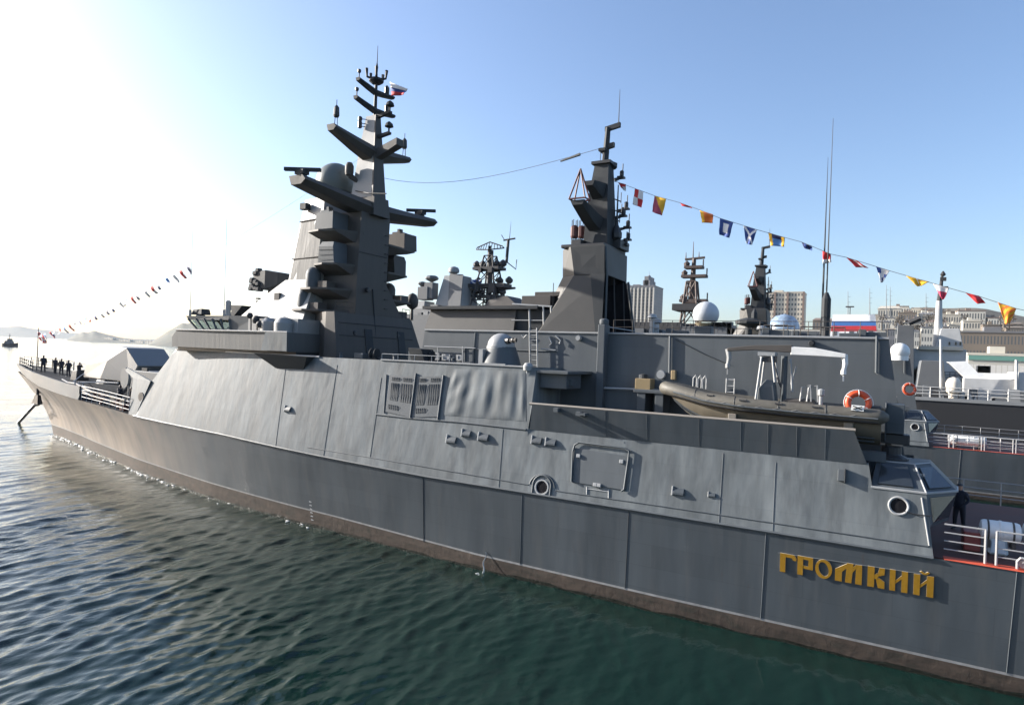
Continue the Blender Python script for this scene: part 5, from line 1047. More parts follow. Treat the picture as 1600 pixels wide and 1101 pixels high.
p = onY(1600, 832, 29.0); raft((p[0]+.55, 29.0, 4.5), 1.2, .36, 'white life raft canister at the right picture edge behind the stern rail')
p = onY(1512, 686, 67.3); raft((p[0], 67.3, 4.3), 2.6, .45, 'white canister behind the rail of the sister ship')
mb = MB(); mb.box(2.6, 3.1, 28.4, 29.3, 4.24, 4.9); tag(mb.build('red_hose_box', mat('red_box', (.22, .05, .04), .6), bevel=.03), 'dull red box on the flight deck behind the first stern rail', 'box')
mb = MB(); mb.loft([[(3.3, 28.3, 4.24), (3.9, 28.3, 4.24), (3.9, 29, 4.24), (3.3, 29, 4.24)], [(3.35, 28.35, 5.2), (3.8, 28.35, 5.25), (3.8, 28.9, 5.25), (3.35, 28.9, 5.2)]]); tag(mb.build('covered_locker', mat('pale_blue_tarp', (.4, .46, .5), .7, var=.1, scale=3), bevel=.08), 'pale blue covered locker beside the white life raft canister', 'locker')

# ------------------------------------------------------------------ people
def person(loc, yaw, h, label, pose, coat=CLOTH, group='sailors on the foredeck'):
    """one continuous skinned body: standing, arms by pose; faces +Y before yaw."""
    s = h/1.78; V = []; E = []; Rd = []
    def v(p, r, par=None):
        V.append(p); Rd.append((r[0]*1.22, r[1]*1.25) if r[0] > .045 else r)
        if par is not None: E.append((par, len(V)-1))
        return len(V)-1
    ln = pose.get('lean', 0.0); hd = pose.get('head', 0.0)
    pel = v((0, 0, .95), (.17, .125)); wa = v((0, ln*.25, 1.12), (.165, .12), pel); ch = v((0, ln*.6, 1.35), (.2, .14), wa); nb = v((0, ln*.8, 1.5), (.09, .08), ch); nk = v((0, ln*.9+hd*.02, 1.55), (.06, .06), nb)
    h0 = v((0, ln+.02+hd*.05, 1.62), (.075, .09), nk); h1 = v((0, ln+.03+hd*.08, 1.72), (.082, .1), h0); v((0, ln+.01+hd*.09, 1.79), (.055, .065), h1)
    for sx in (-1, 1):
        st = pose.get('stance', .1)*sx
        hp = v((sx*.1, 0, .88), (.1, .11), pel); kn = v((sx*.11+st*.3, st*.8+.03, .5), (.068, .075), hp); an = v((sx*.12+st*.4, st, .1), (.05, .055), kn); v((sx*.13+st*.4, st+.02, .045), (.05, .06), an); v((sx*.14+st*.4, st+.19, .035), (.045, .03), len(V)-1)
        sh = v((sx*.2, ln*.75, 1.43), (.085, .085), ch); arm = pose['arms'][0 if sx < 0 else 1]
        a, b = {'down': ((sx*.27, ln*.6-.02, 1.17), (sx*.27, ln*.5+.06, .93)), 'fwd': ((sx*.25, ln*.7+.12, 1.2), (sx*.14, ln+.35, 1.25)), 'face': ((sx*.27, ln*.8+.17, 1.28), (sx*.1, ln+.18, 1.55)), 'rail': ((sx*.28, ln*.7+.1, 1.18), (sx*.24, ln+.3, 1.02)), 'pocket': ((sx*.3, ln*.6-.03, 1.18), (sx*.2, ln*.5+.1, 1.0))}[arm]
        el = v(a, (.058, .058), sh); wr = v(b, (.04, .04), el); d = Vector(b)-Vector(a); d.normalize()
        hn = v(tuple(Vector(b)+d*.07), (.04, .025), wr); 
        for k in range(2): v(tuple(Vector(b)+d*(.16-.02*k)+Vector((.022*(k*2-1), 0, 0))), (.014, .014), hn)
    me = bpy.data.meshes.new('person'); me.from_pydata([(x*s, y*s, z*s) for x, y, z in V], E, []); o = bpy.data.objects.new('person', me); COL.objects.link(o)
    o.modifiers.new('skin', 'SKIN'); 
    for i, r in enumerate(Rd): me.skin_vertices[0].data[i].radius = (r[0]*s, r[1]*s)
    me.skin_vertices[0].data[0].use_root = True; sb = o.modifiers.new('sub', 'SUBSURF'); sb.levels = 1; sb.render_levels = 1
    dg = bpy.context.evaluated_depsgraph_get(); nm = bpy.data.meshes.new_from_object(o.evaluated_get(dg)); o.modifiers.clear(); o.data = nm
    nm.materials.clear()
    for m_ in (coat, CLOTH, SKIN, BLKP): nm.materials.append(m_)
    for p in nm.polygons:
        z = p.center.z/s; p.use_smooth = True
        p.material_index = 2 if 1.55 < z < 1.70 and p.normal.y > -.3 else (3 if z > 1.68 or z < .12 else (2 if z < 1.0 and abs(p.center.x)/s > .26 and z > .78 else (1 if z < .86 else 0)))
    o.location = loc; o.rotation_euler = (0, 0, yaw); o['_o'] = (0, 0, 0)
    tag(o, label, 'person', group)
    # knitted cap as a part
    cp = MB(); hy = (ln+.02+hd*.085)*s; cp.dome((0, hy, 1.715*s), .112*s, 0, 12, 5, sq=.85); c = cp.build('cap', BLKP, None, smooth=80, loc=(0, 0, 0)); c.parent = o
    return o
def deckpt(px, py, Yo):  # a standing spot on the foredeck
    X = onY(px, py, 36)[0]
    for _ in range(20): X = onY(px, py, yc(X)+Yo)[0]
    return X, yc(X)+Yo
PEOPLE = [
 (67.5, 573, -.3, 1.2, 1.84, 'person in dark winter clothes looking down alone nearest the bow flag', {'arms': ('fwd', 'down'), 'lean': .06, 'head': 1, 'stance': .12}, CLOTH),
 (86, 575, .2, -1.3, 1.74, 'person in dark clothes turned to a companion, leftmost of three close together on the bow', {'arms': ('down', 'fwd'), 'stance': .06}, CLOTH),
 (96, 576, .2, 1.4, 1.74, 'person in dark clothes in the middle of three close together on the bow', {'arms': ('pocket', 'rail'), 'lean': .1, 'stance': .16}, CLOTH),
 (107, 577, .1, 1.5, 1.74, 'person in dark clothes, rightmost of three close together on the bow', {'arms': ('rail', 'pocket'), 'lean': .04, 'stance': .1}, CLOTH),
 (123.5, 580, .0, -1.2, 1.72, 'person in dark brown coat raising hands to the face, apart on the bow', {'arms': ('face', 'face'), 'stance': .08}, CLOTH2),
]
for px, py, Yo, yaw, h, lab, pose, coat in PEOPLE:
    X, Y = deckpt(px, py, Yo); person((X, Y, deckz(X)+.08), yaw, h, lab, pose, coat)
X, Y = deckpt(142.5, 585, 1.5); person((X, Y, 6.25), 1.0, 1.75, 'dark clothed person seen over the deck winch ahead of the gun turret', {'arms': ('down', 'down')}, CLOTH)
X, Y = deckpt(186, 622, -3.6); person((X, Y, deckz(X)), .3, 1.72, 'dark clothed person by the rail left of the pale open hatch cover', {'arms': ('rail', 'down'), 'lean': .08}, CLOTH)
X, Y = deckpt(204, 628, -3.9); person((X, Y, deckz(X)), -.6, 1.78, 'dark clothed person right of the pale open hatch cover by the deckhouse front', {'arms': ('pocket', 'down')}, CLOTH2)
p = onY(1499, 806, 32.0); person((p[0], 32.0, 4.24), 2.6, 1.84, 'person in dark blue uniform standing on the flight deck behind the control windows', {'arms': ('pocket', 'pocket'), 'stance': .05}, mat('navy_uniform', (.01, .012, .022), .85, var=.2, scale=8), 'crew on the stern')

# ------------------------------------------------------------------ flags and their lines
FC = {k: mat('flag_'+n, tuple(x*.85 for x in c), .75, var=.06, scale=6) for k, (n, c) in dict(r=('red', (.55, .03, .035)), w=('white', (.78, .76, .76)), y=('yellow', (.75, .42, .03)), b=('blue', (.03, .07, .26)), n=('navy', (.015, .02, .09)), o=('orange', (.75, .17, .03)), l=('light_blue', (.12, .28, .62)), p=('pink_red', (.6, .06, .12)), k=('black', (.02, .02, .02)), m=('maroon', (.35, .06, .12))).items()}
PAT = {
 'quarter': lambda u, v: 'r' if (u < .5) == (v < .5) else 'w', 'diag': lambda u, v: 'y' if u > v else 'm', 'red': lambda u, v: 'r', 'orange': lambda u, v: 'o' if u > .3 else 'y',
 'peter': lambda u, v: 'w' if .26 < u < .74 and .24 < v < .76 else 'b', 'saltire': lambda u, v: 'w' if abs(u-v) < .13 or abs(u-1+v) < .13 else 'b',
 'yby': lambda u, v: 'y' if u < .24 or u > .76 else ('l' if v > .35 else 'n'), 'navy': lambda u, v: 'n' if (int(u*4) % 2 == 0) else 'b', 'rw': lambda u, v: 'r' if v < .62 else 'w',
 'rwr': lambda u, v: 'w' if abs(u-.6) < .1 else 'r', 'bw': lambda u, v: 'b' if (int(u*3)+int(v*3)) % 3 == 0 else 'w', 'yw': lambda u, v: 'w' if abs(u-.45) < .05 else 'y', 'wp': lambda u, v: 'w' if v < .42 else 'p',
 'rmark': lambda u, v: 'p' if u > .55 and v < .6 else 'r', 'stripe': lambda u, v: 'y' if int((u*.9+v)*5) % 2 else 'o', 'tri': lambda u, v: 'w' if v < .34 else ('b' if v < .67 else 'r'), 'redw': lambda u, v: 'w' if u > .5 and v > .45 else 'r',
 'jack': lambda u, v: 'w' if abs(u-.5) < .06 or abs(v-.5) < .08 or abs(u-v) < .06 else ('b' if abs(u-.5) < .12 else 'r'), 'white': lambda u, v: 'w', 'bwb': lambda u, v: 'b' if abs(v-.5) > .22 else 'w', 'nw': lambda u, v: 'n' if u < .5 else 'w', 'grn': lambda u, v: 'l' if v < .5 else 'w',
}
def flag(q, Y, pat, label, group, n=14, amp=.05, name='signal_flag', seed=0, yoff=0.0):
    c = [np.array(onY(x, y, Y)) for x, y in q]; rg = random.Random(seed); p1, p2 = rg.random()*6, rg.random()*6; keys = []; used = {}
    mb = MB()
    def fn(u, v):
        p = c[0]*(1-u)*(1-v)+c[1]*u*(1-v)+c[2]*u*v+c[3]*(1-u)*v
        w = amp*(v*.8+.2)*math.sin(u*7+p1+v*2.2)+amp*.5*v*math.sin(v*9+u*4+p2); return p+np.array([w*.25, w+.12*v, w*.15])
    def mf(u, v):
        k = PAT[pat](u, v)
        if k not in used: used[k] = len(used); keys.append(FC[k])
        return used[k]
    mb.grid(fn, n, n, 0, mf); o = mb.build(name, keys, smooth=80, loc=tuple(c[0]))
    so_ = o.modifiers.new('cloth', 'SOLIDIFY'); so_.thickness = .012
    return tag(o, label, 'flag', group)
G1 = 'signal flags on the line from the after mast to the stern'
FL = [
 ([(966, 285), (978, 288), (976, 298), (970, 294)], 'redw', 'small crumpled red and white flag nearest the after mast'),
 ([(992, 294.5), (1005, 300), (1002, 324), (987, 318.5)], 'quarter', 'red and white quartered square flag'),
 ([(1023, 306), (1041, 311), (1033, 336), (1017, 330)], 'diag', 'flag split diagonally into yellow and dark red'),
 ([(1063, 317.5), (1080, 323), (1081, 325), (1065, 320.5)], 'red', 'red flag folded edge-on into a thin sliver'),
 ([(1093, 328), (1114, 335), (1113, 348), (1096, 347)], 'orange', 'orange red flag with a yellow corner, furled at its hoist'),
 ([(1125, 341), (1146, 347), (1139, 371), (1123, 366)], 'peter', 'blue flag with a white square in its middle'),
 ([(1162, 352), (1183, 359), (1174, 382), (1165, 380)], 'saltire', 'blue flag with a white diagonal cross'),
 ([(1200, 363), (1226, 371), (1225, 385), (1204, 383)], 'yby', 'yellow flag with a blue middle panel'),
 ([(1252, 378), (1268, 384), (1269, 391), (1256, 387)], 'navy', 'navy blue flag twisted around the line'),
 ([(1285, 392), (1298, 397), (1299, 409), (1286, 412)], 'rw', 'red over white flag crossing behind the tall whip aerial'),
 ([(1322, 402), (1340, 408), (1357, 418), (1338, 417)], 'rwr', 'red pennant flag with a white fleck, just right of the whip aerial'),
 ([(1369, 417), (1390, 423), (1380, 440), (1377, 441)], 'bw', 'pale blue and white flag drooping to a point'),
 ([(1416, 431), (1452, 440), (1440, 446), (1434, 447)], 'yw', 'golden yellow flag drooping as a triangle'),
 ([(1457, 442), (1483, 450), (1476, 466), (1473, 468)], 'wp', 'pink red triangular flag with a white top edge'),
 ([(1508, 457), (1530, 462), (1541, 473), (1528, 474)], 'rmark', 'dark red flag bunched up near the right end of the line'),
 ([(1559, 472), (1588, 482), (1579, 504), (1571, 506)], 'stripe', 'orange and yellow striped flag at the right end of the line'),
]
for i, (q, pat, lab) in enumerate(FL): flag(q, 33.0, pat, lab, G1, seed=i)
mb = MB(); P = [onY(x, y, 33) for x, y in ((948, 281), (966, 285), (1023, 306), (1063, 317), (1093, 328), (1125, 341), (1183, 359), (1226, 371), (1252, 378), (1298, 397), (1322, 402), (1390, 423), (1452, 441), (1483, 450), (1530, 463), (1588, 482), (1606, 486))]
P.append((26.5, 33, 9.4)); mb.tube(P, .012, 4); tag(mb.build('flag_line', ROPE), 'thin rope carrying the large signal flags down from the after mast to the stern', 'rope')
# line of small flags over the bow
yw0 = onY(300, 407, 33)
L0 = np.array([jk[0], 36.4, jt[2]-1.0]); L1 = np.array([-30.8, 32.0, 23.3])
def bowline(t): p = L0+(L1-L0)*t; p[2] -= 4*1.2*t*(1-t); return p
mb = MB(); mb.tube([bowline(t) for t in np.linspace(0, 1, 40)], .008, 4); tag(mb.build('flag_line', ROPE), 'thin rope rising from the jackstaff at the bow with small signal flags', 'rope')
G2 = 'small signal flags on the line above the bow'
seqp = ['white', 'grn', 'redw', 'bwb', 'rw', 'grn', 'redw', 'nw', 'bw', 'grn', 'tri', 'navy', 'white', 'bw', 'bwb', 'white', 'grn', 'redw', 'nw', 'white', 'rw', 'bw', 'grn', 'white', 'redw', 'nw']
def projpx(P): d = np.array(P)-CAM; z = d@CF; return W0/2+FPX*(d@CR)/z, H0/2-FPX*(d@CU)/z
colw = dict(white='white', grn='pale blue', redw='red and white', bwb='blue and white', rw='red over white', navy='navy blue', red='red', nw='half navy half white', bw='blue patched white', tri='tricolour')
ordn = ['lowest', 'second', 'third', 'fourth', 'fifth', 'sixth', 'seventh', 'eighth', 'ninth', 'tenth', 'eleventh', 'twelfth', 'thirteenth', 'fourteenth', 'fifteenth', 'sixteenth', 'seventeenth', 'eighteenth', 'nineteenth', 'twentieth', 'twenty-first', 'twenty-second', 'twenty-third', 'twenty-fourth', 'twenty-fifth', 'topmost']
ts = [t for t in np.linspace(.015, 1, 500) if projpx(bowline(t))[0] < 293]
tmax = ts[-1]
for i, pat in enumerate(seqp):
    t = .02+(tmax-.02)*i/(len(seqp)-1); a = bowline(t); b = bowline(t+.009); rg = random.Random(i)
    hh = .66; tw_ = rg.uniform(-.25, .25); mb = MB(); used = {}; keys = []
    def mf(u, v):
        k = PAT[pat](u, v)
        if k not in used: used[k] = len(used); keys.append(FC[k])
        return used[k]
    ph = rg.random()*6
    mb.grid(lambda u, v: a+(b-a)*u*(1-.3*v)+np.array([.35*v+.05*math.sin(5*u+ph), .25*math.sin(3*v+ph)*v+tw_*v, -hh*v]), 6, 6, 0, mf)
    o = mb.build('signal_flag', keys, smooth=80, loc=tuple(a)); m_ = o.modifiers.new('cloth', 'SOLIDIFY'); m_.thickness = .012
    tag(o, f'{colw[pat]} small flag, {ordn[i]} from the bow on the line above the foredeck', 'flag', G2)
# jack at the bow and the tricolour on the mast
flag([(59, 518), (69, 524), (70, 537), (60, 533)], 36.6, 'jack', 'red naval jack with white and blue crosses on the staff at the bow', None, name='naval_jack', amp=.12)
flag([(609, 128), (637, 139), (630, 147), (610, 150)], 33.6, 'tri', 'white blue and red flag flying from the top of the main mast', None, name='national_flag', amp=.1, seed=4)
flag([(735, 437), (752, 437), (752, 453), (735, 450)], 99.0, 'saltire', 'blue and white flag on the dark lattice mast of the far destroyer', None, name='naval_flag', amp=.2, seed=9)
# wire aerial between the masts
mb = MB(); a, b = np.array(onY(598, 278, 33)), np.array(onY(938, 232, 33)); P = []
for t in np.linspace(0, 1, 14): q = a+(b-a)*t; q[2] -= 4*1.1*t*(1-t)*(1-.5*t); P.append(q)
mb.tube(P, .014, 4); mb.tube([P[11]+np.array([0, 0, -.1]), P[12]], [.05, .09], 5); tag(mb.build('wire_aerial', ROPE), 'thin sagging wire strung between the main mast and the after mast', 'wire')
mb = MB(); P0 = np.array(onY(62, 613, 35.3)); P1 = P0+np.array([-9, 6, -1.6]); mb.tube([P0, (P0+P1)/2+np.array([0, 0, -.4]), P1, P1+np.array([-14, 9, -3.0])], .05, 5); tag(mb.build('mooring_line', ROPE), 'slack mooring rope leading forward from the bow', 'rope')
mb = MB(); c0 = np.array(onY(57, 629, 35.2)); c1 = np.array(onZ(25, 657, 0.0)); c1[2] = -.6
k = 26
for i in range(k):
    p0_, p1_ = c0+(c1-c0)*(i/k), c0+(c1-c0)*((i+1.25)/k); mb.tube([p0_, (p0_+p1_)/2, p1_], [.09, .2, .09], 5)
tag(mb.build('anchor_chain', BLKP), 'dark anchor chain slanting from the bow into the water', 'chain')
# cooling water running out of the hull side
FOAM = mat('white_water', (.3, .31, .31), .5, var=.15, scale=8)
p = onZ(746, 898, .05); mb = MB(); hx = p[0]
def jet(u, v): z = lerp(1.0, .02, u); y = yc(hx)-hull_h(hx, 1.0)-.02-.2*u**1.2; return (hx+(v-.5)*(.03+.07*u)+.05*math.sin(9*u), y-.02*math.sin(v*6.28), z)
mb.grid(jet, 12, 6)
rf = random.Random(8)
for i in range(18):
    a = rf.random()*6.28; r_ = rf.random()**.6*.3; x_, y_ = hx+.05+r_*1.2*math.cos(a), yc(hx)-hull_h(hx, .2)-.45+r_*.7*math.sin(a); mb.dome((x_, y_, -.01), .03+.05*rf.random(), 0, 7, 3, sq=.4)
tag(mb.build('cooling_water_outflow', FOAM), 'white cooling water running down the hull and foaming at the waterline', 'water jet', kind='stuff')
# broken foam where the chop slaps the fore part of the hull
mb = MB(); rf = random.Random(12)
for i in range(170):
    X = lerp(-78, -28, rf.random()**1.5); y = yc(X)-hW(X)-.05-.5*rf.random()**2; s = (.022+.05*rf.random()**2)*(1.25 if X < -45 else .7)
    if rf.random() < (0.4 if X > -45 else .85): mb.loft([[(X+s*k*math.cos(q*1.05)*(1.2+.9*(i % 3)), y+s*k*math.sin(q*1.05), z_) for q in range(6)] for k, z_ in ((1.5, .0), (1.0, s*.5+.02))])
tag(mb.build('bow_foam', FOAM), 'broken white foam where small waves slap the fore part of the hull', 'foam', kind='stuff')
# ------------------------------------------------------------------ sister ship beyond, parallel (copies of the parts the photo can show)
SIS = thing('warship', (-30+1.8, 73, 0), 'grey sister warship lying parallel behind the foreground ship, its after mast and stern in view', 'warship')
DXY = Vector((1.8, 40.0, 0.0))
def copy_part(o, parent):
    c = o.copy(); COL.objects.link(c); c.parent = parent
    for ch in o.children: copy_part(ch, c)
KEEP = {'hull', 'bow_bulwark', 'foredeck', 'flight_deck', 'deck_edge_stripe', 'deckhouse', 'deckhouse_end', 'boat_bay_bulwark', 'hangar', 'funnel', 'after_mast', 'control_station', 'stern_rail', 'side_rail', 'gun_turret', 'gun_platform', 'missile_launcher_block'}
SKIP = {'name_letter', 'letter_batten', 'draught_marks', 'buckled_cover'}
def copy_tree(o, parent, top=False):
    base = o.name.split('.')[0]
    if base in SKIP or (top and base not in KEEP): return
    c = o.copy(); COL.objects.link(c); c.parent = parent
    for ch in o.children: copy_tree(ch, c)
for ch in list(SH.children): copy_tree(ch, SIS, True)
SIS['_o'] = (-28.2, 73, 0)
mb = MB(); p = onY(1406, 557, 69.5); mb.lathe((p[0], 69.5, 11.6), [(.7, 0), (.7, .5)], 20); mb.dome((p[0], 69.5, 12.4), .8, -.5, 24, 10, sq=1.0); mb.build('radome', WHITE, SIS, smooth=50)
mb = MB(); p = onY(1175, 490, 72); mb.lathe((p[0], 70.5, 11.8), [(.35, 0), (.35, 2.8), (1.4, 3.1), (1.4, 3.4), (.4, 3.7)], 12); mb.lathe((p[0]+.5, 70.5, 15.3), [(.3, 0), (.3, .7), (.05, 1.2)], 8); mb.build('exhaust_post', DARKG, SIS)
mb = MB(); rail([(1.2, 67.0, 4.24), (30, 67.0, 4.24)], 0, 1.15, 16, 'stern_rail', RAILM, SIS, r=.035, post=.05)

# ------------------------------------------------------------------ far destroyer
DG = mat('far_ship_grey', (.085, .09, .095), .6, var=.12, scale=.4); DD = mat('far_ship_dark', (.022, .022, .024), .7); DL = mat('far_ship_light', (.2, .205, .205), .6, var=.1, scale=.5)
DS = thing('destroyer', (-60, 100, 0), 'large grey destroyer far behind with dark lattice masts and a white radome', 'warship')
mb = MB(); st = [(-135, .3, 9), (-125, 3, 8.5), (-110, 6, 7.8), (-80, 8.2, 7), (-30, 8.5, 6.5), (2, 7.5, 6.2)]
mb.loft([[(x, 100-h*.85, -1), (x, 100-h, z), (x, 100+h, z), (x, 100+h*.85, -1)] for x, h, z in st]); mb.build('hull', DG, DS)
def blk(px0, px1, py, Y0, Y1, zb_, m, name='superstructure', tp=.06, parent=DS, det=True):
    a, b = onY(px0, py, Y0), onY(px1, py, Y0); z = (a[2]+b[2])/2; w = (b[0]-a[0])*tp/2; mb = MB()
    mb.taper((a[0], b[0], Y0-.5, Y1+.5), (a[0]+w, b[0]-w, Y0, Y1), zb_, z); return mb.build(name, m, parent)
blk(600, 880, 492, 93.5, 106.5, 6.5, DG); blk(640, 730, 482, 94.5, 105, 15, DG); blk(770, 838, 483, 95, 105, 15, DL); blk(880, 1010, 512, 93.5, 106, 6.5, DG); blk(985, 1065, 503, 94, 106, 6.5, DD); blk(1010, 1140, 510, 94, 106, 6.5, DG); blk(650, 664, 470, 95, 98, 17, DL); blk(672, 684, 476, 94.6, 97, 17, DG)
mb = MB(); a, b = onY(683, 478, 97), onY(729, 478, 97); c, d = onY(697, 431, 97), onY(722, 431, 97)
mb.loft([[(a[0], 95.5, a[2]-2), (b[0], 95.5, a[2]-2), (b[0], 102, a[2]-2), (a[0], 102, a[2]-2)], [(c[0], 96.5, c[2]), (d[0], 96.5, c[2]), (d[0], 100, c[2]), (c[0], 100, c[2])]]); RT = mb.build('radar_tower', DL, DS)
mb = MB(); mb.ext([(c[0]+1.2, 96.4, c[2]+.3), (d[0]+.6, 96.4, c[2]+.1), (b[0]-.4, 95.4, a[2]-2), (b[0]-3, 95.4, a[2]-2)], (0, .15, 0)); mb.build('tower_side', DG, RT)
mb = MB(); e = onY(709, 424, 97); mb.lathe((e[0], 97, e[2]-.3), [(.3, -1), (.4, -.2), (1.0, .1), (1.05, .5), (.8, 1.0), (.2, 1.2)], 14); mb.build('radar_dish', DL, RT, smooth=50)
mb = MB(); e = onY(668, 452, 96); mb.box(e[0]-1.6, e[0]+.8, 95, 97, e[2]-2.0, e[2]+.4); mb.box(e[0]-.2, e[0]+1.8, 95.2, 97, e[2]-1.8, e[2]+1.2); mb.lathe((e[0]-1.2, 96, e[2]+.4), [(.2, 0), (.9, .6), (.9, .9), (.1, 1.1)], 10); mb.lathe((e[0]+.9, 96, e[2]+1.3), [(.2, 0), (1.2, .5), (1.3, .8), (.9, 1.2)], 10); mb.build('fire_director', DG, DS, bevel=.1)
def lattice(cx, z0, z1, w0, w1, name, m, Yc=100, n=5, r=.16):
    mb = MB()
    for sx in (-1, 1):
        for sy in (-1, 1): mb.tube([(cx+sx*w0, Yc+sy*w0*.8, z0), (cx+sx*w1, Yc+sy*w1*.8, z1)], r, 5)
    for i in range(n):
        t0, t1 = i/n, (i+1)/n; wa, wb = lerp(w0, w1, t0), lerp(w0, w1, t1); za, zb2 = lerp(z0, z1, t0), lerp(z0, z1, t1)
        for sy in (-1, 1):
            mb.tube([(cx-wa, Yc+sy*wa*.8, za), (cx+wb, Yc+sy*wb*.8, zb2)], r*.6, 4); mb.tube([(cx+wa, Yc+sy*wa*.8, za), (cx-wb, Yc+sy*wb*.8, zb2)], r*.6, 4); mb.tube([(cx-wb, Yc+sy*wb*.8, zb2), (cx+wb, Yc+sy*wb*.8, zb2)], r*.7, 4)
        for sx in (-1, 1): mb.tube([(cx+sx*wa, Yc-wa*.8, za), (cx+sx*wb, Yc+wb*.8, zb2)], r*.6, 4)
    return mb.build(name, m, DS)
p = onY(763, 480, 100); q = onY(765, 400, 100); LM = lattice(p[0], 15, q[2], 3.4, .9, 'lattice_mast', DD, n=5)
mb = MB(); mb.tube([(p[0], 100, 15), (p[0], 100, q[2]+1)], .55, 8)
for py, l, t in ((447, 4.4, .7), (420, 2.9, .5), (463, 3.0, .4)):
    z = onY(765, py, 100)[2]; mb.box(p[0]-l, p[0]+l*.9, 98.6, 101.4, z-t/2, z+t/2); 
    for k in (-1, -.55, .5, .95): mb.lathe((p[0]+l*k, 100, z+t/2), [(.3, 0), (.7, .4), (.7, .8), (.2, 1.3)], 8)
    mb.box(p[0]-l*.5, p[0]-l*.3, 98.3, 99, z-t*1.6, z); mb.box(p[0]+l*.2, p[0]+l*.5, 98.3, 99, z-t*1.8, z)
mb.tube([(p[0]+1, 100, onY(765, 452, 100)[2]), (p[0]+5.5, 100, onY(800, 450, 100)[2])], [.4, .2], 5)
mb.build('mast_platform', DD, LM)
mb = MB(); z = q[2]+.8; 
for i in range(11):
    t = i/10*2-1; mb.tube([(p[0]+t*3.0, 99.4-.7*(1-t*t)+.4, z+.2+.3*abs(t)), (p[0]+t*2.7, 99.6, z+1.7-.9*abs(t))], .08, 4)
mb.tube([(p[0]-3, 99.8, z+.5), (p[0], 99.1, z+.2), (p[0]+3, 99.8, z+.5)], .12, 5); mb.tube([(p[0]-2.7, 99.6, z+.8), (p[0], 99.6, z+1.7), (p[0]+2.7, 99.6, z+.8)], .12, 5); mb.tube([(p[0], 100, z-1), (p[0], 99.6, z+1)], .3, 6); mb.build('air_search_radar', DD, LM)
mb = MB(); x1 = onY(791, 420, 100)[0]; z1 = onY(791, 409, 100)[2]; z2 = onY(793, 375, 100)[2]; z3 = onY(800, 346, 100)[2]
mb.tube([(p[0]+.5, 100, z1-1.5), (x1, 100, z1)], .2, 5); mb.tube([(x1, 100, z1-.2), (x1+.2, 100, z2)], .28, 5); mb.tube([(x1-.8, 100, z2), (x1+1.6, 100, z2+.2)], .16, 4); mb.tube([(x1+.4, 100, z2), (x1+.6, 100, z3)], [.08, .02], 4); mb.tube([(x1-.6, 100, z2), (x1-1.3, 100, z2+1)], .07, 4); mb.tube([(x1, 100, z1), (x1+2, 100, z1-1.4), (x1+2.1, 100, z1+.3)], .1, 4); mb.build('topmast', DD, LM)
p = onY(1079, 500, 100); q = onY(1079, 440, 100); L2 = lattice(p[0], 6.5, q[2], 2.3, .7, 'lattice_mast', mat('far_mast_brown', (.06, .042, .036), .7), n=5)
m2 = mat('far_mast_brown', (0, 0, 0)); mb = MB(); zt2 = onY(1080, 404, 100)[2]
mb.tube([(p[0], 100, q[2]-3), (p[0]+.2, 100, zt2)], [.55, .3], 6); mb.tube([(p[0]-1.2, 100, zt2-.1), (p[0]+1.8, 100, zt2+.1)], .2, 5)
for dx in (-1.1, 0, .9): mb.tube([(p[0]+dx, 100, zt2), (p[0]+dx, 100, zt2+(2.6 if dx == 0 else 1.0))], [.1, .04], 4)
for py, l in ((418, 1.6), (432, 2.2), (470, 2.4)): z = onY(1080, py, 100)[2]; mb.box(p[0]-l*.7, p[0]+l, 99.2, 100.8, z-.2, z+.2); mb.tube([(p[0]+l, 100, z), (p[0]+l, 100, z+1.2)], .1, 4); mb.lathe((p[0]-l*.5, 99.6, z+.2), [(.4, 0), (.5, .4), (.1, .8)], 8)
mb.build('topmast', m2, L2)
mb = MB(); mb.box(p[0]-2.4, p[0]+2.4, 98, 102, onY(1080, 486, 100)[2], onY(1080, 476, 100)[2]); mb.build('mast_platform', DD, L2)
mb = MB(); p = onY(1103, 491, 95); r_ = 1.85; mb.dome((p[0], 95, p[2]), r_, -.55, 26, 11, sq=1.0); mb.lathe((p[0], 95, p[2]-r_*.98), [(.35, -2.6), (.4, -.25), (.9, .05), (1.55, .45), (1.6, .5)], 18, 1); mb.build('white_radome', [mat('radome_white', (.34, .36, .38), .45), mat('tan_base', (.35, .3, .2), .6)], DS, smooth=35)
rf = random.Random(22)
for i in range(40):
    mb = MB()
    px = rf.choice([rf.uniform(640, 735), rf.uniform(985, 1060), rf.uniform(1110, 1150), rf.uniform(800, 870)]); py = rf.uniform(478, 490) if px < 900 else rf.uniform(502, 514); p = onY(px, py, 94.5); s = rf.uniform(.3, 1.0); mb.box(p[0]-s, p[0]+s, 94.2, 95.5, p[2]-2, p[2]); mb.build('deck_equipment', [DG if i % 3 else DL], DS)
mb = MB()
for i in range(24):
    px = lerp(985, 1150, i/23); p = onY(px, 510, 94); mb.tube([(p[0], 94, 14.6), (p[0], 94, 16.2+.3*rf.random())], .05, 4)
mb.build('deck_rail', DD, DS)

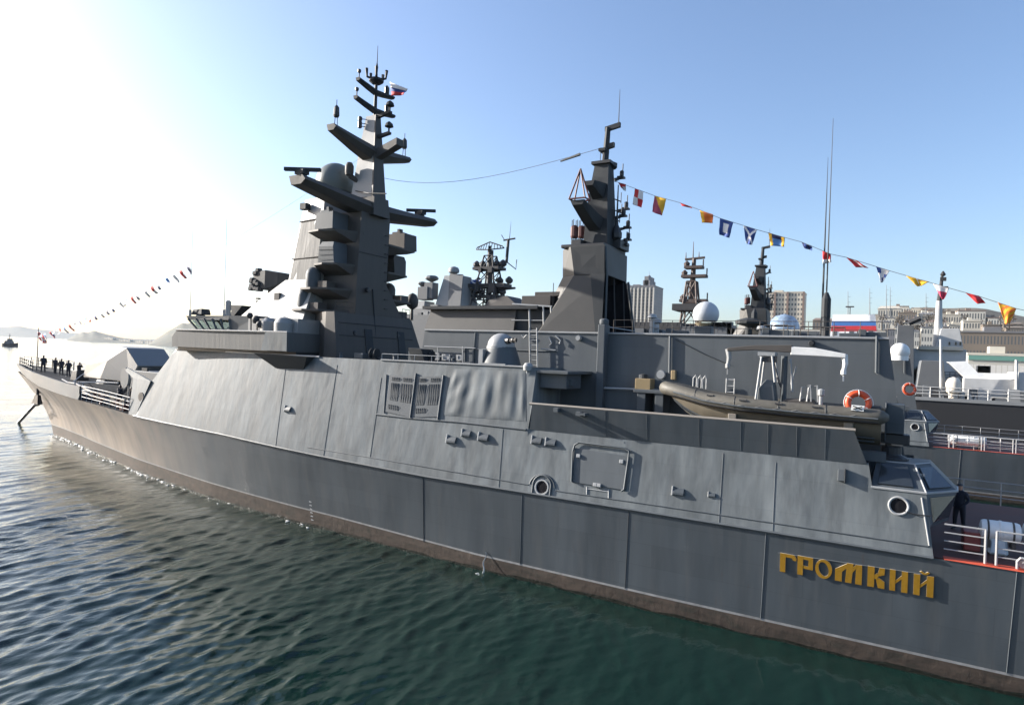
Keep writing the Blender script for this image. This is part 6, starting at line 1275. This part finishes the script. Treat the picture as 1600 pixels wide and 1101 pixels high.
# ------------------------------------------------------------------ moored craft at the right
WSH = mat('white_ship_paint', (.36, .36, .35), .55, var=.12, scale=.6)
PS = thing('patrol_ship', (22, 96, 0), 'pale grey auxiliary ship at the right behind the sister ship, with a slanted white gangway', 'ship')
e0 = onY(1440, 617, 92)
mb = MB(); mb.loft([[(x, 92+d, -1), (x, 92-.2, zt_), (x, 104, zt_), (x, 103, -1)] for x, d, zt_ in ((e0[0]-16, 1, 7.2), (e0[0], .5, 7.3), (e0[0]+30, .5, 7.3), (e0[0]+46, 2, 7.5))]); mb.build('hull', DD, PS)
mb = MB(); mb.box(e0[0]-15, e0[0]+45, 91.7, 92.0, 7.3, 7.7); mb.build('deck_edge', DL, PS)
rail([(e0[0]-1, 91.9, 7.7), (e0[0]+40, 91.9, 7.7)], 0, 1.2, 22, 'deck_rail', WSH, PS, r=.05, post=.06)
def pblk(px0, px1, py0, py1, Y0, dep, m, parent, name='superstructure', sl=0.0):
    a, b, c = onY(px0, py1, Y0), onY(px1, py1, Y0), onY((px0+px1)/2, py0, Y0); mb = MB(); mb.taper((a[0], b[0], Y0, Y0+dep), (a[0]+sl, b[0]-sl, Y0+.2, Y0+dep), a[2], c[2]); return mb.build(name, m, parent, bevel=.05)
pblk(1430, 1480, 563, 617, 95, 6, DG, PS, sl=.5); pblk(1505, 1600, 592, 617, 94, 8, WSH, PS); pblk(1590, 1640, 582, 617, 93, 8, WSH, PS)
mb = MB(); q = [onY(x, y, 94.5) for x, y in ((1481, 565), (1510, 564), (1528, 582), (1600, 584), (1600, 592), (1512, 594))]; mb.ext(q, (0, 2.5, 0)); mb.build('gangway', mat('white_canvas', (.7, .7, .68), .6, var=.1, scale=.7), PS)
mb = MB(); p = onY(1490, 600, 92.8); mb.lathe((p[0], 92.8, 7.3), [(.4, 0), (.45, .9), (.75, 1.1), (.8, 2.2), (.55, 2.7), (.1, 2.9)], 14); mb.build('covered_gun', mat('cream_canvas', (.55, .5, .42), .8), PS, smooth=50)
for px, y0, y1 in ((1470, 530, 617), (1588, 562, 617), (1472, 617, 640)):
    mb = MB(); a, b = onY(px, y1, 93), onY(px, y0, 93); mb.tube([a, b], .16, 6); mb.build('post', WSH, PS)
rf = random.Random(31)
for i in range(26):
    px = rf.uniform(1425, 1600); p = onY(px, 612, 93); s = rf.uniform(.25, .8); mb = MB(); h_ = rf.uniform(.4, 1.8)
    if i % 3 == 0: mb.lathe((p[0], 93, 7.3), [(s*.5, 0), (s*.5, h_), (s*.2, h_+.1)], 8)
    else: mb.taper((p[0]-s, p[0]+s, 92.6, 93.6), (p[0]-s*.8, p[0]+s*.8, 92.7, 93.6), 7.3, 7.3+h_)
    mb.build(['vent_post', 'deck_box', 'deck_locker'][i % 3], [WSH, DG, DL, DD][i % 4], PS)
# white mast ship behind
MS = thing('survey_ship', (45, 135, 0), 'white ship with a tall white pole mast and small wheelhouse below the hillside houses', 'ship')
a = onY(1415, 600, 130); b = onY(1560, 600, 130)
mb = MB(); mb.loft([[(a[0]-25, 131, -1), (a[0]-25, 130, 6), (a[0]-25, 142, 6), (a[0]-25, 141, -1)], [(b[0]+20, 131, -1), (b[0]+20, 130, 6), (b[0]+20, 142, 6), (b[0]+20, 141, -1)]]); mb.build('hull', WSH, MS)
pblk(1418, 1508, 545, 610, 131, 8, WSH, MS); pblk(1436, 1505, 541, 546, 130.5, 9, mat('tan_roof', (.4, .35, .27), .7), MS, 'deck_roof'); pblk(1463, 1505, 513, 542, 132, 6, WSH, MS, sl=.6)
for px in (1467, 1482, 1492, 1499): p0_, p1_ = onY(px, 539, 131.9), onY(px+3, 534, 131.9); mb = MB(); mb.box(p0_[0], p1_[0], 131.85, 132.1, p0_[2], p1_[2]); mb.build('window', GLASS, MS)
mb = MB(); p, q = onY(1465, 541, 134), onY(1468, 470, 134); mb.tube([p, (p[0], 134, q[2])], [.75, .45], 10); mb.build('pole_mast', WSH, MS, smooth=60)
mb = MB(); q2 = onY(1470, 428, 134); mb.tube([(p[0], 134, q[2]), (p[0]+.3, 134, q2[2])], [.4, .2], 8); mb.box(p[0]-.3, p[0]+1.2, 133.5, 134.5, q2[2]-2.6, q2[2]-2.2); mb.box(p[0], p[0]+.9, 133.7, 134.3, q2[2]-1.2, q2[2]-.6); mb.lathe((p[0]+.4, 134, q2[2]-.4), [(.2, 0), (.45, .3), (.1, .9)], 8); mb.build('topmast', DD, MS)
pblk(1396, 1428, 508, 600, 128, 6, DG, MS, 'crane_cabin', .3)
mb = MB(); a, b = onY(1420, 505, 127.5), onY(1438, 497, 127.5); mb.tube([a, b], .5, 6); mb.build('crane_arm', DD, MS)
for i in range(16):
    px = rf.uniform(1395, 1560); p = onY(px, rf.uniform(575, 600), 129.5); mb = MB(); s = rf.uniform(.4, 1.3); mb.box(p[0]-s, p[0]+s, 129, 130.5, 5.5, p[2]+rf.uniform(0, 2)); mb.build('deck_equipment', [WSH, DG, DL][i % 3], MS)
rail([(onY(1415, 560, 130)[0], 130.2, 9.5), (onY(1560, 560, 130)[0], 130.2, 9.5)], 0, 1.4, 18, 'deck_rail', DG, MS, r=.06, post=.07)
# pontoon with dark piling between the stern and the sister ship
# tug in the bay
a = onZ(5, 541, 0); TUG = thing('tugboat', a, 'small dark tugboat far out on the bay at the left', 'boat'); tx, ty = a[0], a[1]
dz = abs((a @ np.array([0, 0, 0])) if False else 1)
DT = float((np.array(a)-CAM)@CF); u_ = DT/FPX   # metres per photo pixel at that distance
rt_ = Vector((CR[0], CR[1], 0)).normalized(); fw_ = Vector((CF[0], CF[1], 0)).normalized()
def TP(x, y, z): return tuple(Vector((tx, ty, 0))+rt_*(x*u_)+fw_*(y*u_)+Vector((0, 0, z*u_)))
mb = MB(); mb.loft([[TP(x, -h, 0), TP(x, -h*1.1, z), TP(x, h*1.1, z), TP(x, h, 0)] for x, h, z in ((-1, 2, 5), (3, 4, 5), (12, 4.5, 4.5), (20, 3, 5.5), (23, .4, 6.5))]); mb.build('hull', DD, TUG)
mb = MB(); mb.loft([[TP(x, y, 4) for x, y in ((3, -3), (15, -3), (15, 3), (3, 3))], [TP(x, y, 9) for x, y in ((4, -2.5), (14, -2.5), (14, 2.5), (4, 2.5))]]); mb.loft([[TP(x, y, 9) for x, y in ((7, -2), (13, -2), (13, 2), (7, 2))], [TP(x, y, 12.5) for x, y in ((7.5, -2), (12.5, -2), (12.5, 2), (7.5, 2))]]); mb.build('wheelhouse', DG, TUG)
mb = MB(); mb.tube([TP(9.5, 0, 12), TP(9.5, 0, 20)], .4*u_, 5); mb.tube([TP(8, 0, 17), TP(11, 0, 17)], .3*u_, 4); mb.build('mast', DD, TUG)

# ------------------------------------------------------------------ city
QG = mat('quay_paving', (.12, .115, .105), .9, var=.2, scale=.1)
def qg(u, v):
    Y = lerp(212, 800, v); x0, x1 = onY(945, 560, Y)[0], onY(2600, 560, Y)[0]; return (lerp(x0, x1, u), Y, float(np.interp(Y, [212, 330, 450, 800], [2.6, 5.5, 7.5, 8.5])))
gm = MB(); gm.grid(qg, 12, 14); gm.add([qg(0, 0), qg(1, 0), tuple(np.array(qg(1, 0))*[1, 1, 0]+[0, 0, -2]), tuple(np.array(qg(0, 0))*[1, 1, 0]+[0, 0, -2])], [(0, 1, 2, 3)]); structure(gm.build('quay_ground', QG, loc=(0, 0, 0)))
def building(name, label, px0, px1, ptop, Y, dep, zb_, floors, cols, wall, win, group=None, ww=.5, wh=.55, roofm=None, roof=None, side=True):
    a, b = onY(px0, ptop, Y), onY(px1, ptop, Y); z1 = (a[2]+b[2])/2; o = thing(name, ((a[0]+b[0])/2, Y+dep/2, zb_), label, 'building', group)
    W_ = b[0]-a[0]; fh = (z1-zb_)/floors
    def brk(p, q, n, frac): 
        out = [p]; d = (q-p)/n
        for i in range(n): out += [p+d*(i+.5-frac/2), p+d*(i+.5+frac/2)]
        return out+[q]
    mb = MB(); zs = brk(zb_, z1, floors, wh); nc = max(2, int(dep/(W_/cols))) if side else 1
    def face(us, f):
        n0 = len(mb.v); nz = len(zs)
        for u in us:
            for z in zs: mb.v.append(f(u, z))
        for i in range(len(us)-1):
            for j in range(nz-1):
                k = n0+i*nz+j; mb.f.append([k, k+nz, k+nz+1, k+1]); mb.m.append(1 if (i % 2 and j % 2) else 0)
    face(brk(a[0], b[0], cols, ww), lambda u, z: (u, Y, z)); face([a[0], b[0]], lambda u, z: (u, Y+dep, z))
    ys = brk(Y, Y+dep, nc, ww) if side else [Y, Y+dep]
    face(ys, lambda u, z: (a[0], u, z)); face(ys, lambda u, z: (b[0], u, z)); mb.add([(a[0], Y, z1), (b[0], Y, z1), (b[0], Y+dep, z1), (a[0], Y+dep, z1)], [(0, 1, 2, 3)], 0)
    mb.build('wall', [wall, win], o)
    mb = MB(); w = W_
    if roof == 'gable':
        hgt = w*.16; mb.loft([[(a[0]-.4, Y-.4, z1), (b[0]+.4, Y-.4, z1), (b[0]+.4, Y+dep+.4, z1), (a[0]-.4, Y+dep+.4, z1)], [(a[0]+w*.1, Y+dep*.45, z1+hgt), (b[0]-w*.1, Y+dep*.45, z1+hgt), (b[0]-w*.1, Y+dep*.55, z1+hgt), (a[0]+w*.1, Y+dep*.55, z1+hgt)]])
    else:
        mb.box(a[0]-.3, b[0]+.3, Y-.3, Y+dep+.3, z1, z1+.7); mb.box(lerp(a[0], b[0], .3), lerp(a[0], b[0], .5), Y+dep*.3, Y+dep*.6, z1+.7, z1+2.8)
    mb.build('roof', roofm or wall, o); return o, a, b, z1
WIN = mat('far_window', (.06, .065, .07), .3); CREAM = mat('cream_panel_wall', (.38, .35, .29), .8, var=.08, scale=.05); GREYW = mat('grey_tower_wall', (.14, .14, .15), .8, var=.1, scale=.05); TANW = mat('tan_brick_wall', (.14, .115, .09), .85, var=.12, scale=.1); PALEW = mat('pale_plaster_wall', (.4, .38, .33), .8, var=.1, scale=.1); BRN = mat('brown_roof', (.14, .1, .08), .8)
o, a, b, z1 = building('tower_block', 'tall grey tower block with ornate roof behind the funnel', 968, 1022, 447, 620, 30, 5, 25, 9, GREYW, WIN, ww=.45)
mb = MB(); w = b[0]-a[0]
for f0, f1, h_ in ((.0, .12, 4), (.66, .86, 6), (.7, .82, 10)): mb.box(a[0]+w*f0, a[0]+w*f1, 622, 640, z1, z1+h_)
mb.lathe((a[0]+w*.76, 630, z1+10), [(2.2, 0), (1.2, 1.5), (.15, 2.2), (.1, 6)], 8); mb.build('roof_ornament', GREYW, o)
mb = MB()
for i in range(10): x = a[0]+w*(i+.0)/9; mb.box(x-.7, x+.7, 618.6, 620, 5, z1-2)
mb.build('pilasters', mat('pale_plaster_wall', (0, 0, 0)), o)
o, a, b, z1 = building('apartment_block', 'long cream slab apartment block beside the sister ship mast', 1188, 1256, 457, 600, 22, 5, 17, 14, CREAM, WIN, ww=.55, wh=.5)
mb = MB(); w = b[0]-a[0]
for f in (.0, .33, .62, .98): mb.box(a[0]+w*f, a[0]+w*f+1.6, 598.8, 600, 5, z1+.4)
mb.build('stair_shaft', BRN, o)
mb = MB(); c = onY(1225, 510, 520); mb.lathe((c[0], 520, 6), [(11, 0), (11, c[2]-6), (9.6, c[2]-2), (6.5, c[2]+1.5), (.2, c[2]+3.4)], 22); DH = thing('domed_hall', (c[0], 520, 6), 'low hall with a blue glazed arched front beside the cream apartment block', 'building'); mb.build('dome', mat('blue_glazing', (.18, .24, .32), .25, var=.3, scale=.4), DH, smooth=40)
mb = MB(); e0_, e1_ = onY(1204, 514, 508), onY(1285, 514, 508); mb.box(e0_[0], e1_[0], 508, 530, 5, e0_[2]); mb.build('wall', PALEW, DH)
for i in range(28): x = lerp(e0_[0], e1_[0], (i+.5)/28); mb = MB(); mb.box(x-.7, x+.7, 507.9, 508, 15, e0_[2]-1); mb.build('window', WIN, DH)
building('low_house', 'low house with brown pitched roof left of the tricolour hall', 1270, 1300, 500, 540, 16, 5, 5, 6, TANW, WIN, roofm=BRN, roof='gable')
# hall with the tricolour front
c = [np.array(onY(x, y, 420)) for x, y in ((1297, 524), (1371, 524), (1367, 491), (1301, 491))]; TH = thing('tricolour_hall', tuple(c[0]), 'white hall painted with broad blue and red bands', 'building')
mb = MB(); mb.loft([[tuple(p) for p in c], [tuple(p+np.array([0, 22, 0])) for p in c]]); mb.build('wall', mat('white_hall_wall', (.72, .72, .7), .6), TH)
mb = MB(); mb.box(c[0][0], c[1][0], 420.3, 441, 5, c[0][2]+.2); mb.build('base_wall', mat('white_hall_wall', (0, 0, 0)), TH)
def band(v0, v1, m, nm):
    f = lambda u, v: tuple(c[0]*(1-u)*(1-v)+c[1]*u*(1-v)+c[2]*u*v+c[3]*(1-u)*v+np.array([0, -.12, 0])); mb = MB(); mb.ext([f(0.005, v0), f(.995, v0), f(.995, v1), f(.005, v1)], (0, .1, 0)); mb.build(nm, m, TH)
band(.46, .68, mat('band_blue', (.03, .12, .35), .6), 'blue_band'); band(.2, .455, mat('band_red', (.42, .012, .02), .6), 'red_band')
for u in (.1, .46, .62, .86): p = c[0]*(1-u)+c[1]*u; mb = MB(); mb.box(p[0]-1.2, p[0]+1.2, 419.8, 420, p[2], p[2]+2.6); mb.build('doorway', WIN, TH)
mb = MB(); p = onY(1328, 491, 418); mb.tube([p, (p[0], 418, p[2]+4)], .25, 5); mb.box(p[0]-2.3, p[0]+2, 417.5, 418.5, p[2]+4, p[2]+4.7); mb.build('roof_mast', DD, TH)
building('long_brick_building', 'long tan brick building with rows of arched windows at the right edge', 1500, 1640, 520, 330, 20, 4, 4, 26, TANW, WIN, roofm=mat('slate_roof', (.12, .12, .125), .8), ww=.42)
o, a, b, z1 = building('quay_hall', 'long pale quay hall with a green band under its roof, below the brick building', 1513, 1640, 556, 230, 18, 3, 1, 14, PALEW, mat('pale_panel', (.5, .48, .44), .7), roofm=mat('cream_roof', (.45, .42, .35), .7), ww=.85, wh=.6)
mb = MB(); mb.box(a[0], b[0], 229.7, 230, z1-1.4, z1-.1); mb.build('green_band', mat('green_band', (.10, .22, .18), .6), o)
HN = [('cream house with gabled end, highest left on the city hill', 1372, 1408, 482, 640), ('pale villa on the crest of the city hill', 1392, 1420, 479, 700), ('tan four storey house left of the white mast', 1404, 1432, 489, 600), ('grey white house right behind the white mast', 1436, 1462, 491, 610), ('pale terrace house above the brick building', 1470, 1502, 492, 600), ('cream flat roofed block standing highest at the right', 1497, 1540, 486, 640), ('small pale house at the right edge', 1568, 1598, 506, 560), ('brown house low on the slope by the crane cabin', 1376, 1398, 497, 520), ('tan house below the cream flat roofed block', 1505, 1532, 502, 500), ('grey house low behind the pole mast', 1446, 1480, 503, 520), ('white house between terrace and brick building', 1536, 1566, 508, 520), ('dark roofed house at the foot of the hill', 1412, 1440, 505, 480), ('narrow cream house on the crest between the villa and the white mast', 1424, 1438, 481, 700), ('grey house on the crest right behind the pole mast top', 1440, 1458, 484, 690), ('long pale block on the crest right of the pole mast', 1472, 1500, 487, 690), ('brown house beside the tricolour hall', 1372, 1392, 503, 470), ('small cream house above the quay hall', 1484, 1500, 508, 470), ('tan gabled house at the far right of the crest', 1544, 1566, 497, 640), ('cream gabled house below the right end of the crest', 1572, 1600, 512, 480), ('low white house under the crane arm', 1440, 1462, 512, 450)]
rf = random.Random(77)
for i, (lab, x0, x1, yt, Y) in enumerate(HN):
    building('house', lab, x0, x1, yt, Y, 14, 6, 7, max(4, int((x1-x0)/4)), [CREAM, PALEW, TANW, PALEW][i % 4], WIN, 'houses on the city hill', roofm=[BRN, CREAM, mat('slate_roof', (0, 0, 0)), TANW][(i*3+1) % 4], roof='gable' if i % 3 == 0 else None, side=False)
rf = random.Random(101)
for i in range(34):
    x0 = rf.uniform(1376, 1590); w_ = rf.uniform(7, 16); Y = rf.choice([450, 560, 660, 720]); yt = {450: 512, 560: 500, 660: 489, 720: 484}[Y]+rf.uniform(-3, 5)+(0 if x0 < 1520 else 8)
    building('house', 'small plain house crowded among others on the slope of the city hill', x0, x0+w_, yt, Y, 9, 6, 6, max(3, int(w_/3)), rf.choice([CREAM, PALEW, TANW, GREYW]), WIN, 'small houses on the city hill', roofm=rf.choice([BRN, TANW, GREYW]), roof=rf.choice(['gable', None]), side=False)
# far shore houses on the left
for i, (x0, x1, yt, Y) in enumerate([(163, 176, 528, 1400), (186, 203, 531, 1400), (212, 224, 533, 1380), (226, 243, 532, 1360), (140, 150, 527, 1420)]):
    building('shore_building', ['pale shed by the water under the island hill', 'longer pale shed, middle of the island shore', 'small white block right of the long shed', 'white block at the right end of the island shore', 'white house on the left slope of the island'][i], x0, x1, yt, Y, 14, 0, 2, 4, PALEW, WIN, 'buildings on the far shore', side=False)
# slender masts on the city skyline
MK = [(1325, 455, 500, 500), (1359, 450, 490, 520), (1385, 445, 484, 620), (1391, 448, 484, 640), (1447, 458, 492, 560)]
for i, (px, y0, y1, Y) in enumerate(MK):
    a, b = onY(px, y1+12, Y), onY(px, y0, Y); mb = MB(); mb.tube([a, b], [.4, .12], 5)
    for k in range(3): z = lerp(a[2], b[2], .55+.15*k); mb.tube([(a[0]-.9, Y, z), (a[0]+.9, Y, z)], .1, 4)
    tag(mb.build('radio_mast', DG), ['thin radio mast over the left end of the tricolour hall', 'thin radio mast over the right end of the tricolour hall', 'first of two close radio masts on the hill crest', 'second of two close radio masts on the hill crest', 'thin radio mast left of the white pole mast'][i], 'mast', 'radio masts on the skyline')
# trees among the houses
TREE = mat('bare_tree_crown', (.05, .04, .03), .9, var=.3, scale=.3)
rf = random.Random(5)
for i in range(34):
    px = rf.uniform(1375, 1595); Y = rf.choice([470, 545, 590, 650]); py = lerp(490, 512, rf.random()); a = onY(px, py, Y); T = thing('bare_tree', (a[0], Y, a[2]-7), 'bare brown winter tree among the houses on the city hill', 'tree', 'bare trees on the city hill')
    mb = MB(); mb.tube([(a[0], Y, a[2]-9), (a[0], Y, a[2]-3)], [.4, .2], 5); mb.build('trunk', TREE, T)
    mb = MB()
    for k in range(90):
        v = Vector((rf.gauss(0, 1), rf.gauss(0, 1), rf.gauss(0, 1))); v.normalize(); v *= 3.2*rf.random()**.4; c_ = Vector((a[0], Y, a[2]-1.5))+Vector((v.x, v.y, v.z*.85)); d = Vector((rf.gauss(0, 1), rf.gauss(0, 1), rf.gauss(0, 1))).normalized()*.5; e = Vector((rf.gauss(0, 1), rf.gauss(0, 1), rf.gauss(0, 1))).normalized()*.4
        mb.add([c_-d, c_+e, c_+d, c_-e], [(0, 1, 2, 3)])
    mb.build('crown', TREE, T, recalc=False)

# ------------------------------------------------------------------ haze over the bay
hz = MB(); hz.box(-7000, 2600, -400, 6200, -2.2, 95); HZ = hz.build('haze', [], loc=(0, 0, 0)); HZ['kind'] = 'stuff'; HZ['label'] = 'pale sea haze lying over the bay'; HZ['category'] = 'haze'
hm = bpy.data.materials.new('haze_air'); hm.use_nodes = True; t = hm.node_tree; t.nodes.remove(t.nodes['Principled BSDF']); pv = t.nodes.new('ShaderNodeVolumePrincipled')
pv.inputs['Color'].default_value = (.82, .91, 1, 1); pv.inputs['Density'].default_value = .00005; pv.inputs['Anisotropy'].default_value = .0
t.links.new(pv.outputs[0], t.nodes['Material Output'].inputs['Volume']); HZ.data.materials.append(hm)
# tidy helper data
for o in bpy.data.objects:
    if '_o' in o: del o['_o']
